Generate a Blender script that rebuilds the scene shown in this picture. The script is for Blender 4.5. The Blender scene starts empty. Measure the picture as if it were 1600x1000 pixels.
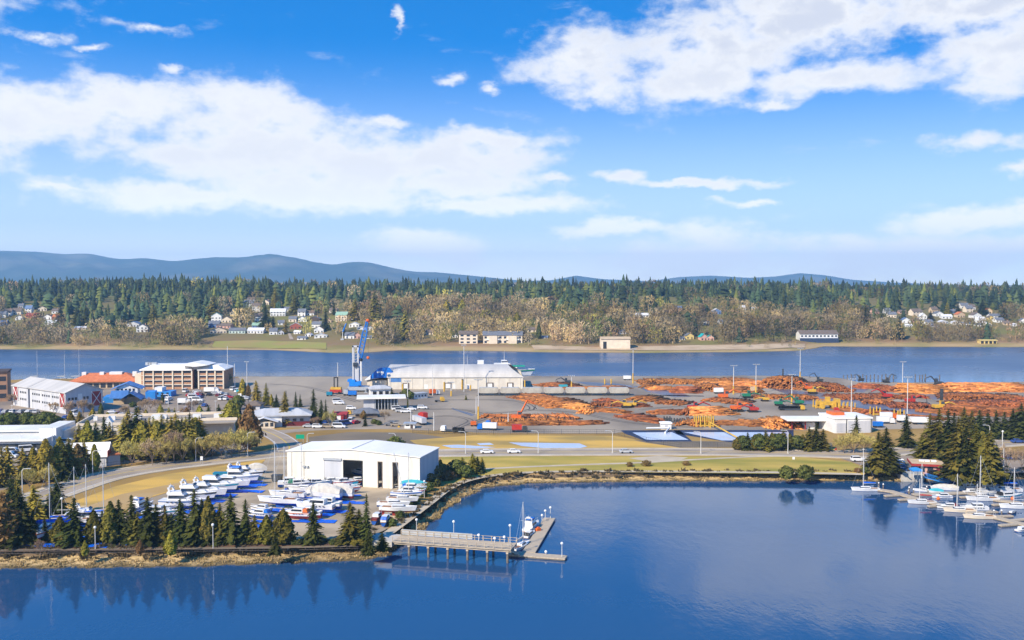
import bpy, math, random
import numpy as np
from math import sin, cos, pi, radians, atan2, sqrt, hypot
random.seed(11); rng = np.random.default_rng(11)
scene = bpy.context.scene; COL = scene.collection
CAMH, FPX, LAND = 60.0, 1500.0, 2.2
TH = math.atan(60 / FPX)

# ---------- pixel of the photograph -> point of the place ----------
def ray(px, py):
    cx, cy = (px - 800) / FPX, (500 - py) / FPX
    return cx, cy * sin(TH) + cos(TH), cy * cos(TH) - sin(TH)
def G(px, py, z=LAND):
    x, y, dz = ray(px, py); t = (z - CAMH) / dz
    return (x * t, y * t, z)
def ZT(px, py, Y):
    x, y, dz = ray(px, py); return CAMH + dz * Y / y
def PXof(p): return 800 + FPX * p[0] / max(p[1], 1)

# ---------- mesh collecting ----------
class MB:
    def __init__(s): s.v = []; s.f = []; s.m = []; s.mi = 0; s.sm = False
    def mat(s, i): s.mi = i; return s
    def face(s, pts):
        n = len(s.v); s.v += [tuple(p) for p in pts]; s.f.append(tuple(range(n, n + len(pts)))); s.m.append(s.mi); return s
    def faces(s, vs, fs):
        n = len(s.v); s.v += [tuple(p) for p in vs]
        for f in fs: s.f.append(tuple(i + n for i in f)); s.m.append(s.mi)
        return s
    def box(s, x0, x1, y0, y1, z0, z1):
        vs = [(x, y, z) for z in (z0, z1) for y in (y0, y1) for x in (x0, x1)]
        return s.faces(vs, [(0, 2, 3, 1), (4, 5, 7, 6), (0, 1, 5, 4), (2, 6, 7, 3), (0, 4, 6, 2), (1, 3, 7, 5)])
    def cbox(s, cx, cy, z0, sx, sy, sz, rot=0.0):
        c, q = cos(rot), sin(rot); vs = []
        for z in (z0, z0 + sz):
            for a, b in ((-1, -1), (1, -1), (-1, 1), (1, 1)):
                x, y = a * sx / 2, b * sy / 2; vs.append((cx + x * c - y * q, cy + x * q + y * c, z))
        return s.faces(vs, [(0, 2, 3, 1), (4, 5, 7, 6), (0, 1, 5, 4), (2, 6, 7, 3), (0, 4, 6, 2), (1, 3, 7, 5)])
    def tube(s, a, b, r0, r1=None, n=6, cap=True):
        r1 = r0 if r1 is None else r1
        a = np.array(a, float); b = np.array(b, float); d = b - a; L = np.linalg.norm(d); d /= max(L, 1e-6)
        u = np.cross(d, (0, 0, 1.0) if abs(d[2]) < .9 else (1.0, 0, 0)); u /= np.linalg.norm(u); w = np.cross(d, u)
        vs = []
        for k in range(n):
            t = 2 * pi * k / n; o = u * cos(t) + w * sin(t); vs.append(tuple(a + o * r0)); vs.append(tuple(b + o * r1))
        fs = [(2 * k, 2 * ((k + 1) % n), 2 * ((k + 1) % n) + 1, 2 * k + 1) for k in range(n)]
        if cap: fs += [tuple(2 * k for k in range(n))[::-1], tuple(2 * k + 1 for k in range(n))]
        return s.faces(vs, fs)
    def prism(s, poly, z0, z1):
        n = len(poly)
        vs = [(p[0], p[1], z0) for p in poly] + [(p[0], p[1], z1) for p in poly]
        return s.faces(vs, [tuple(range(n))[::-1], tuple(range(n, 2 * n))] + [(k, (k + 1) % n, n + (k + 1) % n, n + k) for k in range(n)])
    def side(s, prof, y0, y1):   # profile in x,z swept along y
        n = len(prof)
        vs = [(p[0], y0, p[1]) for p in prof] + [(p[0], y1, p[1]) for p in prof]
        return s.faces(vs, [tuple(range(n)), tuple(range(n, 2 * n))[::-1]] + [(k, n + k, n + (k + 1) % n, (k + 1) % n) for k in range(n)])
    def ball(s, c, r, n=8, m=5, sz=1.0):
        vs = [(c[0], c[1], c[2] - r * sz)]
        for i in range(1, m):
            t = -pi / 2 + pi * i / m
            for k in range(n): vs.append((c[0] + r * cos(t) * cos(2 * pi * k / n), c[1] + r * cos(t) * sin(2 * pi * k / n), c[2] + r * sz * sin(t)))
        vs.append((c[0], c[1], c[2] + r * sz)); e = len(vs) - 1
        fs = [(0, 1 + (k + 1) % n, 1 + k) for k in range(n)]
        for i in range(m - 2):
            for k in range(n):
                a, b = 1 + i * n + k, 1 + i * n + (k + 1) % n; fs.append((a, b, b + n, a + n))
        fs += [(e, 1 + (m - 2) * n + k, 1 + (m - 2) * n + (k + 1) % n) for k in range(n)]
        return s.faces(vs, fs)
    def mesh(s, name, mats):
        me = bpy.data.meshes.new(name); me.from_pydata(s.v, [], s.f)
        mats = mats if isinstance(mats, (list, tuple)) else [mats]
        for m in mats: me.materials.append(m)
        if len(mats) > 1: me.polygons.foreach_set('material_index', s.m)
        if s.sm: me.polygons.foreach_set('use_smooth', [True] * len(s.f))
        me.update(); return me
    def build(s, name, mats, parent=None, loc=None, rz=0): return link(name, s.mesh(name, mats), parent, loc, rz)
def link(name, me, parent=None, loc=None, rz=0):
    o = bpy.data.objects.new(name, me); COL.objects.link(o)
    if parent: o.parent = parent
    if loc: o.location = loc
    if rz: o.rotation_euler = (0, 0, rz)
    return o
def np_mesh(name, V, F, mats, mi=None, tint=None, smooth=False):   # V (n,3), F (m,k)
    me = bpy.data.meshes.new(name); V = np.asarray(V, np.float32); F = np.asarray(F, np.int32); m, k = F.shape
    me.vertices.add(len(V)); me.vertices.foreach_set('co', V.ravel())
    me.loops.add(m * k); me.loops.foreach_set('vertex_index', F.ravel())
    me.polygons.add(m); me.polygons.foreach_set('loop_start', np.arange(0, m * k, k, dtype=np.int32)); me.polygons.foreach_set('loop_total', np.full(m, k, np.int32))
    for q in (mats if isinstance(mats, (list, tuple)) else [mats]): me.materials.append(q)
    if mi is not None: me.polygons.foreach_set('material_index', np.asarray(mi, np.int32))
    if smooth: me.polygons.foreach_set('use_smooth', np.ones(m, bool))
    if tint is not None:
        at = me.color_attributes.new('tint', 'FLOAT_COLOR', 'POINT'); at.data.foreach_set('color', np.asarray(tint, np.float32).ravel())
    me.update(calc_edges=True); me.validate(); return me

# ---------- naming and labels ----------
REG = {}
def tag(o, label, cat, group=None, px=None, kind=None):
    o['category'] = cat
    if group: o['group'] = group
    if kind: o['kind'] = kind
    REG.setdefault(label, []).append((px, o)); return o
def thing(name, label, cat, loc, rz=0, group=None, s=None):
    o = bpy.data.objects.new(name, None); o.empty_display_size = .3; COL.objects.link(o)
    o.location = loc; o.rotation_euler = (0, 0, rz)
    if s: o.scale = s
    return tag(o, label, cat, group)
def struct(o): o['kind'] = 'structure'; return o
def copy_tree(o, parent=None, loc=None, rz=None, s=None):
    c = o.copy(); COL.objects.link(c)
    if parent: c.parent = parent
    for ch in KIDS(o): copy_tree(ch, c)
    if loc is not None: c.location = loc
    if rz is not None: c.rotation_euler = (0, 0, rz)
    if s is not None: c.scale = s
    return c
_kid_cache = {}
def KIDS(o):
    if o.name not in _kid_cache: _kid_cache[o.name] = list(o.children)
    return _kid_cache[o.name]
ORD = 'zeroth first second third fourth fifth sixth seventh eighth ninth tenth eleventh twelfth'.split()
def ordinal(n): return ORD[n] if n < len(ORD) else '%d%s' % (n, 'th' if 10 < n % 100 < 14 else {1: 'st', 2: 'nd', 3: 'rd'}.get(n % 10, 'th'))
def finish_labels():
    for base, L in REG.items():
        if len(L) == 1: L[0][1]['label'] = base; continue
        L.sort(key=lambda t: t[0] if t[0] is not None else PXof(t[1].matrix_world.translation if False else t[1].location))
        n = len(L)
        for i, (_, o) in enumerate(L):
            if i == 0: w = 'leftmost one'
            elif i == n - 1: w = 'rightmost one'
            elif i < n / 2: w = ordinal(i + 1) + ' from the left'
            else: w = ordinal(n - i) + ' from the right'
            o['label'] = base + ', ' + w

# ---------- materials ----------
MATS = {}
def nd(nt, t, **kw):
    n = nt.nodes.new(t)
    for k, v in kw.items():
        if k in n.inputs.keys() if isinstance(k, str) else False: n.inputs[k].default_value = v
        else: setattr(n, k, v)
    return n
def mat(name, c, c2=None, rough=.7, scale=1.0, metal=0.0, rnd=0.0, spec=.3, bump=0.0, world=False, stretch=None, det=4, trans=0.0, tint=False, lo=.35, hi=.65):
    if name in MATS: return MATS[name]
    m = bpy.data.materials.new(name); m.use_nodes = True; nt = m.node_tree; b = nt.nodes['Principled BSDF']; L = nt.links.new
    b.inputs['Roughness'].default_value = rough; b.inputs['Metallic'].default_value = metal; b.inputs['Specular IOR Level'].default_value = spec
    c2 = c2 or tuple(v * .82 for v in c)
    if world: src = nd(nt, 'ShaderNodeNewGeometry').outputs['Position']
    else: src = nd(nt, 'ShaderNodeTexCoord').outputs['Object']
    if stretch:
        mp = nd(nt, 'ShaderNodeMapping'); mp.inputs['Scale'].default_value = stretch; L(src, mp.inputs[0]); src = mp.outputs[0]
    n = nd(nt, 'ShaderNodeTexNoise'); n.inputs['Scale'].default_value = scale; n.inputs['Detail'].default_value = det; L(src, n.inputs['Vector'])
    r = nd(nt, 'ShaderNodeMapRange'); r.inputs[1].default_value = lo; r.inputs[2].default_value = hi; L(n.outputs['Fac'], r.inputs[0])
    mx = nd(nt, 'ShaderNodeMix'); mx.data_type = 'RGBA'; L(r.outputs[0], mx.inputs[0]); mx.inputs[6].default_value = (*c, 1); mx.inputs[7].default_value = (*c2, 1)
    out = mx.outputs[2]
    if rnd:
        oi = nd(nt, 'ShaderNodeObjectInfo'); hs = nd(nt, 'ShaderNodeHueSaturation')
        for inp, a, bb in (('Value', 1 - rnd, 1 + rnd), ('Hue', .5 - rnd * .06, .5 + rnd * .06)):
            k = nd(nt, 'ShaderNodeMapRange'); k.inputs[3].default_value = a; k.inputs[4].default_value = bb; L(oi.outputs['Random'], k.inputs[0])
            if inp == 'Hue':
                w = nd(nt, 'ShaderNodeMath', operation='MULTIPLY'); w.inputs[1].default_value = 7.13; L(oi.outputs['Random'], w.inputs[0])
                fr = nd(nt, 'ShaderNodeMath', operation='FRACT'); L(w.outputs[0], fr.inputs[0]); L(fr.outputs[0], k.inputs[0])
            L(k.outputs[0], hs.inputs[inp])
        L(out, hs.inputs['Color']); out = hs.outputs['Color']
    if tint:
        at = nd(nt, 'ShaderNodeAttribute', attribute_name='tint'); mm = nd(nt, 'ShaderNodeMix'); mm.data_type = 'RGBA'; mm.blend_type = 'MULTIPLY'; mm.inputs[0].default_value = 1
        L(out, mm.inputs[6]); L(at.outputs['Color'], mm.inputs[7]); out = mm.outputs[2]
    L(out, b.inputs['Base Color'])
    if bump:
        bp = nd(nt, 'ShaderNodeBump'); bp.inputs['Strength'].default_value = bump; bp.inputs['Distance'].default_value = .3; L(n.outputs['Fac'], bp.inputs['Height']); L(bp.outputs[0], b.inputs['Normal'])
    if trans:
        tr = nd(nt, 'ShaderNodeBsdfTranslucent'); L(out, tr.inputs[0]); ms = nd(nt, 'ShaderNodeMixShader'); ms.inputs[0].default_value = trans
        L(b.outputs[0], ms.inputs[1]); L(tr.outputs[0], ms.inputs[2]); L(ms.outputs[0], nt.nodes['Material Output'].inputs[0])
    MATS[name] = m; return m
M = lambda n: MATS[n]
# paint, metal, glass
mat('white_paint', (.74, .735, .7), (.62, .61, .58), rough=.45, scale=.25)
mat('gelcoat', (.72, .71, .69), (.62, .62, .61), rough=.2, scale=.6, spec=.5, rnd=.05)
mat('cream_panel', (.7, .665, .575), (.6, .57, .48), rough=.5, scale=.2, stretch=(3, 3, .3))
mat('white_roof', (.84, .81, .75), (.72, .7, .65), rough=.4, scale=.12, stretch=(1, .25, 1))
mat('grey_roof', (.5, .5, .5), (.38, .385, .39), rough=.5, scale=.15, stretch=(2, .2, 1))
mat('pale_roof', (.52, .49, .44), (.42, .4, .365), rough=.55, scale=.12, stretch=(2, .3, 1))
mat('grey_wall', (.5, .5, .51), (.42, .43, .45), rough=.6, scale=.3, stretch=(2, 2, .2))
mat('dark_glass', (.02, .025, .035), (.035, .045, .06), rough=.08, spec=.7, scale=.5)
mat('black', (.012, .012, .014), (.03, .03, .03), rough=.7)
mat('rubber', (.02, .02, .02), rough=.9)
mat('dark_steel', (.07, .075, .08), (.045, .05, .05), rough=.55, metal=.3)
mat('galv', (.5, .52, .53), (.42, .44, .45), rough=.4, metal=.4)
mat('pole_white', (.58, .57, .54), (.48, .47, .45), rough=.5, scale=.5)
mat('yellow_paint', (.62, .37, .04), (.45, .27, .04), rough=.5, scale=.6)
mat('orange_paint', (.7, .14, .02), (.52, .11, .02), rough=.5, scale=.8)
mat('red_paint', (.46, .03, .02), (.32, .03, .02), rough=.5, scale=.8)
mat('maroon', (.16, .02, .025), (.12, .02, .02), rough=.6, scale=.5)
mat('barn_red', (.32, .035, .03), (.25, .03, .03), rough=.6, scale=.5)
mat('blue_paint', (.01, .16, .55), (.01, .11, .42), rough=.45, scale=.8)
mat('crane_blue', (.01, .22, .68), (.01, .16, .52), rough=.45, scale=.5)
mat('antifoul_blue', (.01, .09, .38), (.01, .06, .26), rough=.6, scale=.7)
mat('antifoul_red', (.3, .03, .02), (.22, .03, .02), rough=.7, scale=.7)
mat('antifoul_black', (.03, .03, .035), (.06, .03, .02), rough=.7, scale=.7)
mat('tarp_blue', (.005, .13, .72), (.005, .09, .5), rough=.45, scale=1.2, bump=.6)
mat('tarp_white', (.52, .49, .43), (.42, .4, .36), rough=.6, scale=1.0, bump=.5)
mat('canvas_teal', (.04, .36, .42), (.03, .28, .34), rough=.8, scale=1)
mat('teal_paint', (.01, .2, .3), (.01, .15, .24), rough=.5, scale=1)
mat('green_paint', (.02, .2, .1), (.02, .14, .08), rough=.5, scale=1)
mat('sign_green', (.0, .3, .16), (.0, .26, .14), rough=.5)
mat('roof_blue', (.08, .2, .44), (.06, .15, .35), rough=.45, scale=.3, stretch=(2, .3, 1))
mat('awning_blue', (.03, .24, .62), (.03, .2, .52), rough=.5, scale=.6)
mat('tile_roof', (.58, .18, .07), (.45, .13, .05), rough=.8, scale=.8, bump=.4)
mat('brick_tan', (.42, .23, .13), (.35, .19, .11), rough=.85, scale=.8)
mat('concrete', (.5, .46, .39), (.4, .37, .32), rough=.85, scale=.4)
mat('tan_concrete', (.64, .59, .49), (.55, .5, .42), rough=.8, scale=.3)
mat('dark_brown', (.09, .06, .045), (.065, .045, .035), rough=.8, scale=.4)
mat('brown_roof', (.17, .13, .1), (.12, .095, .075), rough=.9, scale=.6)
mat('slate_roof', (.16, .17, .19), (.11, .12, .14), rough=.9, scale=.6)
mat('pink_wall', (.6, .36, .28), (.52, .3, .24), rough=.8, scale=.4)
mat('tan_wall', (.56, .42, .26), (.46, .34, .21), rough=.8, scale=.3)
mat('cream_wall', (.7, .6, .45), (.6, .5, .38), rough=.8, scale=.3)
mat('pale_green', (.55, .66, .58), (.48, .58, .52), rough=.8, scale=.3)
mat('yellow_wall', (.66, .5, .18), (.56, .42, .15), rough=.8, scale=.3)
mat('blue_wall', (.12, .2, .38), (.1, .16, .3), rough=.8, scale=.3)
mat('red_wall', (.36, .1, .06), (.3, .08, .05), rough=.8, scale=.3)
mat('weathered_wood', (.48, .4, .29), (.32, .26, .19), rough=.9, scale=1.5, stretch=(.4, 6, 1))
mat('piling_wood', (.2, .16, .12), (.1, .085, .07), rough=.9, scale=1.2)
mat('log_bark', (.33, .115, .034), (.15, .05, .018), rough=.9, scale=.55, rnd=.18, det=6, tint=True)
mat('log_fresh', (.58, .25, .07), (.4, .14, .035), rough=.9, scale=.55, rnd=.12, det=6, tint=True)
mat('teak', (.3, .14, .05), (.22, .1, .04), rough=.6, scale=1.5)
# foliage and bark
mat('bark', (.11, .08, .06), (.06, .045, .035), rough=.95, scale=2)
mat('pale_bark', (.3, .23, .17), (.2, .15, .11), rough=.95, scale=2)
mat('spruce_leaf', (.09, .098, .02), (.034, .045, .011), rough=.8, scale=.5, rnd=.3, trans=.18, spec=.08)
mat('olive_leaf', (.42, .335, .045), (.2, .175, .03), rough=.8, scale=.6, rnd=.28, trans=.25, spec=.1)
mat('green_leaf', (.14, .155, .03), (.055, .072, .018), rough=.75, scale=.6, rnd=.25, trans=.2, spec=.2)
mat('dark_olive_leaf', (.2, .165, .026), (.075, .072, .016), rough=.8, scale=.6, rnd=.25, trans=.2, spec=.08)
mat('rust_leaf', (.24, .14, .045), (.15, .09, .03), rough=.8, scale=.6, rnd=.2, trans=.2, spec=.2)
mat('twig', (.42, .3, .18), (.28, .19, .115), rough=.9, scale=.6, rnd=.25, spec=.1)
mat('twig_green', (.5, .41, .12), (.33, .27, .08), rough=.9, scale=.6, rnd=.2, spec=.1)
mat('far_conifer', (.06, .08, .03), (.03, .048, .022), rough=.85, scale=.03, tint=True, spec=.1)
mat('far_bare', (.37, .285, .155), (.24, .185, .11), rough=.95, scale=.02, tint=True, spec=.1)
# surfaces of the setting
mat('asphalt_yard', (.2, .165, .125), (.32, .262, .19), rough=.9, scale=.03, world=True, det=8, stretch=(1, .5, 1), lo=.41, hi=.6)
mat('pale_apron', (.36, .3, .22), (.25, .21, .16), rough=.95, scale=.02, world=True, det=7, stretch=(1, .4, 1), lo=.41, hi=.6)
mat('asphalt_road', (.36, .29, .21), (.25, .205, .155), rough=.9, scale=.08, world=True, det=6)
mat('parking_asphalt', (.3, .235, .165), (.19, .15, .115), rough=.9, scale=.06, world=True, det=7)
mat('gravel_lot', (.43, .34, .225), (.28, .22, .145), rough=.95, scale=.07, world=True, det=8, lo=.41, hi=.6)
mat('dirt_patch', (.2, .155, .1), (.14, .115, .08), rough=.95, scale=.05, world=True, det=7)
mat('path_gravel', (.5, .42, .3), (.4, .33, .23), rough=.95, scale=.2, world=True, det=6)
mat('dry_grass', (.56, .34, .07), (.3, .21, .06), rough=.95, scale=.045, world=True, det=9, bump=.3, stretch=(.6, 1.6, 1), lo=.41, hi=.6)
mat('field_dirt', (.42, .29, .14), (.36, .22, .06), rough=.95, scale=.05, world=True, det=8, stretch=(.5, 1.6, 1))
mat('green_grass', (.21, .2, .03), (.5, .34, .075), rough=.95, scale=.06, world=True, det=9, bump=.3, stretch=(.5, 1.6, 1))
mat('pool_water', (.5, .56, .66), (.4, .47, .6), rough=.2, scale=.05, world=True, spec=.5)  # pale tone is the reflected sky put into the base colour
mat('wet_asphalt', (.05, .05, .075), (.12, .11, .12), rough=.3, scale=.06, world=True, det=6, spec=.6)
mat('mulch', (.16, .085, .05), (.1, .06, .038), rough=.95, scale=.3, world=True, det=7)
mat('flat_roof', (.33, .28, .22), (.26, .225, .18), rough=.9, scale=.15, det=6)
mat('wagon_paint', (.44, .41, .34), (.33, .3, .25), rough=.6, scale=.4)
mat('line_yellow', (.6, .42, .08), rough=.8); mat('line_white', (.7, .7, .68), rough=.8)
mat('pond_liner', (.02, .03, .07), rough=.6)
mat('rail_ballast', (.06, .055, .05), (.1, .09, .075), rough=.95, scale=.3, world=True)
# ---------- camera, sun, sky ----------
cd = bpy.data.cameras.new('camera'); cd.sensor_width = 36; cd.lens = 36 * FPX / 1600; cd.clip_start = 1; cd.clip_end = 40000
cam = bpy.data.objects.new('camera', cd); COL.objects.link(cam); cam.location = (0, 0, CAMH); cam.rotation_euler = (pi / 2 - TH, 0, 0); scene.camera = cam
SUN_EL, SUN_AZ = radians(36), radians(-138)          # azimuth from +Y towards +X
sv = (sin(SUN_AZ) * cos(SUN_EL), cos(SUN_AZ) * cos(SUN_EL), sin(SUN_EL))
ld = bpy.data.lights.new('sun', 'SUN'); ld.energy = 5.0; ld.angle = radians(.5); ld.color = (1, .89, .73)
lo = bpy.data.objects.new('sun', ld); COL.objects.link(lo)
from mathutils import Vector
lo.rotation_euler = Vector(sv).to_track_quat('Z', 'Y').to_euler(); lo.location = (-200, -100, 300)

w = bpy.data.worlds.new('World'); scene.world = w; w.use_nodes = True; nt = w.node_tree; L = nt.links.new
bg = nt.nodes['Background']; bg.inputs['Strength'].default_value = .1
tc = nd(nt, 'ShaderNodeTexCoord'); gen = tc.outputs['Generated']
def mth(op, a, b=None, c=None):
    n = nd(nt, 'ShaderNodeMath', operation=op)
    for i, v in enumerate((a, b, c)):
        if v is None: continue
        if isinstance(v, (int, float)): n.inputs[i].default_value = v
        else: L(v, n.inputs[i])
    return n.outputs[0]
def vm(op, a, b=None, c=None):
    n = nd(nt, 'ShaderNodeVectorMath', operation=op)
    for i, v in enumerate((a, b, c)):
        if v is None: continue
        if isinstance(v, tuple): n.inputs[i].default_value = v
        else: L(v, n.inputs[i])
    return n.outputs['Value'] if op in ('LENGTH', 'DOT_PRODUCT') else n.outputs[0]
def mixc(f, a, b, mode='MIX'):
    n = nd(nt, 'ShaderNodeMix'); n.data_type = 'RGBA'; n.blend_type = mode
    for i, v in ((0, f), (6, a), (7, b)):
        if isinstance(v, tuple): n.inputs[i].default_value = (*v, 1)
        elif isinstance(v, (int, float)): n.inputs[i].default_value = v
        else: L(v, n.inputs[i])
    return n.outputs[2]
def smooth(v, a, b):
    n = nd(nt, 'ShaderNodeMapRange'); n.interpolation_type = 'SMOOTHSTEP'; n.inputs[1].default_value = a; n.inputs[2].default_value = b; L(v, n.inputs[0]); return n.outputs[0]
def noise(vec, scale, det=6, rough=.55, off=0):
    n = nd(nt, 'ShaderNodeTexNoise'); n.inputs['Scale'].default_value = scale; n.inputs['Detail'].default_value = det; n.inputs['Roughness'].default_value = rough
    L(vm('ADD', vec, (off, off * .7, off * 1.3)), n.inputs['Vector']); return n
sx = nd(nt, 'ShaderNodeSeparateXYZ'); L(gen, sx.inputs[0]); X, Y, Z = sx.outputs
# the clear sky: a Nishita sky, its steep change towards the zenith brought lower so that it deepens as fast as in the picture
el = mth('ARCTAN2', Z, mth('SQRT', mth('ADD', mth('MULTIPLY', X, X), mth('MULTIPLY', Y, Y))))
az = mth('ARCTAN2', X, Y)
cmb = nd(nt, 'ShaderNodeCombineXYZ'); L(X, cmb.inputs[0]); L(Y, cmb.inputs[1]); L(mth('MULTIPLY_ADD', mth('MAXIMUM', Z, 0.0), 3.2, .035), cmb.inputs[2])
sky = nd(nt, 'ShaderNodeTexSky'); sky.sky_type = 'NISHITA'; sky.sun_disc = False; sky.sun_elevation = SUN_EL; sky.sun_rotation = SUN_AZ
sky.air_density = 1.0; sky.dust_density = .35; sky.ozone_density = 3.0; L(vm('NORMALIZE', cmb.outputs[0]), sky.inputs['Vector'])
hs = nd(nt, 'ShaderNodeHueSaturation'); hs.inputs['Saturation'].default_value = SKY_SAT if 'SKY_SAT' in globals() else 1.43; hs.inputs['Value'].default_value = 2.2; hs.inputs['Hue'].default_value = .502; L(sky.outputs[0], hs.inputs['Color'])
skyc = hs.outputs[0]
# clouds: banks in azimuth / elevation broken up by turbulence
pos = nd(nt, 'ShaderNodeCombineXYZ'); L(az, pos.inputs[0]); L(el, pos.inputs[1]); P0 = pos.outputs[0]
st = vm('MULTIPLY', P0, (1.0, 1.7, 1.0))
wn = noise(st, 9, 8, .6, 3.1); warp = vm('SUBTRACT', wn.outputs['Color'], (.5, .5, .5))
wn2 = noise(st, 34, 6, .62, 8.4); warp2 = vm('SUBTRACT', wn2.outputs['Color'], (.5, .5, .5))
PW = vm('ADD', vm('ADD', P0, vm('MULTIPLY', warp, (.075, .034, 0))), vm('MULTIPLY', warp2, (.03, .018, 0)))
CL = [(60,165,150,42),(200,158,130,36),(395,165,85,46),(420,232,190,60),(310,242,130,32),(560,258,180,44),(710,248,130,36),(280,308,160,26),(470,300,170,36),(770,214,85,20),(30,200,95,34),(720,285,120,24),
 (240,42,58,11),(150,75,24,7),(50,55,45,8),(627,25,10,22),(700,118,30,10),(765,133,28,9),(592,190,42,12),(275,120,34,10),(860,281,28,8),(760,322,150,17),(660,388,90,30),(110,300,40,5),
 (1110,75,150,75),(900,92,95,46),(940,140,70,26),(1250,30,180,60),(1290,122,150,27),(1110,128,120,26),(1530,10,150,40),(1550,90,85,60),
 (1515,222,66,15),(1200,165,40,10),(1090,282,105,8),(1180,312,50,6),(985,355,100,13),(1100,360,65,24),(1090,402,150,34),(1420,402,210,34),(1530,345,130,22),(1590,262,45,10),(960,275,36,10),
 (1700,60,160,60),(-90,200,120,60),(1350,-60,260,50),(1900,-120,260,90),(-350,-60,260,70)]
dmin = None
for (cx, cy, rx, ry) in CL:
    a0 = math.atan((cx - 800) / FPX); dx, dy, dz = ray(cx, cy); e0 = atan2(dz, hypot(dx, dy))
    kx, ky = FPX / rx * .86, FPX / ry * .9
    small = rx < 80
    if small: kx, ky = kx / 1.35, ky / 1.35
    d = vm('LENGTH', vm('MULTIPLY_ADD', PW, (kx, ky, 0), (-a0 * kx, -e0 * ky, 0)))
    if small: d = mth('ADD', d, .3)
    dmin = d if dmin is None else mth('SMOOTH_MIN', dmin, d, .25)
n3 = noise(st, 22, 9, .6, 5.5); n4 = noise(st, 7, 5, .5, 1.5)
dens = mth('SUBTRACT', mth('ADD', 1.06, mth('MULTIPLY', mth('SUBTRACT', n3.outputs['Fac'], .5), 1.9)), dmin)
dens = mth('ADD', dens, mth('MULTIPLY', mth('SUBTRACT', n4.outputs['Fac'], .5), .95))
cov = smooth(dens, -.12, .7)
wisp = mth('MULTIPLY', smooth(noise(vm('MULTIPLY', P0, (1, 3.2, 1)), 12, 8, .62, 7.7).outputs['Fac'], .58, .82), .4)
cov = mth('MAXIMUM', cov, wisp)
shade = mth('MULTIPLY', smooth(mth('ADD', dens, mth('MULTIPLY', n3.outputs['Fac'], .9)), .75, 1.6), mth('ADD', .3, mth('MULTIPLY', smooth(el, .16, .25), .6)))
cloudc = mixc(shade, (7.0, 7.0, 7.0), (4.7, 5.0, 5.8))
hz = smooth(el, .25, .0)   # whitening near the horizon: clouds and sky melt together there
skyc = mixc(mth('MULTIPLY', hz, .85), skyc, mixc(smooth(el, .06, .015), (5.8, 6.5, 7.5), (9.8, 9.4, 8.7)))
cloudc = mixc(smooth(el, .13, .03), cloudc, (9.0, 9.1, 9.3))
fin = mixc(mth('MULTIPLY', cov, .97), skyc, cloudc)
L(fin, bg.inputs['Color'])
scene.view_settings.view_transform = 'Standard'; scene.view_settings.look = 'None'; scene.view_settings.exposure = 0.62; scene.view_settings.gamma = 1
scene.cycles.use_denoising = True; scene.cycles.max_bounces = 6; scene.cycles.volume_bounces = 0; scene.cycles.caustics_reflective = False; scene.cycles.caustics_refractive = False
w.cycles.sampling_method = 'MANUAL'; w.cycles.sample_map_resolution = 512
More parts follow.
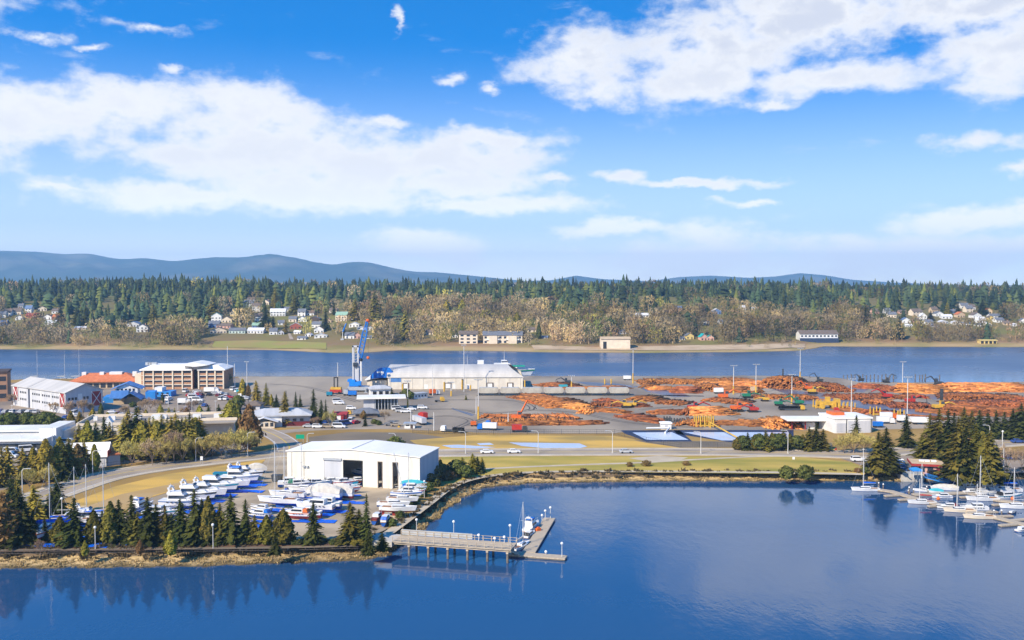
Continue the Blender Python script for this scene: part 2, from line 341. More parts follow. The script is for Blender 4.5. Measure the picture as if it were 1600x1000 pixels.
# ---------- water, land, roads ----------
wm = bpy.data.materials.new('sea_water'); wm.use_nodes = True; nt = wm.node_tree; b = nt.nodes['Principled BSDF']
b.inputs['IOR'].default_value = 1.5; b.inputs['Specular IOR Level'].default_value = .5
def water_nodes():
    Lk = nt.links.new
    geo = nd(nt, 'ShaderNodeNewGeometry')
    big = nd(nt, 'ShaderNodeTexNoise'); mpb = nd(nt, 'ShaderNodeMapping'); mpb.inputs['Scale'].default_value = (.006, .012, 1); Lk(geo.outputs['Position'], mpb.inputs[0]); Lk(mpb.outputs[0], big.inputs['Vector']); big.inputs['Scale'].default_value = 1; big.inputs['Detail'].default_value = 5
    r = nd(nt, 'ShaderNodeMapRange'); r.inputs[1].default_value = .4; r.inputs[2].default_value = .62; Lk(big.outputs['Fac'], r.inputs[0])
    rr = nd(nt, 'ShaderNodeMapRange'); rr.inputs[3].default_value = .04; rr.inputs[4].default_value = .15; Lk(r.outputs[0], rr.inputs[0])
    sy0 = nd(nt, 'ShaderNodeSeparateXYZ'); Lk(geo.outputs['Position'], sy0.inputs[0]); c0 = nd(nt, 'ShaderNodeMapRange'); c0.inputs[1].default_value = 560; c0.inputs[2].default_value = 650; c0.inputs[3].default_value = 0; c0.inputs[4].default_value = .2; Lk(sy0.outputs[1], c0.inputs[0]); a0 = nd(nt, 'ShaderNodeMath', operation='ADD'); Lk(rr.outputs[0], a0.inputs[0]); Lk(c0.outputs[0], a0.inputs[1]); Lk(a0.outputs[0], b.inputs['Roughness'])
    b.inputs['Base Color'].default_value = (.017, .066, .155, 1)
    hsum = None
    for sc, st_, amt, rot in ((.55, (1, .45, 1), .5, .35), (1.7, (1, .5, 1), .22, .1), (.12, (1, .5, 1), .9, .5)):
        mp = nd(nt, 'ShaderNodeMapping'); mp.inputs['Scale'].default_value = st_; mp.inputs['Rotation'].default_value = (0, 0, rot); Lk(geo.outputs['Position'], mp.inputs[0])
        n = nd(nt, 'ShaderNodeTexNoise'); n.inputs['Scale'].default_value = sc; n.inputs['Detail'].default_value = 3; Lk(mp.outputs[0], n.inputs['Vector'])
        mu = nd(nt, 'ShaderNodeMath', operation='MULTIPLY'); mu.inputs[1].default_value = amt; Lk(n.outputs['Fac'], mu.inputs[0])
        if hsum is None: hsum = mu.outputs[0]
        else:
            ad = nd(nt, 'ShaderNodeMath', operation='ADD'); Lk(hsum, ad.inputs[0]); Lk(mu.outputs[0], ad.inputs[1]); hsum = ad.outputs[0]
    bp = nd(nt, 'ShaderNodeBump'); bp.inputs['Distance'].default_value = .25; Lk(hsum, bp.inputs['Height'])
    bs = nd(nt, 'ShaderNodeMapRange'); bs.inputs[3].default_value = .12; bs.inputs[4].default_value = .3; Lk(r.outputs[0], bs.inputs[0])
    sy = nd(nt, 'ShaderNodeSeparateXYZ'); Lk(geo.outputs['Position'], sy.inputs[0]); ch = nd(nt, 'ShaderNodeMapRange'); ch.inputs[1].default_value = 560; ch.inputs[2].default_value = 640; ch.inputs[3].default_value = 0; ch.inputs[4].default_value = .55; Lk(sy.outputs[1], ch.inputs[0])   # the open channel is rougher than the sheltered basin
    ad2 = nd(nt, 'ShaderNodeMath', operation='ADD'); Lk(bs.outputs[0], ad2.inputs[0]); Lk(ch.outputs[0], ad2.inputs[1]); Lk(ad2.outputs[0], bp.inputs['Strength'])
    Lk(bp.outputs[0], b.inputs['Normal'])
water_nodes()
struct(MB().face([(-4000, -600, 0), (4000, -600, 0), (4000, 2400, 0), (-4000, 2400, 0)]).build('water', wm))

SHORE = [(-900, 905), (-300, 895), (0, 890), (150, 888), (300, 886), (420, 882), (520, 878), (575, 877), (608, 868), (632, 853), (663, 828), (697, 799), (722, 779), (758, 762.5), (830, 755.5), (1000, 752.5), (1200, 752), (1350, 752), (1420, 752.5), (1500, 750), (1600, 749), (2200, 745)]
NEAR = [G(a, c, 0)[:2] for a, c in SHORE]
FAR = [G(a, c, 0)[:2] for a, c in [(2300, 604), (1700, 602), (1600, 601), (1400, 602), (1345, 601.5), (1325, 596), (1270, 592.6), (1180, 591), (1000, 592), (830, 592), (545, 592.6), (370, 592.6), (340, 595), (100, 596), (0, 598), (-900, 600)]]
POLY = np.array(NEAR + FAR)
def sdist(px, py):
    d = np.full(px.shape, 1e9); ins = np.zeros(px.shape, bool); n = len(POLY)
    for i in range(n):
        ax, ay = POLY[i]; bx, by = POLY[(i + 1) % n]
        ex, ey = bx - ax, by - ay; t = np.clip(((px - ax) * ex + (py - ay) * ey) / (ex * ex + ey * ey), 0, 1)
        d = np.minimum(d, np.hypot(px - ax - t * ex, py - ay - t * ey))
        c = ((ay > py) != (by > py)) & (px < (bx - ax) * (py - ay) / (by - ay + 1e-12) + ax); ins ^= c
    return np.where(ins, d, -d)
def vnoise(x, y, f, seed=0):   # cheap smooth noise
    r = np.random.default_rng(seed); o = 0
    for k in range(5):
        a, b_, p, q = r.uniform(-1, 1, 4); o = o + np.sin(x * f * (1 + k * .7) * a * 2 + y * f * (1 + k * .6) * b_ * 2 + p * 9 + k) / (1 + k * .5)
    return o / 2.2
gx = np.arange(-470, 560, 1.3); gy = np.arange(188, 660, 1.3)
GX, GY = np.meshgrid(gx, gy); D = sdist(GX, GY) + vnoise(GX, GY, .35, 3) * .8 + vnoise(GX, GY, 1.3, 9) * .4
BK = np.where((GY < 222) & (GX < -22), 1.75, 1.0); D = np.where(D > 0, D / BK, D)
Hh = np.interp(D, [-8, -1, 0, 2.9, 3.3, 4.1, 4.8], [-3, -.4, 0, .55, .8, 1.7, LAND])
Hh = np.where(D > 6, LAND, Hh + np.where(D > 0, 1, 0) * np.where(D < 4.6, 1, 0) * (rng.random(D.shape) - .5) * .28)
V = np.stack([GX, GY, Hh], -1).reshape(-1, 3); nx, ny = len(gx), len(gy)
idx = np.arange(nx * ny).reshape(ny, nx); F = np.stack([idx[:-1, :-1], idx[:-1, 1:], idx[1:, 1:], idx[1:, :-1]], -1).reshape(-1, 4)
keep = (D.reshape(-1)[F] > -7).any(1); F = F[keep]; us = np.unique(F); rm = -np.ones(nx * ny, int); rm[us] = np.arange(len(us))
lm = bpy.data.materials.new('shore_ground'); lm.use_nodes = True; nt = lm.node_tree; b = nt.nodes['Principled BSDF']; b.inputs['Roughness'].default_value = .95; b.inputs['Specular IOR Level'].default_value = .1
def land_nodes():
    Lk = nt.links.new; geo = nd(nt, 'ShaderNodeNewGeometry'); sp = nd(nt, 'ShaderNodeSeparateXYZ'); Lk(geo.outputs['Position'], sp.inputs[0])
    n = nd(nt, 'ShaderNodeTexNoise'); n.inputs['Scale'].default_value = .35; n.inputs['Detail'].default_value = 8; Lk(geo.outputs['Position'], n.inputs['Vector'])
    n2 = nd(nt, 'ShaderNodeTexNoise'); n2.inputs['Scale'].default_value = .035; n2.inputs['Detail'].default_value = 8; Lk(geo.outputs['Position'], n2.inputs['Vector'])
    a = nd(nt, 'ShaderNodeMath', operation='MULTIPLY_ADD'); a.inputs[1].default_value = .7; Lk(n.outputs['Fac'], a.inputs[0]); 
    s = nd(nt, 'ShaderNodeMath', operation='SUBTRACT'); s.inputs[1].default_value = .35; Lk(sp.outputs[2], s.inputs[0]); Lk(s.outputs[0], a.inputs[2])
    cr = nd(nt, 'ShaderNodeValToRGB'); e = cr.color_ramp.elements; mr = nd(nt, 'ShaderNodeMapRange'); mr.inputs[1].default_value = 0; mr.inputs[2].default_value = 2.4; Lk(a.outputs[0], mr.inputs[0]); Lk(mr.outputs[0], cr.inputs[0])
    for p, c in ((0.0, (.07, .055, .035)), (.07, (.16, .12, .06)), (.16, (.46, .33, .16)), (.36, (.42, .29, .12)), (.42, (.17, .12, .07)), (.66, (.15, .105, .06)), (.78, (.34, .22, .1)), (.9, (.3, .19, .06))):
        q = e.new(p) if p not in (0.0,) else e[0]; q.color = (*c, 1)
    e[-1].color = (.3, .19, .06, 1)
    mx = nd(nt, 'ShaderNodeMix'); mx.data_type = 'RGBA'; mx.blend_type = 'MULTIPLY'; mx.inputs[0].default_value = 1; Lk(cr.outputs[0], mx.inputs[6])
    k = nd(nt, 'ShaderNodeMapRange'); k.inputs[1].default_value = .3; k.inputs[2].default_value = .7; k.inputs[3].default_value = .75; k.inputs[4].default_value = 1.25; Lk(n2.outputs['Fac'], k.inputs[0])
    Lk(k.outputs[0], mx.inputs[7]); Lk(mx.outputs[2], b.inputs['Base Color'])
land_nodes()
struct(link('ground', np_mesh('ground', V[us], rm[F], lm, smooth=True)))
def tufts(name, dlo, dhi, n, m, size, label, seed, zoff=0.0):
    r = np.random.default_rng(seed); sel = np.argwhere((D > dlo) & (D < dhi) & (GY < 300) & (GX > -190) & (GX < 230)); k = sel[r.integers(len(sel), size=n)]
    c = np.stack([GX[k[:, 0], k[:, 1]] + r.uniform(-.65, .65, n), GY[k[:, 0], k[:, 1]] + r.uniform(-.65, .65, n), Hh[k[:, 0], k[:, 1]] + zoff], -1); s = r.uniform(.5, 1.4, n) * size * (1 + .5 * np.sin(c[:, 0] * .8) * np.sin(c[:, 1] * .9)); q = 5; V = []; 
    a = r.uniform(0, 6.3, (n, q)); t = r.uniform(-.5, .5, (n, q)); cx = c[:, None, :] + np.stack([np.cos(a) * s[:, None] * .5, np.sin(a) * s[:, None] * .5, np.zeros_like(a)], -1); dx = np.stack([-np.sin(a), np.cos(a), 0 * a], -1) * (s[:, None] * .35)[..., None]; up = np.stack([np.cos(a) * .35, np.sin(a) * .35, 0 * a + 1], -1) * (s[:, None] * r.uniform(.5, 1.1, (n, q)))[..., None]
    V = np.stack([cx - dx, cx + dx, cx + up + dx * .3, cx + up - dx * .3], 2).reshape(-1, 3); o = link(name, np_mesh(name, V, np.arange(len(V)).reshape(-1, 4), m)); o['kind'] = 'stuff'; o['label'] = label
mat('bank_scrub', (.15, .105, .05), (.07, .06, .03), rough=.95, scale=.4, world=True, trans=.15); mat('dry_reed', (.5, .36, .17), (.3, .22, .09), rough=.95, scale=.5, world=True, trans=.2)
tufts('bank_scrub', 2.9, 5.2, 7000, M('bank_scrub'), .55, 'dark scrub along the top of the basin bank', 31); tufts('shore_grass', .3, 3.0, 8000, M('dry_reed'), .3, 'tan grass tufts on the basin beach', 32)
_lay = [0]
def sheet(name, pts, m, lay, z=LAND):
    return struct(MB().face([G(a, c, z)[:2] + (z + .012 * lay,) for a, c in pts]).build(name, m))
def smooth_line(P, n=10):
    P = [np.array(p, float) for p in P]; out = []
    for i in range(len(P) - 1):
        p0, p1, p2, p3 = P[max(i - 1, 0)], P[i], P[i + 1], P[min(i + 2, len(P) - 1)]
        for k in range(n):
            t = k / n; out.append(.5 * (2 * p1 + (p2 - p0) * t + (2 * p0 - 5 * p1 + 4 * p2 - p3) * t * t + (3 * p1 - p0 - 3 * p2 + p3) * t ** 3))
    out.append(P[-1]); return out
def offset(Q, o):
    R = []
    for i, p in enumerate(Q):
        t = Q[min(i + 1, len(Q) - 1)] - Q[max(i - 1, 0)]; t /= max(np.linalg.norm(t), 1e-6); R.append(p + o * np.array((-t[1], t[0])))
    return R
def strip(mb, Q, a, b_, z):
    A, B = offset(Q, a), offset(Q, b_)
    for i in range(len(Q) - 1): mb.face([(*A[i], z), (*B[i], z), (*B[i + 1], z), (*A[i + 1], z)][::-1])
def road(name, pts, wid, m, lay, lines=True, kerb=False):
    Q = smooth_line([G(a, c)[:2] for a, c in pts]); mb = MB(); z = LAND + .012 * lay; strip(mb, Q, -wid / 2, wid / 2, z); o = struct(mb.build(name, m))
    if lines:
        l = MB(); strip(l, Q, -.22, .22, z + .008); l.build('centre_line', M('line_yellow'), o)
        for s in (-1, 1): l = MB(); strip(l, Q, s * (wid / 2 - .6) - .12, s * (wid / 2 - .6) + .12, z + .008); l.build('edge_line', M('line_white'), o)
    if kerb:
        for s in (-1, 1):
            l = MB(); A = offset(Q, s * wid / 2); Bb = offset(Q, s * (wid / 2 + .25)); C2 = offset(Q, s * (wid / 2 + 2.0)); h = LAND + .13
            for i in range(len(Q) - 1):
                l.face([(*A[i], LAND), (*A[i + 1], LAND), (*A[i + 1], h), (*A[i], h)]); l.face([(*A[i], h), (*A[i + 1], h), (*C2[i + 1], h), (*C2[i], h)]); l.face([(*C2[i], LAND), (*C2[i + 1], LAND), (*C2[i + 1], h), (*C2[i], h)])
            l.build('pavement', M('path_gravel'), o)
    return o
sheet('yard_pavement', [(395, 640), (380, 612), (372, 588.7), (545, 588.7), (830, 588.1), (1180, 587.1), (1262, 588.5), (1320, 592), (1343, 597.6), (1400, 598), (1600, 597), (1990, 599), (1990, 690), (1700, 683), (1500, 668), (1300, 673), (1080, 671), (1010, 671), (960, 677), (840, 677), (745, 676), (660, 671), (560, 668), (440, 668)], M('asphalt_yard'), 1)
sheet('apron', [(372, 588.9), (545, 588.9), (600, 588.9), (600, 612), (470, 622), (400, 625)], M('pale_apron'), 2)
sheet('parking_lot', [(-500, 625), (0, 598), (150, 597), (372, 590), (395, 640), (420, 668), (380, 706), (310, 712), (180, 726), (60, 752), (-100, 790), (-500, 860)], M('parking_asphalt'), 1)
sheet('gravel_patch', [(482, 683), (545, 675), (640, 676), (700, 684), (745, 692), (700, 703), (600, 709), (486, 704)], M('dirt_patch'), 1)
sheet('boatyard_lot', [(20, 850), (45, 815), (110, 812), (215, 800), (235, 778), (330, 750), (398, 733), (420, 714), (448, 716), (680, 733), (668, 766), (640, 795), (602, 828), (560, 846), (300, 852)], M('gravel_lot'), 1)
sheet('field', [(70, 800), (180, 760), (260, 741), (340, 729), (415, 717), (412, 722), (392, 735), (325, 750), (232, 778), (212, 798), (110, 810)], M('dry_grass'), 1)
sheet('dirt_field', [(120, 797), (190, 772), (290, 752), (335, 748), (240, 774), (215, 796)], M('field_dirt'), 2)
sheet('lawn', [(690, 713), (1000, 713), (1250, 714), (1330, 722), (1355, 735), (1350, 742), (1100, 739), (850, 737), (770, 742), (700, 760), (683, 735)], M('green_grass'), 1)
sheet('verge', [(640, 688), (745, 680), (960, 681), (1010, 690), (1065, 700), (1300, 700), (1310, 703), (900, 702), (690, 703), (660, 700)], M('dry_grass'), 2)
sheet('parking_bay', [(1300, 712), (1400, 708), (1520, 712), (1700, 702), (1800, 722), (1620, 738), (1500, 740), (1405, 741), (1370, 735)], M('parking_asphalt'), 3)
road('road', [(-250, 870), (-60, 815), (60, 778), (160, 746), (250, 730), (330, 720.5), (400, 713), (445, 709), (560, 708), (690, 708), (830, 706.5), (1100, 706), (1260, 708.5), (1330, 710), (1420, 704), (1600, 690), (1900, 672)], 10.5, M('asphalt_road'), 4, True, True)
road('side_road', [(447, 708), (452, 698), (440, 686), (420, 676), (395, 668), (340, 660), (280, 650)], 9, M('asphalt_road'), 3)
road('entrance_road', [(425, 676), (500, 670), (600, 668), (680, 670), (745, 668)], 8, M('asphalt_road'), 2, False)
road('path', [(600, 838), (632, 815), (668, 788), (705, 761), (745, 747), (800, 740), (870, 737), (1000, 736.5), (1200, 738), (1300, 740), (1345, 741)], 2.6, M('path_gravel'), 4, False)
road('footpath', [(690, 737), (790, 731), (900, 726.5), (1000, 723), (1090, 718), (1180, 713.5), (1240, 713), (1290, 714)], 2.2, M('path_gravel'), 4, False)
road('shore_path', [(-200, 862), (0, 860), (150, 858), (300, 857), (450, 855), (560, 852), (605, 842)], 1.3, M('dirt_patch'), 4, False)
sheet('planting_bed', [(-300, 850), (0, 848), (150, 845), (300, 844), (450, 843), (560, 842), (590, 836), (606, 840), (560, 854), (450, 857), (300, 859), (150, 860), (0, 862), (-300, 866)], M('mulch'), 3)
sheet('bare_patch', [(982, 716), (1030, 712), (1075, 715), (1060, 720), (1010, 721)], M('path_gravel'), 3)
sheet('pond', [(795, 691.5), (905, 693), (918, 698), (905, 700.5), (850, 700.5), (815, 697)], M('pool_water'), 5)
sheet('puddle', [(690, 696), (715, 695), (775, 699), (745, 701), (705, 700)], M('pool_water'), 5)
sheet('puddle', [(745, 693), (765, 692), (772, 695), (750, 696)], M('pool_water'), 5)
for q in ([(970, 672.5), (1062, 672.5), (1082, 690), (1010, 690), (975, 677)], [(1052, 672), (1240, 672), (1240, 691), (1140, 691), (1058, 678)]): sheet('pond_bank', q, M('pond_liner'), 4)
sheet('settling_pond', [(988, 676), (1050, 675.5), (1076, 687.5), (1010, 687.5)], M('pool_water'), 6)
sheet('settling_pond', [(1068, 675.5), (1232, 675.5), (1236, 688.5), (1128, 688.5)], M('pool_water'), 6)
sheet('earth_strip', [(990, 688), (1300, 692), (1300, 697), (1060, 699), (1010, 692)], M('dirt_patch'), 3)
for q in ([(895, 596), (960, 599), (1000, 604), (985, 606), (920, 602)], [(1000, 606), (1060, 611), (1080, 620), (1055, 621), (1010, 612)], [(1195, 604), (1255, 612), (1300, 616), (1290, 620), (1230, 616)],
          [(1230, 622), (1300, 620), (1370, 625), (1460, 641), (1470, 650), (1400, 648), (1330, 635), (1240, 630)], [(1325, 602), (1360, 606), (1350, 613), (1325, 612)], [(1440, 616), (1480, 620), (1460, 625)], [(705, 637), (742, 648), (737, 650), (708, 640)]): sheet('wet_pavement', q, M('wet_asphalt'), 3)
for q in ([(640, 655), (700, 650), (735, 657), (715, 668)], [(660, 640), (720, 640), (760, 650), (740, 660)], [(820, 640), (900, 645), (980, 660), (1100, 669)], [(420, 600), (480, 605), (560, 628)], [(1000, 640), (1080, 636), (1180, 656), (1300, 654)], [(690, 625), (800, 626), (830, 640), (760, 646)]):
    for s_ in (-1.1, 1.1): Q_ = offset(smooth_line([G(a, c)[:2] for a, c in q]), s_); mb_ = MB(); strip(mb_, Q_, -.3, .3, LAND + .012 * (4 if s_ < 0 else 4.4)); struct(mb_.build('tyre_mark', M('rail_ballast')))
road('railway', [(745, 617.6), (850, 617.6), (1000, 617.6), (1100, 619)], 4, M('rail_ballast'), 3, False)

# ---------- far shore ----------
FS = [(-700, 546), (-200, 546), (0, 546), (330, 547), (420, 547), (520, 551.5), (575, 551), (620, 547.5), (760, 548.5), (870, 551), (1000, 551.5), (1150, 550.5), (1240, 548.5), (1268, 545.5), (1285, 541.5), (1450, 542), (1600, 542.5), (2300, 543)]
FSW = np.array([G(a, c, 0)[:2] for a, c in FS])
def th(x, y):
    x = np.asarray(x, float); y = np.asarray(y, float)
    s = y - np.interp(x, FSW[:, 0], FSW[:, 1])
    az_ = x / np.maximum(y, 1) * FPX + 800
    k = np.interp(az_, [-400, 0, 230, 480, 800, 1000, 1200, 1400, 1600, 2200], [1.0, 1.0, 1.1, .98, .96, 1.0, .95, .88, .84, .84])
    h = np.interp(s, [-60, -10, 0, 5, 30, 60, 130, 200, 330, 480, 1600], [-4, -1, 0, 1.0, 3.0, 5.5, 16, 26, 38, 43, 44])
    return h * np.where(h > 4, k, 1) + np.where(s > 70, 1, 0) * vnoise(x, y, .012, 5) * np.clip((s - 70) / 150, 0, 1) * 2.5
def GF(px, py):
    x, y, dz = ray(px, py); lo_, hi_ = 800.0, 2200.0
    t = np.linspace(780, 2000, 2500); zz = CAMH + dz * t / y; hh = th(x * t / y, t); k = np.argmax(zz < hh)
    if not (zz < hh).any(): k = -1
    return (float(x * t[k] / y), float(t[k]), float(hh[k]))
gx = np.arange(-1250, 1250, 9.0); gy = np.concatenate([np.arange(790, 960, 3.0), np.arange(960, 2300, 12.0)])
GX, GY = np.meshgrid(gx, gy); V = np.stack([GX, GY, th(GX, GY) + vnoise(GX, GY, .15, 8) * .25], -1).reshape(-1, 3); nx, ny = len(gx), len(gy)
idx = np.arange(nx * ny).reshape(ny, nx); F = np.stack([idx[:-1, :-1], idx[:-1, 1:], idx[1:, 1:], idx[1:, :-1]], -1).reshape(-1, 4)
hm = bpy.data.materials.new('hillside_ground'); hm.use_nodes = True; nt = hm.node_tree; b = nt.nodes['Principled BSDF']; b.inputs['Roughness'].default_value = .95; b.inputs['Specular IOR Level'].default_value = .1
def hill_nodes():
    Lk = nt.links.new; geo = nd(nt, 'ShaderNodeNewGeometry'); sp = nd(nt, 'ShaderNodeSeparateXYZ'); Lk(geo.outputs['Position'], sp.inputs[0])
    n = nd(nt, 'ShaderNodeTexNoise'); n.inputs['Scale'].default_value = .02; n.inputs['Detail'].default_value = 8; Lk(geo.outputs['Position'], n.inputs['Vector'])
    cr = nd(nt, 'ShaderNodeValToRGB'); mr = nd(nt, 'ShaderNodeMapRange'); mr.inputs[1].default_value = 0; mr.inputs[2].default_value = 10; Lk(sp.outputs[2], mr.inputs[0]); Lk(mr.outputs[0], cr.inputs[0])
    e = cr.color_ramp.elements; e[0].color = (.12, .09, .05, 1); e[-1].color = (.16, .13, .05, 1)
    for p, c in ((.04, (.36, .26, .13)), (.16, (.4, .28, .13)), (.3, (.26, .16, .08)), (.55, (.2, .14, .06))): e.new(p).color = (*c, 1)
    m2 = nd(nt, 'ShaderNodeMix'); m2.data_type = 'RGBA'; k = nd(nt, 'ShaderNodeMapRange'); k.inputs[1].default_value = .45; k.inputs[2].default_value = .65; k.inputs[4].default_value = .7; Lk(n.outputs['Fac'], k.inputs[0]); Lk(k.outputs[0], m2.inputs[0])
    Lk(cr.outputs[0], m2.inputs[6]); m2.inputs[7].default_value = (.17, .17, .04, 1); Lk(m2.outputs[2], b.inputs['Base Color'])
hill_nodes()
struct(link('hillside', np_mesh('hillside', V, F, hm, smooth=True)))
struct(MB().face([(-9000, 2290, 40), (9000, 2290, 40), (9000, 8200, 30), (-9000, 8200, 30)]).build('land', hm))
def grass_strip(pts, m, name='grass_strip', lift=.35):
    mb = MB(); Q = [(np.array(GF(*a)), np.array(GF(*c))) for a, c in pts]
    for i in range(len(Q) - 1):
        n = 10
        for k in range(n):
            for j in range(4):
                def P_(u, v_):
                    A = Q[i][0] * (1 - u) + Q[i + 1][0] * u; B = Q[i][1] * (1 - u) + Q[i + 1][1] * u; p = A * (1 - v_) + B * v_; return (p[0], p[1], float(th(p[0], p[1])) + lift)
                mb.face([P_(k / n, j / 4), P_((k + 1) / n, j / 4), P_((k + 1) / n, (j + 1) / 4), P_(k / n, (j + 1) / 4)])
    struct(mb.build(name, m))
mat('far_grass', (.25, .25, .045), (.3, .22, .07), rough=.95, scale=.03, world=True, det=7)
grass_strip([((330, 544), (335, 534)), ((400, 544), (400, 532)), ((460, 545), (460, 534)), ((510, 546), (510, 536))], M('far_grass'))
grass_strip([((835, 547), (830, 540)), ((940, 548), (935, 543)), ((1040, 548), (1040, 541)), ((1180, 547), (1180, 539)), ((1258, 544), (1258, 538))], mat('tan_beach', (.5, .38, .24), (.36, .25, .14), rough=.95, scale=.05, world=True, det=8), 'beach')
grass_strip([((440, 504), (444, 502)), ((449, 520), (453, 520)), ((453, 531), (459, 531))], M('asphalt_road'), 'road')

# ---------- mountains ----------
def mountains(name, ridge, dist, depth, m, base=20, seed=1):
    px = np.linspace(ridge[0][0], ridge[-1][0], 260); rr = np.array(ridge); py = np.interp(px, rr[:, 0], rr[:, 1])
    for _ in range(6): py[1:-1] = (py[:-2] + py[2:] + 2 * py[1:-1]) / 4
    top = np.array([ZT(a, c, dist) for a, c in zip(px, py)]); X0 = (px - 800) / FPX * dist
    rows = np.linspace(-1, .6, 60); V = []
    for r_ in rows:
        prof = 1 - abs(r_) ** 1.3 if r_ < 0 else 1 - r_ * .6
        yy = dist + r_ * depth; rid = vnoise(X0, np.full_like(X0, yy), .0022, seed) * .5 + vnoise(X0, np.full_like(X0, yy), .006, seed + 4) * .22
        z = base + (top - base) * prof * (1 + .45 * rid * min(1, abs(r_) * 3))
        V.append(np.stack([X0 * yy / dist, np.full_like(X0, yy), np.maximum(z, base - 3)], -1))
    V = np.concatenate(V); n = len(px); ii = np.arange(n * len(rows)).reshape(len(rows), n); F = np.stack([ii[:-1, :-1], ii[:-1, 1:], ii[1:, 1:], ii[1:, :-1]], -1).reshape(-1, 4)
    struct(link(name, np_mesh(name, V, F, m, smooth=True)))
mat('mountain_forest', (.028, .052, .03), (.15, .14, .09), rough=.95, scale=.0016, world=True, det=10, spec=.05, lo=.5, hi=.72)
mountains('mountains', [(-400, 420), (-200, 398), (-60, 392), (0, 391.5), (60, 393), (100, 397), (140, 395.5), (180, 404), (200, 405), (225, 402.5), (250, 406), (275, 409), (300, 405), (330, 402.5), (380, 402), (405, 399), (440, 400), (480, 408), (520, 414.5), (545, 409), (575, 409), (620, 420), (650, 425), (680, 425), (720, 429), (760, 433), (830, 440)], 9000, 1900, M('mountain_forest'), 25, 2)
mountains('mountains', [(780, 440), (860, 438), (900, 430.5), (940, 436), (1030, 440)], 9600, 1200, M('mountain_forest'), 25, 5)
mountains('mountains', [(1010, 440), (1060, 433), (1110, 430.5), (1170, 434), (1210, 432), (1250, 426.5), (1290, 430), (1330, 437), (1390, 441), (1500, 446)], 9800, 1200, M('mountain_forest'), 25, 7)

# ---------- the air ----------
hzm = bpy.data.materials.new('haze'); hzm.use_nodes = True; nt = hzm.node_tree; nt.nodes.remove(nt.nodes['Principled BSDF'])
pv = nd(nt, 'ShaderNodeVolumePrincipled'); pv.inputs['Color'].default_value = (.36, .66, 1.0, 1); pv.inputs['Density'].default_value = 1.15e-4; pv.inputs['Anisotropy'].default_value = .1
nt.links.new(pv.outputs[0], nt.nodes['Material Output'].inputs['Volume'])
hz_o = MB().box(-8600, 8600, -650, 10700, -6, 365).build('haze', hzm); hz_o['kind'] = 'stuff'
# ---------- trees: unit height 10 m, copied with a scale ----------
def quads(c, u, v):   # centres, half-axes -> V,F
    c, u, v = map(np.asarray, (c, u, v)); n = len(c)
    V = np.stack([c - u - v, c + u - v, c + u + v, c - u + v], 1).reshape(-1, 3); return V, np.arange(4 * n).reshape(n, 4)
def norm(a): return a / np.maximum(np.linalg.norm(a, axis=-1, keepdims=True), 1e-6)
def trunk_mesh(h, r, m, seed=0, n=7):
    mb = MB(); r_ = random.Random(seed); p = np.array((0, 0, -.3)); k = 5
    for i in range(k):
        q = np.array((r_.uniform(-.08, .08), r_.uniform(-.08, .08), h * (i + 1) / k)); mb.tube(p, q, r * (1 - i / k * .85), r * (1 - (i + 1) / k * .85), n, i == 0); p = q
    return mb.mesh('trunk', m)
def conifer_mesh(seed, R=2.3, whorls=30, m='spruce_leaf', droop=.35, bare=.06, pw=.85, dens=10):
    r = np.random.default_rng(seed); C = []; U = []; W = []
    lob = r.uniform(.7, 1.2, 9)
    for i in range(whorls):
        t = bare + (1 - bare) * (i / whorls) ** 1.05; z0 = 10 * t; Rr = R * (1 - t) ** pw * r.uniform(.78, 1.12) + .12
        nb = max(4, int(9 - 4 * t))
        for k in range(nb):
            a = 2 * pi * (k + r.uniform(-.35, .35)) / nb + i * 1.3; L_ = Rr * r.uniform(.6, 1.15) * lob[int((a % (2 * pi)) / (2 * pi) * 9) % 9]
            d = np.array((cos(a), sin(a), 0)); s = np.array((-sin(a), cos(a), 0))
            n = max(3, int(dens * L_ / R) + 2)
            for j in range(n):
                f = (j + r.uniform(.1, .9)) / n; c = d * L_ * f + np.array((0, 0, z0 - droop * L_ * f * f + .18 * L_ * f))
                wd = (1 - f * .65) * L_ * .28 + .07; c = c + s * r.uniform(-1, 1) * wd * .6
                tilt = r.uniform(-.5, .5)
                u = (d * cos(tilt * .6) + np.array((0, 0, -.35 + tilt * .5))) * (.2 + .1 * L_) * r.uniform(.7, 1.3); w = (s * cos(tilt) + np.array((0, 0, sin(tilt)))) * wd * r.uniform(.35, .75)
                C.append(c); U.append(u); W.append(w)
    for j in range(14): C.append((0, 0, 10 - j * .12)); a = r.uniform(0, 6.3); U.append((cos(a) * (.05 + j * .012), sin(a) * (.05 + j * .012), -.1)); W.append((-sin(a) * .06, cos(a) * .06, .06))
    V, F = quads(C, U, W); return np_mesh('crown', V, F, M(m))
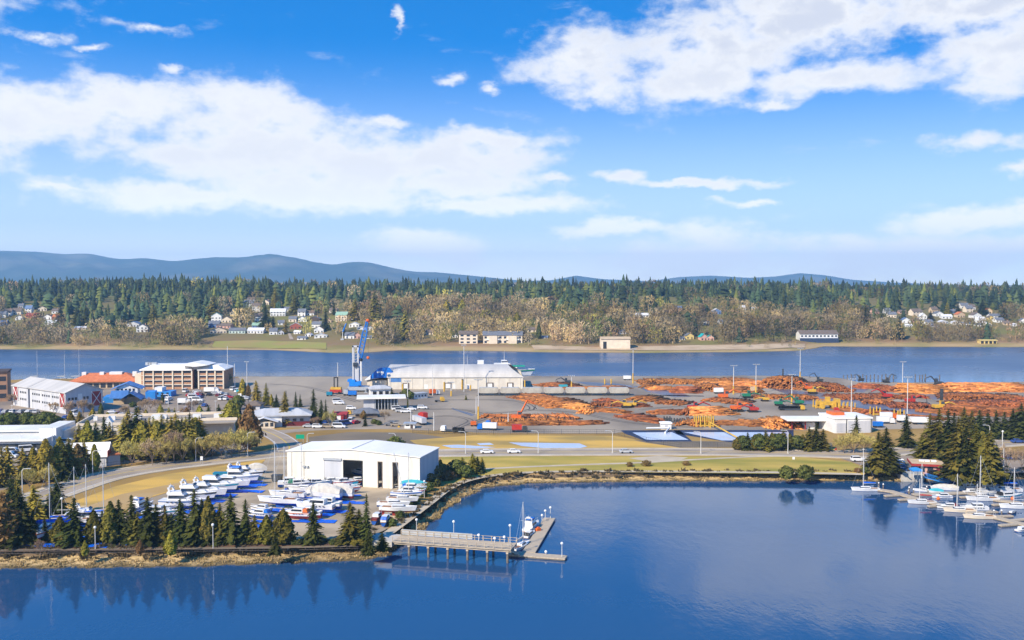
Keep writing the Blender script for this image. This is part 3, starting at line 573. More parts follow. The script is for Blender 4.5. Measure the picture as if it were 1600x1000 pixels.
def crown_mesh(seed, rx=2.4, z0=1.0, z1=10, m='olive_leaf', n=1700, shape='egg', size=.3, lump=.28, upright=.5, name='crown'):
    r = np.random.default_rng(seed); t = r.beta(1.3, 1.5, n); a = r.uniform(0, 2 * pi, n)
    if shape == 'egg': prof = np.sin(np.clip(t, 0, 1) ** .62 * pi) ** .75 * (1 - .25 * t)
    elif shape == 'cone': prof = (1 - t) ** .75 * np.clip(t * 9, .35, 1)
    elif shape == 'col': prof = np.clip((1 - t) * 5, .05, 1) ** .6 * np.clip(t * 8, .5, 1)
    else: prof = np.sqrt(np.maximum(0, 1 - (2 * t - 1) ** 2))
    p1, p2 = r.uniform(0, 6.3, 2); rad = rx * prof * (1 + lump * np.sin(a * 3 + p1 + t * 5) * .6 + lump * np.sin(a * 5 + p2 - t * 9) * .6 + lump * np.sin(t * 21 + a * 2) * .5)
    rad = rad * np.sqrt(r.uniform(.3, 1.06, n)); z = z0 + (z1 - z0) * t
    c = np.stack([rad * np.cos(a), rad * np.sin(a), z], -1); out = np.stack([np.cos(a), np.sin(a), r.uniform(-.2, .9, n)], -1)
    q = norm(r.normal(size=(n, 3)) + np.array((0, 0, upright * 2.0))); nn = norm(out + r.normal(size=(n, 3)) * .55)
    u = norm(q - nn * (q * nn).sum(-1, keepdims=True)); v = np.cross(nn, u); s = size * r.uniform(.55, 1.35, (n, 1))
    V, F = quads(c, u * s * 1.25, v * s * .75); return np_mesh(name, V, F, M(m))
def bare_meshes(seed, spread=2.6, m='twig', bm='pale_bark', narrow=1.0, ntw=1500, low=.22):
    r = np.random.default_rng(seed); mb = MB(); mb.tube((0, 0, -.3), (0, 0, 10 * low), .16, .13, 6); tips = []
    def grow(p, d, L_, rad, lev):
        q = p + d * L_; mb.tube(p, q, rad, rad * .6, 5 if lev < 2 else 3, False); tips.append((p, q, lev))
        if lev < 3:
            for _ in range(3 if lev else 3):
                e = norm(d + r.normal(size=3) * .42 + np.array((0, 0, .28))); grow(p + d * L_ * r.uniform(.55, 1), e, L_ * r.uniform(.58, .8), rad * .55, lev + 1)
    for k in range(7):
        a = 2 * pi * (k + r.uniform(-.3, .3)) / 7; e = norm(np.array((cos(a) * spread / 5 * narrow, sin(a) * spread / 5 * narrow, r.uniform(.7, 1.2)))); grow(np.array((0, 0, 10 * low * r.uniform(.75, 1))), e, 2.9, .085, 0)
    T = [x for x in tips if x[2] >= 2]; C = []; U = []; W = []
    for _ in range(ntw):
        p, q, _l = T[r.integers(len(T))]; c = p + (q - p) * r.uniform(.2, 1.15) + r.normal(size=3) * .24; d = norm((q - p) + r.normal(size=3) * 1.1 + (0, 0, .4)); s = norm(np.cross(d, r.normal(size=3)))
        C.append(c); U.append(d * r.uniform(.2, .42)); W.append(s * r.uniform(.022, .05))
    V, F = quads(C, U, W); V[:, 2] = np.clip(V[:, 2], .3, None); k = 10 / V[:, 2].max(); V = V * k
    t = mb.mesh('trunk', M(bm)); t.transform(__import__('mathutils').Matrix.Scale(k, 4)); return t, np_mesh('crown', V, F, M(m))
TR = {}
def kind_(k, variants): TR[k] = variants
TRUNK = trunk_mesh(9.3, .2, M('bark')); TRS = trunk_mesh(2.5, .22, M('bark'), 3)
kind_('spruce', [(TRUNK, conifer_mesh(s, R=R_, dens=11)) for s, R_ in ((1, 2.6), (2, 2.9), (3, 2.3), (4, 3.2))])
kind_('slim', [(TRUNK, conifer_mesh(s, R=1.7, m='spruce_leaf', dens=9)) for s in (11, 12)])
kind_('fir', [(TRUNK, conifer_mesh(s, R=R_, m='olive_leaf', droop=.2, pw=.75, dens=12)) for s, R_ in ((21, 2.4), (22, 2.8), (23, 2.1))])
kind_('cedar', [(TRS, crown_mesh(s, rx=q, shape='egg', z0=.4, m='olive_leaf', n=1900)) for s, q in ((31, 2.3), (32, 2.7), (33, 1.9))])
kind_('darkfir', [(TRUNK, conifer_mesh(s, R=R_, m='dark_olive_leaf', droop=.2, pw=.75, dens=12)) for s, R_ in ((24, 2.5), (25, 2.9))])
kind_('darkcedar', [(TRS, crown_mesh(s, rx=q, shape='egg', z0=.4, m='dark_olive_leaf', n=1900)) for s, q in ((34, 2.3), (35, 2.7))])
kind_('column', [(TRS, crown_mesh(s, rx=1.45, shape='egg', z0=.3, m='green_leaf', n=1500, size=.26)) for s in (41, 42)])
kind_('round', [(TRS, crown_mesh(s, rx=5.2, shape='ball', z0=1.2, m='green_leaf', n=2400, size=.42, lump=.34)) for s in (51, 52)])
kind_('shrub', [(TRS, crown_mesh(s, rx=5.5, shape='ball', z0=-1.2, m='green_leaf', n=1300, size=.55, lump=.3)) for s in (55, 56)])
kind_('rust', [(TRS, crown_mesh(s, rx=3.4, shape='egg', z0=.8, m='rust_leaf', n=1500, size=.3)) for s in (61, 62)])
kind_('bare', [bare_meshes(s) for s in (71, 72, 73)])
kind_('tallbare', [bare_meshes(s, narrow=.5, low=.3) for s in (75, 76)])
kind_('willow', [bare_meshes(s, m='twig_green', narrow=1.5, low=.1, ntw=2200) for s in (81, 82)])
kind_('brush', [(TRS, crown_mesh(s, rx=5.5, shape='ball', z0=-.8, m='rust_leaf', n=800, size=.5, lump=.35)) for s in (91, 92)])
WORDS = {'spruce': ('spruce_tree', 'dark green spruce'), 'slim': ('spruce_tree', 'slim dark pointed spruce'), 'fir': ('fir_tree', 'olive green fir'), 'cedar': ('cedar_tree', 'olive teardrop cedar'),
         'darkfir': ('fir_tree', 'dark olive fir'), 'darkcedar': ('cedar_tree', 'dark olive teardrop cedar'), 'column': ('cypress_tree', 'narrow green cypress'), 'round': ('pine_tree', 'round bushy green pine'), 'shrub': ('shrub', 'rounded green shrub'), 'rust': ('leafy_tree', 'rust brown leafy tree'),
         'bare': ('bare_tree', 'leafless tan tree'), 'tallbare': ('bare_tree', 'tall thin leafless tree'), 'willow': ('willow_tree', 'leafless yellow-twigged willow'), 'brush': ('shrub', 'brown dry shrub')}
GROW = {'along the near shore': 1.0, 'before the tan hall': 1.36, 'by the curving road': 1.05}
TPROTO = {}
WIDEN = {'spruce': 1.4, 'fir': 1.35, 'darkfir': 1.35, 'willow': .85, 'slim': 1.2, 'cedar': 1.1}
def tree(kind, px, py, hpx, place, wid=1.0, far=False, z=LAND, group=None):
    if kind == 'willow' and place == 'before the tan hall': hpx *= .74
    if kind in ('fir', 'cedar') and place in ('along the near shore', 'in the grove above the marina', 'in the far row beyond the marina road', 'beside the settling ponds'): kind = 'dark' + kind
    p = GF(px, py) if far else G(px, py, z); top = ZT(px, py - hpx * GROW.get(place, 1.0), p[1]); h = max(top - p[2], 1.0)
    v = random.randrange(len(TR[kind])); nm, ph = WORDS[kind]; key = (kind, v)
    if key not in TPROTO:
        o = bpy.data.objects.new(nm, None); COL.objects.link(o); tk, cr = TR[kind][v]
        link('stem' if 'shrub' in nm else 'trunk', tk, o); link('crown', cr, o); TPROTO[key] = o
    else: o = copy_tree(TPROTO[key])
    s = h / 10; o.location = (p[0], p[1], p[2]); o.rotation_euler = (0, 0, random.uniform(0, 6.28)); o.scale = (s * wid * WIDEN.get(kind, 1), s * wid * WIDEN.get(kind, 1), s)
    if 'label' in o: del o['label']
    tag(o, ph + ' ' + place, 'shrub' if nm == 'shrub' else 'tree', group or ('shrubs ' if nm == 'shrub' else 'trees ') + place, px=px)
A = 'along the near shore'
for k, x, y, h, w in [('rust', 6, 852, 82, 1.1), ('spruce', 30, 850, 88, 1.0), ('spruce', 52, 848, 50, .9), ('cedar', 94, 851, 44, 1.25), ('spruce', 117, 851, 74, 1.05), ('cedar', 147, 849, 52, 1.0), ('cedar', 173, 850, 66, 1.0), ('spruce', 186, 848, 68, .9),
                      ('spruce', 206, 847, 74, .95), ('spruce', 231, 850, 74, 1.1), ('fir', 258, 849, 60, 1.0), ('spruce', 282, 849, 70, 1.1), ('spruce', 304, 849, 84, 1.05), ('cedar', 326, 850, 74, .8), ('fir', 344, 848, 62, 1.0), ('spruce', 361, 849, 78, 1.0), ('spruce', 384, 848, 68, 1.0),
                      ('cedar', 417, 851, 46, 1.2), ('cedar', 443, 850, 54, 1.25), ('spruce', 490, 850, 66, 1.05), ('fir', 547, 848, 64, 1.2), ('slim', 573, 850, 78, .9), ('spruce', 576, 868, 40, 1.0), ('spruce', 597, 861, 30, 1.3), ('spruce', 431, 867, 36, 1.1), ('spruce', 268, 849, 48, 1.2), ('fir', 215, 849, 50, 1.0), ('spruce', 160, 847, 50, 1), ('spruce', 70, 848, 40, 1.0), ('spruce', 330, 846, 60, 1.1), ('fir', 398, 848, 44, 1), ('spruce', 244, 843, 56, 1.1), ('spruce', 316, 843, 64, 1.1), ('spruce', 40, 842, 60, 1.0), ('fir', 561, 847, 52, 1.0)]: tree(k, x, y, h, A, w)
for k, x, y, h, w in [('cedar', 133, 869, 24, .95), ('cedar', 267, 868, 38, 1.0), ('rust', 219, 867, 24, .8), ('bare', 63, 866, 24, .8)]: tree(k, x, y, h, 'on the near bank below the path', w)
for x in (482, 470, 458, 540, 530, 520): tree('shrub', x + random.uniform(-3, 3), 851, 9, A, 1.0)
A = 'by the curving road'
for k, x, y, h, w in [('spruce', 18, 800, 56, .9), ('fir', 52, 812, 52, 1.0), ('spruce', 90, 806, 62, .8), ('fir', 80, 806, 44, 1.1), ('fir', 3, 760, 58, 1.0), ('fir', 12, 742, 44, 1), ('fir', 36, 753, 52, 1.1), ('cedar', 52, 752, 50, .9), ('fir', 66, 752, 54, 1.0), ('cedar', 72, 752, 62, 1.0), ('fir', 86, 750, 50, 1.1), ('spruce', 96, 748, 60, 1.0), ('cedar', 94, 748, 62, .9), ('fir', 108, 745, 58, 1.0), ('rust', 122, 738, 42, 1.1), ('fir', 132, 736, 46, .9), ('cedar', 148, 736, 40, .9), ('willow', 46, 764, 34, .9), ('willow', 72, 762, 34, .8), ('fir', 26, 790, 40, 1)]: tree(k, x, y, h, A, w)
A = 'before the tan hall'
for k, x, y, h, w in [('fir', 194, 716, 46, 1.1), ('cedar', 222, 718, 44, 1.0), ('fir', 234, 717, 48, 1.0), ('cedar', 246, 718, 44, 1.0), ('fir', 268, 718, 50, 1.0), ('cedar', 279, 717, 44, .9), ('fir', 291, 716, 48, 1.0), ('cedar', 302, 715, 44, 1.0), ('fir', 312, 713, 46, 1.0), ('fir', 124, 703, 30, 1.2), ('cedar', 137, 707, 36, 1.0), ('fir', 150, 705, 34, 1.0), ('spruce', 163, 708, 42, 1.0), ('fir', 172, 708, 36, 1.0), ('fir', 200, 713, 52, 1.2), ('spruce', 214, 712, 56, 1.2), ('spruce', 228, 714, 44, 1.2), ('fir', 240, 712, 46, 1.0), ('fir', 253, 716, 50, .95), ('spruce', 262, 712, 44, 1.0), ('fir', 275, 713, 50, 1.0), ('fir', 285, 711, 44, 1.0), ('spruce', 297, 713, 50, 1.0), ('cedar', 306, 713, 44, .9), ('willow', 206, 727, 42, 1.0), ('bare', 238, 727, 32, 1.0), ('willow', 260, 725, 48, 1.0), ('bare', 272, 722, 38, .9), ('willow', 286, 722, 42, .9), ('willow', 318, 719, 42, 1.2), ('willow', 332, 715, 36, 1.1), ('willow', 346, 714, 46, 1.1), ('willow', 362, 713, 40, 1.2), ('willow', 384, 708, 42, 1.0), ('rust', 390, 703, 52, .8), ('willow', 374, 712, 44, 1.1)]: tree(k, x, y, h, A, w)
A = 'behind the tan hall'
for k, x, y, h, w in [('round', 14, 675, 30, 1.0), ('round', 42, 675, 30, .8), ('round', 72, 678, 34, .95), ('round', 58, 676, 28, .9), ('round', 88, 674, 24, .8), ('cedar', 111, 683, 40, .9), ('column', 158, 662, 32, 1.1), ('cedar', 145, 662, 24, 1), ('cedar', 168, 662, 18, 1.3), ('fir', 124, 662, 20, 1.3), ('cedar', 182, 662, 18, 1.4), ('fir', 201, 662, 24, 1.2), ('fir', 216, 662, 28, 1.0), ('cedar', 228, 662, 22, 1.1), ('cedar', 251, 662, 30, .8), ('fir', 264, 662, 26, .9), ('fir', 273, 661, 24, .8), ('rust', 292, 660, 22, 1.2), ('cedar', 312, 660, 26, 1.0), ('bare', 300, 645, 22, 1.0), ('bare', 235, 642, 22, 1.2), ('bare', 245, 643, 20, 1.2), ('tallbare', 108, 660, 36, 1), ('tallbare', 130, 655, 34, 1), ('tallbare', 142, 653, 26, 1), ('tallbare', 195, 655, 24, 1.2), ('bare', 224, 648, 26, 1.0), ('bare', 288, 654, 20, 1.2), ('spruce', 326, 655, 22, 1.3), ('spruce', 342, 655, 24, 1.0), ('cedar', 346, 671, 26, 1), ('cedar', 360, 674, 48, 1.1), ('cedar', 370, 668, 36, 1.0), ('round', 372, 640, 22, .8), ('spruce', 376, 672, 36, .7), ('column', 254, 632, 16, 1.2), ('shrub', 208, 636, 8, 1.2), ('round', 351, 604, 24, .6), ('cedar', 379, 620, 28, 1.0), ('rust', 388, 620, 20, .7), ('fir', 400, 632, 38, .8), ('fir', 416, 634, 36, .8), ('cedar', 424, 634, 18, .8), ('spruce', 432, 636, 20, 1.1), ('bare', 20, 634, 20, 1.3), ('bare', 84, 645, 18, 1.4), ('shrub', 330, 659, 7, 1.6), ('rust', 290, 664, 16, 1.1)]: tree(k, x, y, h, A, w)
A = 'near the low clubhouse'
for k, x, y, h, w in [('fir', 445, 665, 54, .8), ('slim', 447, 634, 24, 1), ('slim', 462, 636, 24, 1.1), ('slim', 469, 636, 20, 1.1), ('spruce', 490, 660, 52, .85), ('spruce', 502, 662, 38, 1), ('slim', 509, 660, 36, .9), ('willow', 516, 667, 28, 1.0), ('bare', 492, 668, 18, 1.2), ('slim', 571, 666, 18, 1.2), ('shrub', 585, 662, 7, 1.3), ('shrub', 592, 664, 7, 1.1), ('bare', 601, 660, 20, 1), ('rust', 568, 655, 14, 1.2), ('spruce', 612, 620, 14, 1.2), ('round', 634, 622, 14, 1.0), ('round', 641, 624, 12, 1.0), ('fir', 728, 625, 9, 1)]: tree(k, x, y, h, A, w)
tree('shrub', 617, 706, 24, 'behind the white boat shed')
A = 'in the row beside the boatyard path'
for x, y, h in [(613, 822, 12), (625, 810, 12), (638, 797, 13), (648, 787, 13), (660, 776, 13), (671, 767, 13), (681, 760, 12)]: tree('shrub', x, y, h, A, 1.0)
A = 'beside the white boat shed'
for k, x, y, h, w in [('brush', 632, 794, 10, 1), ('brush', 643, 785, 11, 1), ('brush', 655, 775, 14, 1.0), ('brush', 664, 766, 14, 1.1), ('brush', 672, 758, 18, 1.1), ('brush', 682, 750, 22, 1), ('brush', 692, 745, 20, 1), ('cedar', 688, 746, 28, 1.1), ('round', 714, 745, 26, 1), ('fir', 722, 742, 28, 1.2), ('fir', 738, 740, 32, 1.1), ('spruce', 746, 739, 26, 1.2), ('fir', 753, 736, 22, 1.1), ('round', 728, 747, 20, 1.0), ('brush', 700, 750, 16, 1.2), ('brush', 620, 805, 10, 1.1), ('brush', 608, 816, 9, 1.1)]: tree(k, x, y, h, A, w)
A = 'beside the settling ponds'
for k, x, y, h, w in [('cedar', 1152, 703, 20, 1.3), ('round', 1161, 703, 22, .9), ('spruce', 1168, 703, 28, 1.1), ('cedar', 1178, 704, 24, 1.2), ('round', 1186, 704, 26, .8), ('fir', 1196, 704, 32, 1.2), ('cedar', 1206, 704, 28, 1.1), ('round', 1215, 704, 26, 1.0), ('fir', 1224, 703, 34, 1.1), ('cedar', 1234, 703, 26, 1.1), ('round', 1245, 703, 22, 1.0), ('cedar', 1254, 703, 24, 1.2), ('fir', 1264, 704, 38, 1.1), ('spruce', 1275, 704, 44, 1.1), ('fir', 1286, 704, 34, 1.2), ('willow', 1318, 708, 30, 1.3), ('willow', 1334, 708, 36, 1.3), ('willow', 1350, 706, 30, 1.3), ('slim', 1338, 690, 42, 1.3)]: tree(k, x, y, h, A, w)
A = 'in the grove above the marina'
for k, x, y, h, w in [('fir', 1372, 738, 64, 1.1), ('spruce', 1384, 738, 70, 1.2), ('spruce', 1416, 699, 52, 1.2), ('fir', 1452, 728, 82, .9), ('fir', 1440, 722, 44, 1.1), ('fir', 1466, 730, 92, .85), ('spruce', 1480, 732, 92, .9), ('fir', 1496, 750, 98, .9), ('spruce', 1508, 752, 86, .95), ('fir', 1524, 752, 90, 1.0), ('cedar', 1534, 754, 78, .9), ('fir', 1546, 755, 84, .95), ('spruce', 1556, 754, 60, 1.1), ('spruce', 1490, 700, 56, 1.0), ('bare', 1573, 742, 50, .7), ('bare', 1596, 738, 42, .8)]: tree(k, x, y, h, A, w)
A = 'in the far row beyond the marina road'
for x, y, h in [(1506, 682, 46), (1518, 683, 42), (1530, 684, 44), (1543, 684, 40), (1556, 685, 44), (1569, 685, 42), (1582, 686, 48), (1595, 686, 56), (1608, 686, 60)]: tree(random.choice(('spruce', 'fir', 'spruce')), x, y, h, A, 1.25)
A = 'on the shore lawn'
for k, x, y, h, w in [('shrub', 1229, 746, 18, 1), ('shrub', 1258, 746, 19, 1.1), ('brush', 1010, 728, 9, 1.4), ('brush', 984, 729, 7, 1.3), ('brush', 1072, 727, 7, 1.5), ('shrub', 1352, 738, 8, 1.4), ('brush', 1340, 738, 7, 1.5)]: tree(k, x, y, h, A, w)
# ---------- trees of the far shore that stand alone ----------
A = 'among the far shore houses'
for k, x, y, h, w in [('spruce', 415, 516, 44, .9), ('spruce', 509, 516, 32, 1.1), ('spruce', 375, 508, 34, 1), ('fir', 335, 500, 40, 1), ('fir', 460, 491, 34, 1), ('spruce', 522, 492, 20, 1), ('fir', 430, 482, 34, 1.1), ('spruce', 120, 508, 28, 1.2), ('spruce', 134, 507, 28, 1.2), ('spruce', 95, 500, 22, 1), ('fir', 6, 536, 24, 1.3), ('fir', 240, 514, 40, 1), ('fir', 556, 500, 34, 1.0), ('fir', 585, 500, 44, 1.1), ('fir', 633, 530, 46, 1), ('cedar', 698, 500, 30, 1), ('column', 818, 528, 22, 1.2), ('column', 842, 530, 26, 1.1), ('cedar', 808, 512, 24, 1), ('cedar', 722, 494, 26, 1), ('cedar', 918, 530, 16, .8), ('spruce', 1053, 528, 18, 1), ('spruce', 1115, 530, 16, 1.2), ('spruce', 1405, 530, 36, 1.1), ('spruce', 1352, 520, 40, 1), ('spruce', 1454, 501, 16, 1.4), ('spruce', 1497, 492, 18, 1.2), ('spruce', 1568, 500, 20, 1.3), ('spruce', 1535, 492, 26, 1), ('fir', 1480, 492, 20, 1), ('fir', 446, 521, 22, .9), ('spruce', 537, 525, 16, 1.2), ('spruce', 427, 515, 22, 1)]: tree(k, x, y, h, A, w, far=True)
# ---------- the wooded hill: nobody could count it ----------
def far_wood(name, mask, n, kind, hrange, matname, seed, label):
    r = np.random.default_rng(seed); X = []; tries = 0
    x = r.uniform(-1150, 1150, n * 12); y = r.uniform(840, 2000, n * 12); ok = (np.abs(x) < y * .66 + 40); x, y = x[ok], y[ok]
    s = y - np.interp(x, FSW[:, 0], FSW[:, 1]); a = 800 + FPX * x / y; keep = r.random(len(x)) < mask(a, s, x, y); x, y = x[keep][:n], y[keep][:n]; n = len(x)
    z = th(x, y); h = r.uniform(*hrange, n) * (1 + .2 * vnoise(x, y, .03, seed)); tint = r.uniform(.5, 1.5, n); VV = []; FF = []; TT = []; off = 0
    for i in range(n):
        if kind == 'conifer':
            k = 6; L_ = 5; vs = []; wide = r.random() < .55; h[i] *= r.uniform(.55, .9) if wide else r.uniform(.75, 1.2); rad = h[i] * (r.uniform(.3, .46) if wide else r.uniform(.16, .27)); pw_ = .45 if wide else .8
            aa = r.uniform(0, 6.3); lean = r.normal(0, .01, 2) * h[i]
            for j in range(L_):
                t0 = .06 + .86 * j / L_; ang = aa + j * .6 + np.arange(k) * 2 * pi / k; rr = rad * (1 - t0) ** pw_ * r.uniform(.55, 1.4, k)
                vs.append(np.stack([rr * np.cos(ang), rr * np.sin(ang), h[i] * (t0 + r.uniform(-.05, .03, k))], -1)); tp = min(1.0, t0 + .86 / L_ * 1.9); vs.append(np.array([[lean[0] * tp, lean[1] * tp, h[i] * tp]]))
            v = np.concatenate(vs); f = np.array([(j * (k + 1) + q, j * (k + 1) + (q + 1) % k, j * (k + 1) + k) for j in range(L_) for q in range(k)])
        else:
            m = 190; t = r.beta(1.5, 1.2, m); an = r.uniform(0, 6.3, m); rr = h[i] * .42 * np.sqrt(np.maximum(.04, 1 - (1.7 * t - .85) ** 2)) * np.sqrt(r.uniform(.45, 1, m)) * (1 + .25 * np.sin(an * 3 + i)); c = np.stack([rr * np.cos(an), rr * np.sin(an), h[i] * (.08 + .9 * t)], -1)
            d = norm(r.normal(size=(m, 3)) * .6 + np.stack([np.cos(an) * .5, np.sin(an) * .5, np.ones(m)], -1)); sd = norm(np.cross(d, r.normal(size=(m, 3)))); l = h[i] * r.uniform(.04, .1, (m, 1)); w_ = h[i] * r.uniform(.01, .028, (m, 1))
            v = np.stack([c - d * l - sd * w_, c - d * l + sd * w_, c + d * l], 1).reshape(-1, 3); f = np.arange(3 * m).reshape(m, 3)
            q = np.array([[-.02, 0, 0], [.02, 0, 0], [0, 0, .6]]) * h[i]; v = np.concatenate([v, q]); f = np.concatenate([f, [[3 * m, 3 * m + 1, 3 * m + 2]]])
        VV.append(v + (x[i], y[i], z[i] - .3)); FF.append(f + off); off += len(v)
        hue = r.random(); big = vnoise(np.array([x[i]]), np.array([y[i]]), .02, seed + 1)[0]
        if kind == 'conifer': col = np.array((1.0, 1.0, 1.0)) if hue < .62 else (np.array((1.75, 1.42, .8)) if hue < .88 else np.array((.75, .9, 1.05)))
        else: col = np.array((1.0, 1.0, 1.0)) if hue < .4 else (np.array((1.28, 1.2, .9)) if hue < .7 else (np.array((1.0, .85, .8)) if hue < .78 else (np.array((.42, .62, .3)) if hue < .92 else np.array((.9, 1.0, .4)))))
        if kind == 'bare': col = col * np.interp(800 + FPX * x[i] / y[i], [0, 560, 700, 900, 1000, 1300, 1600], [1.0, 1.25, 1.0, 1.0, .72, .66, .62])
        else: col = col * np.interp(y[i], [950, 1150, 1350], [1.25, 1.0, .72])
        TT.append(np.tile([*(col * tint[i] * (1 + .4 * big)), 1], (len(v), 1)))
    o = link(name, np_mesh(name, np.concatenate(VV), np.concatenate(FF), M(matname), tint=np.concatenate(TT)))
    o['kind'] = 'stuff'; o['label'] = label; return o
def near_house(x, y):
    m = np.ones(len(x))
    for (hx, hy, hr) in HOUSE_SPOTS:   # leave the houses and the ground in front of them clear
        dx = (x - hx * y / hy); m *= ~((np.abs(dx) < hr) & (y > hy - 55) & (y < hy + 8))
    return m
# ---------- houses of the far shore ----------
HOUSE_SPOTS = []
WALLS = {'white': M('white_paint'), 'cream': M('cream_wall'), 'pale green': M('pale_green'), 'pink': M('pink_wall'), 'blue': M('blue_wall'), 'brown': M('dark_brown'), 'tan': M('tan_wall'), 'red': M('red_wall'), 'yellow': M('yellow_wall'), 'grey': M('grey_wall')}
mat('roof_green', (.25, .4, .3), rough=.8); mat('roof_teal', (.02, .36, .36), rough=.7); mat('roof_orange', (.5, .16, .06), rough=.8); mat('roof_white', (.7, .7, .7), rough=.6)
ROOFS = {'grey': M('slate_roof'), 'brown': M('brown_roof'), 'green': M('roof_green'), 'teal': M('roof_teal'), 'orange': M('roof_orange'), 'blue': mat('slate_blue', (.12, .18, .3), rough=.8), 'white': M('roof_white'), 'red': M('barn_red')}
def win(parent, x, z, w, h, y=-.04, m='dark_glass', rz=0, ax='y', d=.08, name='window'):
    k = ('win', round(w, 2), round(h, 2), m, ax, name)
    if k not in _wc:
        mb = MB(); (mb.box(-w / 2, w / 2, -d / 2, d / 2, 0, h) if ax == 'y' else mb.box(-d / 2, d / 2, -w / 2, w / 2, 0, h)); _wc[k] = mb.mesh(name, M(m))
    o = link(name, _wc[k], parent, (x, y, z) if ax == 'y' else (y, x, z)); return o
_wc = {}
def gable_roof(x0, x1, y0, y1, z, rise, over=.4, along='x', th_=.18):
    mb = MB()
    if along == 'x':
        ym = (y0 + y1) / 2; a, b = x0 - over, x1 + over
        for s, ye in ((-1, y0 - over), (1, y1 + over)):
            zz = z - rise * over / ((y1 - y0) / 2); P = [(a, ye, zz), (b, ye, zz), (b, ym, z + rise), (a, ym, z + rise)]
            T = [(p[0], p[1], p[2] + th_) for p in P]; mb.faces(P + T, [(0, 1, 2, 3), (4, 5, 6, 7), (0, 1, 5, 4), (1, 2, 6, 5), (3, 0, 4, 7)])
    else:
        xm = (x0 + x1) / 2; a, b = y0 - over, y1 + over
        for s, xe in ((-1, x0 - over), (1, x1 + over)):
            zz = z - rise * over / ((x1 - x0) / 2); P = [(xe, a, zz), (xe, b, zz), (xm, b, z + rise), (xm, a, z + rise)]
            T = [(p[0], p[1], p[2] + th_) for p in P]; mb.faces(P + T, [(0, 1, 2, 3), (4, 5, 6, 7), (0, 1, 5, 4), (1, 2, 6, 5), (3, 0, 4, 7)])
    return mb
def gable_walls(x0, x1, y0, y1, z0, z, rise, along='x'):
    mb = MB()
    if along == 'x':
        ym = (y0 + y1) / 2; prof = [(y0, z0), (y1, z0), (y1, z), (ym, z + rise), (y0, z)]; n = 5
        vs = [(x0, p[0], p[1]) for p in prof] + [(x1, p[0], p[1]) for p in prof]
    else:
        xm = (x0 + x1) / 2; prof = [(x0, z0), (x1, z0), (x1, z), (xm, z + rise), (x0, z)]; n = 5
        vs = [(p[0], y0, p[1]) for p in prof] + [(p[0], y1, p[1]) for p in prof]
    return mb.faces(vs, [(4, 3, 2, 1, 0), (5, 6, 7, 8, 9)] + [(k, (k + 1) % n, n + (k + 1) % n, n + k) for k in range(n)])
def house(px, py, wpx, hpx, wall='white', roof='grey', place='', along=None, z_off=0):
    p = GF(px, py); sc = p[1] / FPX; w_ = max(4.5, wpx * sc * .92); h = max(2.6, hpx * sc); d = min(9, max(6, w_ * .75)); rise = min(h * .42, 3.2); wall_h = h - rise
    along = along or random.choice('xxy'); HOUSE_SPOTS.append((p[0], p[1], w_ / 2 + 3.5))
    rz = random.uniform(-.25, .25)
    t = thing('house', f'{wall} house with {roof} roof {place}', 'house', (p[0], p[1], p[2] - .3), rz, 'houses ' + place)
    gable_walls(-w_ / 2, w_ / 2, 0, d, -1.5, wall_h, rise, along).build('wall', WALLS[wall], t)
    rf = gable_roof(-w_ / 2, w_ / 2, 0, d, wall_h, rise, .45, along).build('roof', ROOFS[roof], t)
    if random.random() < .5: MB().cbox(w_ * .22, d * .55, wall_h + rise * .4, .7, .7, rise * .6 + .9).build('chimney', M('brick_tan'), rf)
    n = max(2, int(w_ / 3)); fl = 2 if wall_h > 4.6 else 1
    for f in range(fl):
        for i in range(n):
            if f == 0 and i == n // 2: win(t, -w_ / 2 + (i + .5) * w_ / n, .05, 1.1, 2.1, m='dark_brown', name='door')
            else: win(t, -w_ / 2 + (i + .5) * w_ / n, .9 + f * 2.7, 1.4, 1.25)
    return t
E = 'on the far left hillside'
for a in [(4, 497, 10, 11, 'white', 'grey'), (12, 494, 12, 12, 'white', 'brown'), (26, 492, 14, 11, 'cream', 'brown'), (30, 500, 13, 8, 'white', 'grey'), (44, 489, 11, 12, 'white', 'blue'), (48, 497, 22, 8, 'red', 'red'), (66, 486, 14, 8, 'cream', 'brown'), (86, 490, 11, 8, 'white', 'brown'), (74, 499, 14, 8, 'white', 'brown'), (86, 499, 9, 8, 'red', 'orange'), (78, 508, 18, 8, 'white', 'white'), (5, 509, 12, 9, 'blue', 'blue'), (208, 511, 21, 9, 'grey', 'blue'), (222, 519, 19, 13, 'white', 'grey'), (32, 482, 8, 8, 'white', 'grey'), (125, 515, 20, 5, 'white', 'white')]: house(*a, E)
E = 'on the middle slope across the water'
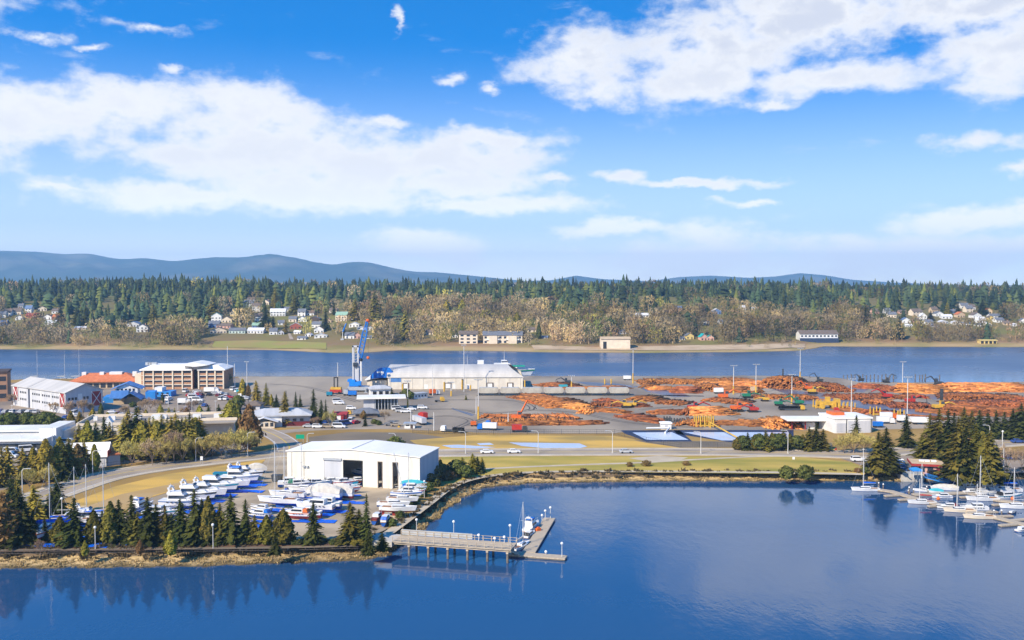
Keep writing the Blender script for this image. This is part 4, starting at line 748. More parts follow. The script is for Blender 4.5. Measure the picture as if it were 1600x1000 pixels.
for a in [(338, 503, 17, 15, 'white', 'green'), (334, 512, 18, 11, 'blue', 'grey'), (354, 504, 16, 10, 'cream', 'brown'), (349, 513, 25, 8, 'pink', 'brown'), (341, 521, 27, 10, 'cream', 'brown'), (370, 521, 27, 9, 'pale green', 'grey'), (399, 521, 27, 9, 'white', 'white'), (387, 480, 15, 11, 'white', 'grey'), (400, 487, 13, 14, 'white', 'brown'), (405, 504, 15, 15, 'white', 'brown'), (399, 513, 12, 9, 'blue', 'green'), (434, 494, 25, 12, 'white', 'white'), (427, 523, 13, 11, 'white', 'grey'), (439, 523, 10, 8, 'grey', 'brown'), (457, 503, 13, 9, 'cream', 'grey'), (471, 494, 13, 12, 'white', 'grey'), (472, 503, 15, 9, 'white', 'blue'), (462, 514, 19, 10, 'red', 'white'), (491, 502, 18, 8, 'brown', 'grey'), (494, 512, 17, 10, 'white', 'grey'), (498, 520, 16, 11, 'white', 'brown'), (464, 522, 11, 6, 'white', 'white'), (471, 531, 15, 6, 'white', 'grey'), (481, 526, 10, 6, 'white', 'white'), (501, 528, 21, 7, 'white', 'white'), (533, 502, 20, 15, 'cream', 'green'), (545, 500, 14, 8, 'white', 'grey'), (553, 511, 17, 8, 'white', 'white'), (565, 515, 15, 5, 'white', 'white'), (546, 529, 16, 10, 'white', 'grey'), (558, 529, 12, 10, 'pink', 'brown'), (576, 529, 10, 5, 'white', 'grey'), (608, 506, 20, 7, 'brown', 'brown'), (671, 523, 12, 8, 'cream', 'brown')]: house(*a, E)
for a in [(392, 472, 12, 8, 'white', 'brown'), (415, 476, 12, 8, 'cream', 'grey'), (450, 487, 12, 8, 'white', 'grey'), (520, 489, 13, 8, 'cream', 'brown'), (538, 494, 12, 8, 'white', 'brown'), (578, 516, 12, 7, 'white', 'grey'), (365, 492, 13, 8, 'cream', 'brown'), (485, 493, 12, 8, 'white', 'brown'), (440, 508, 12, 8, 'white', 'grey'), (512, 505, 12, 8, 'tan', 'brown')]: house(*a, E)
E = 'on the wooded shore right of centre'
for a in [(711, 528, 9, 6, 'white', 'grey'), (831, 519, 15, 8, 'cream', 'brown'), (851, 529, 10, 4, 'grey', 'blue'), (1004, 496, 22, 7, 'white', 'white'), (1078, 530, 14, 10, 'yellow', 'grey'), (1100, 532, 12, 11, 'pink', 'teal'), (1110, 532, 12, 9, 'pink', 'teal'), (1066, 531, 9, 5, 'white', 'grey'), (1120, 491, 15, 9, 'blue', 'white'), (1103, 508, 10, 8, 'white', 'grey'), (1128, 506, 8, 7, 'white', 'grey'), (1161, 484, 10, 7, 'white', 'white'), (1179, 485, 8, 5, 'white', 'white'), (1022, 478, 6, 7, 'white', 'grey'), (1056, 485, 22, 7, 'pink', 'blue'), (973, 522, 12, 7, 'grey', 'grey')]: house(*a, E)
E = 'in the far right settlement'
for a in [(1369, 491, 12, 9, 'pink', 'brown'), (1387, 491, 10, 10, 'white', 'grey'), (1394, 496, 14, 9, 'cream', 'grey'), (1410, 490, 12, 6, 'pink', 'brown'), (1416, 505, 14, 9, 'white', 'blue'), (1420, 511, 11, 5, 'white', 'white'), (1434, 494, 18, 12, 'cream', 'brown'), (1443, 501, 12, 12, 'white', 'white'), (1452, 507, 15, 8, 'white', 'grey'), (1461, 489, 12, 10, 'tan', 'brown'), (1468, 494, 14, 8, 'white', 'grey'), (1480, 498, 17, 7, 'white', 'white'), (1490, 490, 12, 7, 'blue', 'grey'), (1502, 496, 14, 9, 'tan', 'orange'), (1508, 482, 14, 9, 'white', 'grey'), (1515, 488, 13, 11, 'cream', 'grey'), (1520, 484, 10, 9, 'white', 'brown'), (1527, 497, 16, 9, 'white', 'brown'), (1532, 504, 15, 9, 'white', 'white'), (1545, 490, 11, 9, 'tan', 'orange'), (1548, 499, 9, 6, 'yellow', 'brown'), (1556, 497, 18, 7, 'white', 'grey'), (1563, 504, 15, 8, 'white', 'grey'), (1573, 508, 10, 7, 'tan', 'brown'), (1588, 510, 10, 5, 'white', 'white'), (1475, 506, 15, 6, 'grey', 'white'), (1495, 507, 14, 6, 'white', 'white'), (1512, 508, 16, 5, 'white', 'blue'), (1541, 509, 16, 6, 'white', 'white'), (1460, 511, 12, 5, 'grey', 'grey'), (1528, 510, 10, 5, 'white', 'grey'), (1432, 505, 10, 8, 'pink', 'brown'), (1599, 505, 10, 8, 'white', 'grey')]: house(*a, E)
# larger far-shore buildings
def far_block(name, px0, px1, py, pyt, label, cat, wall, roof, floors, depth=14, rise=3, rows=True, along='x', bays=6):
    a, b_ = GF(px0, py), GF(px1, py); Y_ = (a[1] + b_[1]) / 2; w_ = (px1 - px0) * Y_ / FPX; z0 = a[2] - .3; h = ZT(0, pyt, Y_) - z0 - rise
    xm = ((px0 + px1) / 2 - 800) / FPX * Y_; t = thing(name, label, cat, (xm, Y_, z0)); HOUSE_SPOTS.append((xm, Y_, w_ / 2 + 4))
    gable_walls(-w_ / 2, w_ / 2, 0, depth, -2, h, rise, along).build('wall', wall, t); gable_roof(-w_ / 2, w_ / 2, 0, depth, h, rise, .7, along).build('roof', roof, t)
    for f in range(floors):
        for i in range(bays): win(t, -w_ / 2 + (i + .5) * w_ / bays, .8 + f * h / floors, w_ / bays * .5, h / floors * .5)
    return t, w_, h
t, w_, h = far_block('apartment_house', 717, 746, 537, 517.5, 'square cream apartment block with small windows on the far shore', 'building', M('cream_wall'), M('brown_roof'), 3, 13, 2.5, bays=3)
t, w_, h = far_block('apartment_house', 755, 816, 536.5, 518, 'long cream apartment block with balconies and grey roof on far shore', 'building', M('cream_wall'), M('slate_roof'), 2, 14, 3.2, bays=8)
for i in (0, 1): MB().cbox(-w_ * .25 + i * w_ * .5, -1.1, 0, w_ * .22, 2.2, h * .92).build('bay', M('cream_wall'), t); 
for i in range(4): MB().cbox(-w_ * .38 + i * w_ * .25, -.7, h * .45, w_ * .1, 1.4, 1).build('balcony', M('white_paint'), t)
t, w_, h = far_block('warehouse', 940, 985, 545.5, 527, 'tan shed with open end standing at the far waterline', 'building', M('cream_wall'), M('tan_wall'), 0, 16, 1.5, bays=1)
win(t, -w_ * .38, 0, 3, h * .75, m='black', name='doorway')
t, w_, h = far_block('boathouse', 1251, 1310, 533.5, 516.5, 'long white waterside hall on a blue ground floor darkened as shade', 'building', M('white_paint'), M('brown_roof'), 0, 14, 3, bays=1)
MB().box(-w_ / 2 - .3, w_ / 2 + .3, -1.4, -.06, -2, h * .42).build('ground_floor', mat('shaded_blue_wall', (.03, .05, .1), rough=.8), t)  # blue base, the shade on it painted into the darker colour
for i in range(10): win(t, -w_ / 2 + (i + .5) * w_ / 10, h * .58, w_ / 10 * .55, h * .22)
t, w_, h = far_block('shore_cafe', 1533, 1559, 537, 531, 'low yellow hut with open front on the far right beach', 'building', M('yellow_wall'), M('yellow_wall'), 0, 6, .6, bays=1)
for i in range(4): win(t, -w_ / 2 + (i + .5) * w_ / 4, .3, w_ / 6, h * .7, m='black', name='doorway')
# small craft and dark hulks drawn up on the far beach
def m_con(a, s, x, y):
    d = np.interp(a, [-400, 0, 60, 110, 240, 320, 345, 560, 640, 760, 960, 1010, 1290, 1380, 1600, 2200], [165, 170, 150, 60, 42, 50, 190, 205, 200, 215, 205, 190, 175, 165, 175, 175])
    n = vnoise(x, y, .02, 21) * 45; return ((s + n > d) * np.where(s > 520, .5, 1.0) + (s > 40) * np.clip(vnoise(x, y, .035, 44) * .35, 0, .3) + (s > 70) * .03) * near_house(x, y)
def m_bare(a, s, x, y):
    d = np.interp(a, [-400, 0, 60, 110, 240, 320, 345, 560, 640, 760, 960, 1010, 1290, 1380, 1600, 2200], [165, 170, 150, 60, 42, 50, 190, 205, 200, 215, 205, 190, 175, 165, 175, 175]); n = vnoise(x, y, .02, 21) * 45
    lo_ = np.interp(a, [-400, 250, 322, 335, 560, 590, 850, 900, 1240, 1260, 1600, 2200], [18, 18, 24, 75, 75, 30, 34, 44, 48, 22, 30, 20]); p = ((s > lo_) & (s + n < d + 25)) * np.interp(a, [-400, 330, 350, 555, 580, 1360, 1385, 1600, 2200], [1, 1, .45, .45, 1, 1, .5, .5, .6])
    return (p + (s > 200) * .012) * near_house(x, y)
def m_scrub(a, s, x, y): return ((s > 7) & (s < 55)) * np.interp(a, [-400, 320, 335, 520, 540, 860, 900, 1600], [1, 1, .12, .12, .7, .6, .4, .6]) * near_house(x, y)
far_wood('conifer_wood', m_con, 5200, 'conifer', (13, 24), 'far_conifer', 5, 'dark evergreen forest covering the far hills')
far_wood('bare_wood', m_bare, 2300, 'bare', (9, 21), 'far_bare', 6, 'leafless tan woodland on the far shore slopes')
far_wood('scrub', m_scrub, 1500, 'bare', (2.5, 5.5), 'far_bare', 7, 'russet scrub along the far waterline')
# ---------- buildings of the port ----------
def site(name, label, cat, a, b_, z=LAND, group=None):
    p, q = G(*a, z), G(*b_, z); t = thing(name, label, cat, p, atan2(q[1] - p[1], q[0] - p[0]), group); return t, hypot(q[0] - p[0], q[1] - p[1]), p
def hgt(py, p): return ZT(0, py, p[1]) - p[2]
# A the boat shed
t, Ls, p = site('boat_shed', 'big white metal boat shed with open bay doors beside the dry-docked boats', 'shed', (449, 754), (656, 766))
h = hgt(705, p); D_ = 16.0; zt = h
def shed_wall():
    mb = MB(); f = lambda x: h + (1.3 * (1 - abs(x / Ls - .5) * 2))
    op = [(.285 * Ls, .415 * Ls, .80 * h), (.435 * Ls, .575 * Ls, .80 * h), (.695 * Ls, .722 * Ls, .80 * h), (.805 * Ls, .838 * Ls, .80 * h)]
    xs = [0] + [v for o in op for v in o[:2]] + [Ls]
    for i in range(0, len(xs), 2): 
        x0, x1 = xs[i], xs[i + 1]; pts = [(x0, 0), (x1, 0), (x1, f(x1))] + ([(Ls / 2, f(Ls / 2))] if x0 < Ls / 2 < x1 else []) + [(x0, f(x0))]; mb.side(pts, 0, .3)
    for x0, x1, zz in op: mb.side([(x0, zz), (x1, zz), (x1, f(x1))] + ([(Ls / 2, f(Ls / 2))] if x0 < Ls / 2 < x1 else []) + [(x0, f(x0))], 0, .3)
    return mb, op
mb, OPN = shed_wall(); mb.build('front_wall', M('cream_panel'), t)
mb = MB(); mb.box(0, .3, .3, D_, 0, h); mb.build('side_wall', M('cream_panel'), t); MB().box(Ls - .3, Ls, .3, D_, 0, h).build('side_wall', M('grey_wall'), t)  # right wall greyer than the rest: its shade is put into the colour
MB().box(.3, Ls - .3, D_ - .3, D_, 0, h).build('back_wall', M('cream_panel'), t); MB().box(.3, Ls - .3, .3, D_ - .3, .01, .06).build('floor_slab', M('concrete'), t)
rf = gable_roof(0, Ls, 0, D_, h + .02, 1.3, .35, 'y', .2).build('roof', M('white_roof'), t)
MB().box(Ls / 2 - .12, Ls / 2 + .12, -.3, D_ + .3, h + 1.52, h + 1.6).build('ridge_cap', M('galv'), rf)
x0, x1, zz = OPN[0]; dr = MB().box(x0 + .05, x1 - .05, .06, .16, 2.0, zz - .02).build('roller_door', M('grey_wall'), t)
MB().box(x0 - .2, x1 + .2, -.35, -.02, zz - .1, zz + .55).build('door_housing', M('galv'), t)
for k, (x0, x1, zz) in enumerate(OPN[1:]):
    f = MB().box(x0 - .2, x0, -.06, .34, 0, zz).box(x1, x1 + .2, -.06, .34, 0, zz).box(x0 - .2, x1 + .2, -.06, .34, zz, zz + .2); f.build('door_frame', M('brown_roof') if k else M('dark_steel'), t)
for x in (.035, .13): MB().tube((x * Ls, -.1, 0), (x * Ls, -.1, h), .07).build('downpipe', M('cream_panel'), t)
for x in (.125, .15): MB().box(x * Ls, x * Ls + .7, -.5, -.02, h * .52, h * .52 + .5).build('wall_unit', M('galv'), t)
# gear seen inside the open bay
bx = OPN[1]; g = G(530, 758)
# B the terminal warehouse with the rounded end
t, Lw, p = site('warehouse', 'long grey terminal warehouse with a blue rounded end wall and row of dock doors', 'warehouse', (606, 608.2), (817, 607.6))
h = hgt(590, p); D_ = 34.0; R_ = hgt(570, (0, p[1] + 17, p[2]))
prof = [(0, h)] + [(D_ * .5 - D_ * .5 * cos(a), h + (R_ - h) * sin(a) ** .8) for a in np.linspace(.12, pi - .12, 14)] + [(D_, h)]
def sweep(x0, x1, prof, inset=0):
    n = len(prof); vs = [(x0, q[0], q[1]) for q in prof] + [(x1 - (inset * max(0, (q[1] - h) / (R_ - h))), q[0], q[1]) for q in prof]
    return MB().faces(vs, [(k, k + 1, n + k + 1, n + k) for k in range(n - 1)])
mb = sweep(-.5, Lw + .5, [(q[0] - .5 if q[1] == h and q[0] == 0 else q[0], q[1]) for q in prof], 8.0); mb.build('roof', M('pale_roof'), t)
mb = MB().face([(-.6, q[0], q[1]) for q in [(0, 0)] + prof + [(D_, 0)]][::-1]).build('end_wall', M('cream_panel'), t)
k = [(q[0], q[1]) for q in prof[1:9]]; MB().faces([(-.72, q[0], q[1] - .3) for q in k] + [(-.72, k[-1][0], h + .6), (-.72, k[0][0], h + .3)], [tuple(range(len(k) + 2))[::-1]]).build('blue_panel', M('blue_paint'), t)
e_ = G(577, 609.5); ex = -11.5
MB().box(0, Lw, 0, .3, 0, h).build('front_wall', M('tan_concrete'), t); MB().box(0, Lw, D_ - .3, D_, 0, h).build('back_wall', M('tan_concrete'), t); MB().face([(Lw, 0, 0), (Lw, D_, 0), (Lw, D_, h), (Lw, 0, h)]).build('end_wall', M('tan_concrete'), t)
# lean-to on the left end, its curved fascia carries the white mark
ann = MB().box(ex, -.75, 3, 24, 0, h * .72).build('annex', M('cream_wall'), t); MB().faces([(ex - 1, 2, h * .74), (-.74, 2, h * 1.02), (-.74, 25, h * 1.02), (ex - 1, 25, h * .74), (ex - 1, 2, h * .8), (-.74, 2, h * 1.12), (-.74, 25, h * 1.12), (ex - 1, 25, h * .8)], [(0, 1, 2, 3), (4, 7, 6, 5), (0, 4, 5, 1), (1, 5, 6, 2), (2, 6, 7, 3), (3, 7, 4, 0)]).build('annex_roof', M('white_roof'), t)
arc = [(-9.5 + 9.3 * (i / 10), h + (R_ - h) * (.12 + .86 * sin(min(1, i / 7) * pi / 2))) for i in range(11)]
sg = MB().side([(-9.5, h * .9)] + arc + [(1.0, R_ * .98), (4.2, h * 1.02)], 1.4, 1.7).build('blue_fascia', M('blue_paint'), t)
MB().side([(-6.6, h + 2.9), (-4.2, h + 3.5), (-2.4, h + 3.0), (-2.2, h + 2.2), (-3.6, h + 1.2), (-3.3, h + 2.1), (-4.4, h + 2.4), (-5.6, h + 2.3)], 1.28, 1.38).build('emblem', M('white_paint'), sg)
MB().box(1.0, 7.4, -.1, 0, h * .62, h * .95).build('blue_sign', M('roof_blue'), t)
for x, w_ in ((.115, .035), (.425, .04), (.735, .04), (.888, .035)):
    d = MB().box(x * Lw - .4, (x + w_) * Lw + .4, -.3, -.02, h * .08, h * .55).build('door_frame', M('brown_roof'), t); MB().box(x * Lw + .2, (x + w_) * Lw - .2, -.42, -.31, h * .08, h * .47).build('dock_door', M('white_paint'), d)
MB().box(.545 * Lw, .565 * Lw, -.08, 0, 0, h * .85).build('doorway', M('black'), t)
for x in (.27, .48, .58): MB().box(x * Lw, (x + .025) * Lw, -.08, 0, .2, h * .4).build('dock_door', M('white_paint'), t)
for x in np.linspace(.02, .98, 13): MB().box(x * Lw - .12, x * Lw + .12, -.16, -.001, 0, h - .05).build('pilaster', M('tan_concrete'), t)
# C the office block
t, Lo, p = site('office_block', 'four-storey tan office block with a white roof and dark central entry', 'building', (221, 608), (350, 607.5))
h = hgt(579, p); D_ = 20.0
MB().box(0, Lo * .615, 0, D_, 0, h).box(Lo * .615, Lo * .69, 4, D_, 0, h).box(Lo * .69, Lo, 0, D_, 0, h).build('wall', M('brick_tan'), t)
MB().box(Lo * .617, Lo * .688, 3.7, 3.97, 0, h).build('entry_glass', M('dark_glass'), t)
bays = [(.03 + i * .117, .03 + (i + 1) * .117) for i in range(5)] + [(.695 + i * .1, .695 + (i + 1) * .1) for i in range(3)]
for f in range(4):
    for a, b_ in bays: win(t, (a + b_) / 2 * Lo, h * (f * .245 + .12), (b_ - a) * Lo * .82, h * .12)
for a in [q[0] for q in bays] + [.613, .995]: MB().box(a * Lo - .35, a * Lo + .35, -.45, -.002, 0, h).build('pier', M('cream_wall'), t)
for f in range(1, 4): MB().box(.003 * Lo, .61 * Lo, -.2, -.003, h * f * .245 - .25, h * f * .245 + .1).build('floor_band', M('tan_concrete'), t); MB().box(.69 * Lo, .999 * Lo, -.2, -.003, h * f * .245 - .25, h * f * .245 + .1).build('floor_band', M('tan_concrete'), t)
def hip(x0, x1, y0, y1, z0, z1, ins, ov=.8):
    a = [(x0 - ov, y0 - ov), (x1 + ov, y0 - ov), (x1 + ov, y1 + ov), (x0 - ov, y1 + ov)]; b = [(x0 + ins, y0 + ins), (x1 - ins, y0 + ins), (x1 - ins, y1 - ins), (x0 + ins, y1 - ins)]
    vs = [(*q, z0) for q in a] + [(*q, z0 + .5) for q in a] + [(*q, z1) for q in b]
    return MB().faces(vs, [(0, 3, 2, 1), (8, 9, 10, 11)] + [(k, (k + 1) % 4, 4 + (k + 1) % 4, 4 + k) for k in range(4)] + [(4 + k, 4 + (k + 1) % 4, 8 + (k + 1) % 4, 8 + k) for k in range(4)])
hip(0, Lo * .6, 0, D_, h, h + 2.6, 4).build('roof', M('white_roof'), t); hip(Lo * .7, Lo, 0, D_, h, h + 2.4, 4).build('roof', M('white_roof'), t); MB().box(Lo * .6 - 3, Lo * .7 + 3, 4, D_ - 2, h + .01, h + 2.2).build('link_roof', M('white_roof'), t)
xm = Lo * .655; k = [(xm - .17 * Lo, h + 3.0), (xm - .02 * Lo, h + 4.3), (xm + .02 * Lo, h + 4.3), (xm + .17 * Lo, h + 3.0), (xm + .02 * Lo, h + 2.2), (xm - .02 * Lo, h + 2.2)]; MB().side(k, -2.5, D_ * .7).build('entry_canopy', M('white_roof'), t)
for i in range(4): MB().cbox(Lo * (.02 + i * .03), D_ * .4, h + 2.2, 2, 2, 1.6).build('roof_unit', M('galv'), t)
MB().box(-4.5, -.02, 3, 12, 0, h * .8).build('stair_tower', M('cream_wall'), t)
# D the white sheds with the red cross-braced panels
def barn(label, org, rz, Lg, Wd, h, rise, bays_, xs):
    t = thing('market_hall', label, 'building', org, rz, 'white halls with red braced panels'); 
    gable_walls(0, Lg, 0, Wd, 0, h, rise, 'x').build('wall', M('grey_wall'), t); gable_roof(0, Lg, 0, Wd, h, rise, .6, 'x', .25).build('roof', M('pale_roof'), t)
    for f, n in ((.34, 4), (.68, 4)):
        for b0, b1 in bays_:
            for i in range(n): win(t, (b0 + (b1 - b0) * (i + .5) / n) * Lg, h * f, (b1 - b0) * Lg / n * .55, h * .1)
    for b0, b1 in [(q[0] - .015, q[0] - .005) for q in bays_]: MB().box(b0 * Lg, b1 * Lg + .15, -.12, -.002, 0, h).build('pilaster', M('white_paint'), t)
    for x0, x1 in xs:
        pn = MB().box(x0 * Lg, x1 * Lg, -.1, -.003, h * .28, h * .97).build('red_panel', M('barn_red'), t); a, b_ = x0 * Lg, x1 * Lg; z0, z1 = h * .28, h * .97; q = MB()
        for s in ((a, z0, b_, z1), (a, z1, b_, z0)): q.tube((s[0], -.16, s[1]), (s[2], -.16, s[3]), .16, n=4)
        for s in ((a, z0, a, z1), (b_, z0, b_, z1), (a, z1, b_, z1), (a, z0, b_, z0)): q.tube((s[0], -.16, s[1]), (s[2], -.16, s[3]), .14, n=4)
        q.build('brace', M('white_paint'), pn)
    return t
cA = G(103, 647); cB = G(47, 637.5); cC = G(14, 634); LgA = hypot(cA[0] - cB[0], cA[1] - cB[1]); rzA = atan2(cA[1] - cB[1], cA[0] - cB[0]); WA = 17.0
hA = hgt(614, cA)
t = barn('nearer pale grey hall with white cross braces on a red corner panel', cB, rzA, LgA, WA, hA, 3.2, [(.06, .30), (.34, .58), (.62, .82)], [(.845, .985)])
for i, y_ in enumerate((1.6, 3.1, 4.6)): win(t, hA * .68, y_ - .3, 1.0, 1.1, y=LgA + .04, ax='x') if False else win(t, y_, hA * .62, 1.0, 1.2, y=LgA + .04, ax='x')
for y_ in (8.4, 9.9): win(t, y_, hA * .62, 1.0, 1.2, y=LgA + .04, ax='x')
win(t, 4.2, hA * .3, 1.2, 1.3, y=LgA + .04, ax='x')
pn = MB().box(LgA + .003, LgA + .1, 11.6, 16.4, hA * .25, hA * .97).build('red_panel', M('barn_red'), t); q = MB()
for s in ((11.6, .25, 16.4, .97), (11.6, .97, 16.4, .25), (11.6, .25, 11.6, .97), (16.4, .25, 16.4, .97), (11.6, .97, 16.4, .97)): q.tube((LgA + .16, s[0], s[1] * hA), (LgA + .16, s[2], s[3] * hA), .16, n=4)
q.build('brace', M('white_paint'), pn); MB().box(LgA + .002, LgA + .12, 5.6, 7.4, 0, hA * .9).build('bay', M('white_paint'), t)
dx, dy = cos(rzA), sin(rzA); L2 = 15.0; off = (cB[0] - dx * (L2 + 1.6) + 2.0 * -dy * 0, cB[1] - dy * (L2 + 1.6), LAND)
barn('farther pale grey hall with white braces on its left red panel', off, rzA, L2, WA, hA, 3.2, [(.46, .9)], [(.06, .36)])
# E brown block at the left edge, F red tiled roof, G blue roofs, H kiosk
t, L_, p = site('office_block', 'dark brown brick block cut off by the left picture edge', 'building', (-60, 630), (12, 627)); h = hgt(585, p)
MB().box(0, L_, 0, 16, 0, h).build('wall', M('brick_tan'), t); MB().box(-.4, L_ + .4, -.4, 16.4, h, h + .8).build('roof', M('dark_brown'), t)
for f in range(3):
    for i in range(5): win(t, (i + .5) / 5 * L_, h * (.12 + .3 * f), L_ / 7, h * .16)
t, L_, p = site('waterfront_hall', 'low hall with an orange red tiled hip roof by the water', 'building', (112, 607.5), (212, 606)); h = hgt(597.5, p)
MB().box(0, L_, 0, 16, 0, h).build('wall', M('tan_wall'), t); hip(0, L_, 0, 16, h, h + 4.2, 6.5, 1.4).build('roof', M('tile_roof'), t)
for i in range(9): win(t, (i + .7) / 9.6 * L_, .3, L_ / 13, h * .7)
for x in (.15, .43, .95): MB().cbox(L_ * x, 6, h + 2.4, 2.2, 2.2, 2.6).build('chimney', M('white_paint'), t)
MB().box(L_ * .55, L_ * .75, 5, 9, h + 2.8, h + 4.9).build('skylight', M('white_paint'), t)
t, L_, p = site('harbour_restaurant', 'building with layered bright blue roofs and a white gable', 'building', (170, 632), (222, 630.5)); h = hgt(622, p)
MB().box(2, L_ * .45, 0, 12, 0, h).box(L_ * .45, L_ - 2, 2.5, 12, 0, h).build('wall', M('tan_wall'), t); gable_roof(1, L_ * .5, 0, 13, h, 2.6, .8, 'x').build('roof', M('roof_blue'), t); gable_roof(L_ * .4, L_ - 1, -1.5, 11, h - .3, 2.6, 1.0, 'y').build('roof', M('roof_blue'), t)
up = gable_walls(L_ * .12, L_ * .8, 8, 18, h, h + 3.4, 2.4, 'y').build('upper_storey', M('white_paint'), t); gable_roof(L_ * .05, L_ * .87, 8.2, 18, h + 3.5, 2.4, 1.2, 'y').build('roof', M('roof_blue'), t)
for i in range(5): win(t, L_ * (.2 + i * .12), h + 2.3, 1.0, 1.1, y=7.95)
MB().box(-3.5, 1.8, 6, 18, 0, h * .9).build('wing', M('awning_blue'), t); MB().box(L_ + 0.5, L_ + 5, 8, 16, 0, h * 1.5).build('wing', M('awning_blue'), t)
t, L_, p = site('kiosk', 'small blue kiosk with a white top near the office', 'building', (234, 620), (267, 620)); h = hgt(612, p)
MB().box(0, L_, 0, 8, 0, h).build('wall', M('awning_blue'), t); MB().box(2, L_ * .55, 1, 7, h, h + 2).build('roof_box', M('white_paint'), t)
for i in range(4): win(t, L_ * (.12 + i * .24), h * .45, 1.1, 1.0)
# I low building by the junction
t, L_, p = site('clubhouse', 'low grey-roofed building with a white porch front at the road junction', 'building', (391, 668), (484, 666)); h = hgt(655, p)
MB().box(0, L_ * .53, 0, 11, 0, h + 1).build('wall', M('white_paint'), t); MB().box(L_ * .53, L_, 1.5, 11, 0, h * .55).build('wall', M('maroon'), t); MB().box(L_ * .53, L_, 1.52, 11, h * .55, h + .8).build('upper_wall', M('grey_wall'), t)
hip(0, L_, 0, 12, h + 1, h + 3.4, 5, .8).build('roof', M('grey_roof'), t)
MB().box(L_ * .07, L_ * .42, -3.5, -.02, 0, h * .8).build('porch', M('cream_wall'), t); gable_roof(L_ * .03, L_ * .46, -4, 0, h * .8, 1.6, .6, 'y').build('porch_roof', M('roof_white'), t)
for i in range(4): win(t, L_ * (.12 + i * .085), .8, 1.2, 1.5, y=-3.55)
for i in range(3): win(t, L_ * (.62 + i * .12), h * .6, 1.4, 1.0, y=1.44)
t, L_, p = site('cottage', 'brown hip-roofed shack beside the car park spruces', 'building', (384, 640), (406, 640)); h = hgt(634, p); MB().box(0, L_, 0, 7, 0, h).build('wall', M('grey_wall'), t); hip(0, L_, 0, 7, h, h + 2, 3, .6).build('roof', M('brown_roof'), t); win(t, L_ * .5, 0, 2.5, h * .8, m='black', name='doorway')
# J dark pavilion, stone lodge, shacks
t, L_, p = site('pavilion', 'dark open pavilion with a flat white roof in front of the warehouse', 'pavilion', (568, 641), (622, 640)); h = hgt(623, p)
MB().box(-3, L_ + 3.5, -2, 9, h, h + .7).build('roof', M('white_roof'), t); MB().box(0, L_, 7, 7.3, 0, h).build('back_wall', M('dark_steel'), t); MB().box(0, L_ * .32, 0, .2, 0, h).build('panel', M('grey_wall'), t); MB().box(L_ * .75, L_, 0, .2, 0, h).build('panel', M('dark_steel'), t)
for x in np.linspace(.34, .98, 8): MB().cbox(x * L_, 0, 0, .35, .35, h).build('post', M('galv'), t)
t, L_, p = site('lodge', 'small pale stone lodge with arched openings by the warehouse', 'building', (579, 619), (611, 618)); h = hgt(609, p)
MB().box(0, L_, 0, 7, 0, h).build('wall', M('white_paint'), t); hip(0, L_, 0, 7, h, h + 1.8, 2.6, .7).build('roof', M('grey_roof'), t)
for i in range(3): win(t, L_ * (.2 + i * .3), 0, 1.8, h * .72, m='black', name='doorway')
t, L_, p = site('cottage', 'brown house with a shallow slate roof beside the pavilion', 'building', (556, 653), (590, 652)); h = hgt(647, p); MB().box(0, L_, 0, 8, 0, h).build('wall', M('brown_roof'), t); hip(0, L_, 0, 8, h, h + 2, 3, .8).build('roof', M('slate_roof'), t); win(t, L_ * .7, .8, 1.5, 1.2)
t, L_, p = site('red_shed', 'dull red shed with a white door among parked trucks', 'shed', (520, 656), (541, 656)); h = hgt(648, p); gable_walls(0, L_, 0, 6, 0, h, .8, 'x').build('wall', M('barn_red'), t); gable_roof(0, L_, 0, 6, h, .8, .3).build('roof', M('barn_red'), t); win(t, L_ * .45, 0, 1.6, h * .8, m='white_paint', name='door')
t, L_, p = site('site_hut', 'white site hut with a long roof beside the warehouse yard', 'hut', (647, 624), (668, 622)); h = hgt(616, p); MB().box(0, L_, 0, 4, 0, h).build('wall', M('white_paint'), t); MB().box(-.2, L_ + .2, -.3, 4.3, h, h + .3).build('roof', M('grey_roof'), t)
for i in range(4): win(t, L_ * (.15 + i * .23), 1, .8, .9)
t, L_, p = site('guard_booth', 'small white guard booth at the port entrance', 'booth', (632, 669.5), (648, 669.5)); h = hgt(663, p); MB().box(0, L_, 0, 4, 0, h).build('wall', M('white_paint'), t); MB().box(-.5, L_ + .5, -.5, 4.5, h, h + .35).build('roof', M('galv'), t); win(t, L_ * .3, 1, 1.4, 1.1); win(t, L_ * .7, 0, 1, 2, m='dark_brown', name='door')
# P white block and canopy beyond the ponds
t, L_, p = site('treatment_plant', 'white windowless block with grey side panels beyond the ponds', 'building', (1304, 677), (1362, 676)); h = hgt(655, p)
MB().box(0, L_, 0, 14, 0, h).build('wall', M('white_paint'), t); MB().box(-.3, L_ + .3, -.3, 14.3, h, h + .6).build('roof', M('white_roof'), t)
for x in (.33, .99): MB().box(L_ * x - .3, L_ * x, -.1, -.003, 0, h).build('pilaster', M('dark_steel'), t)
MB().box(L_ * .05, L_ * .3, -.09, -.002, .3, h * .7).build('roller_door', M('grey_wall'), t); MB().box(L_ * .36, L_ * .95, -.08, -.002, 0, h * .85).build('panel', M('grey_wall'), t)
MB().box(2, L_ * .45, 6, 12, h + .62, h + 1.7).build('roof_unit', M('orange_paint'), t)
t, L_, p = site('canopy', 'white flat canopy on red posts beside the white block', 'canopy', (1236, 671), (1292, 671)); h = hgt(657, p)
MB().box(-2, L_ + 2, -2, 8, h, h + .7).build('roof', M('white_roof'), t)
for x in (0.02, .4, .98):
    for y_ in (0, 6): MB().cbox(x * L_, y_, 0, .4, .4, h).build('post', M('barn_red'), t)
MB().box(L_ * .42, L_ * .7, 1, 5, 0, h * .7).build('booth', M('white_paint'), t)
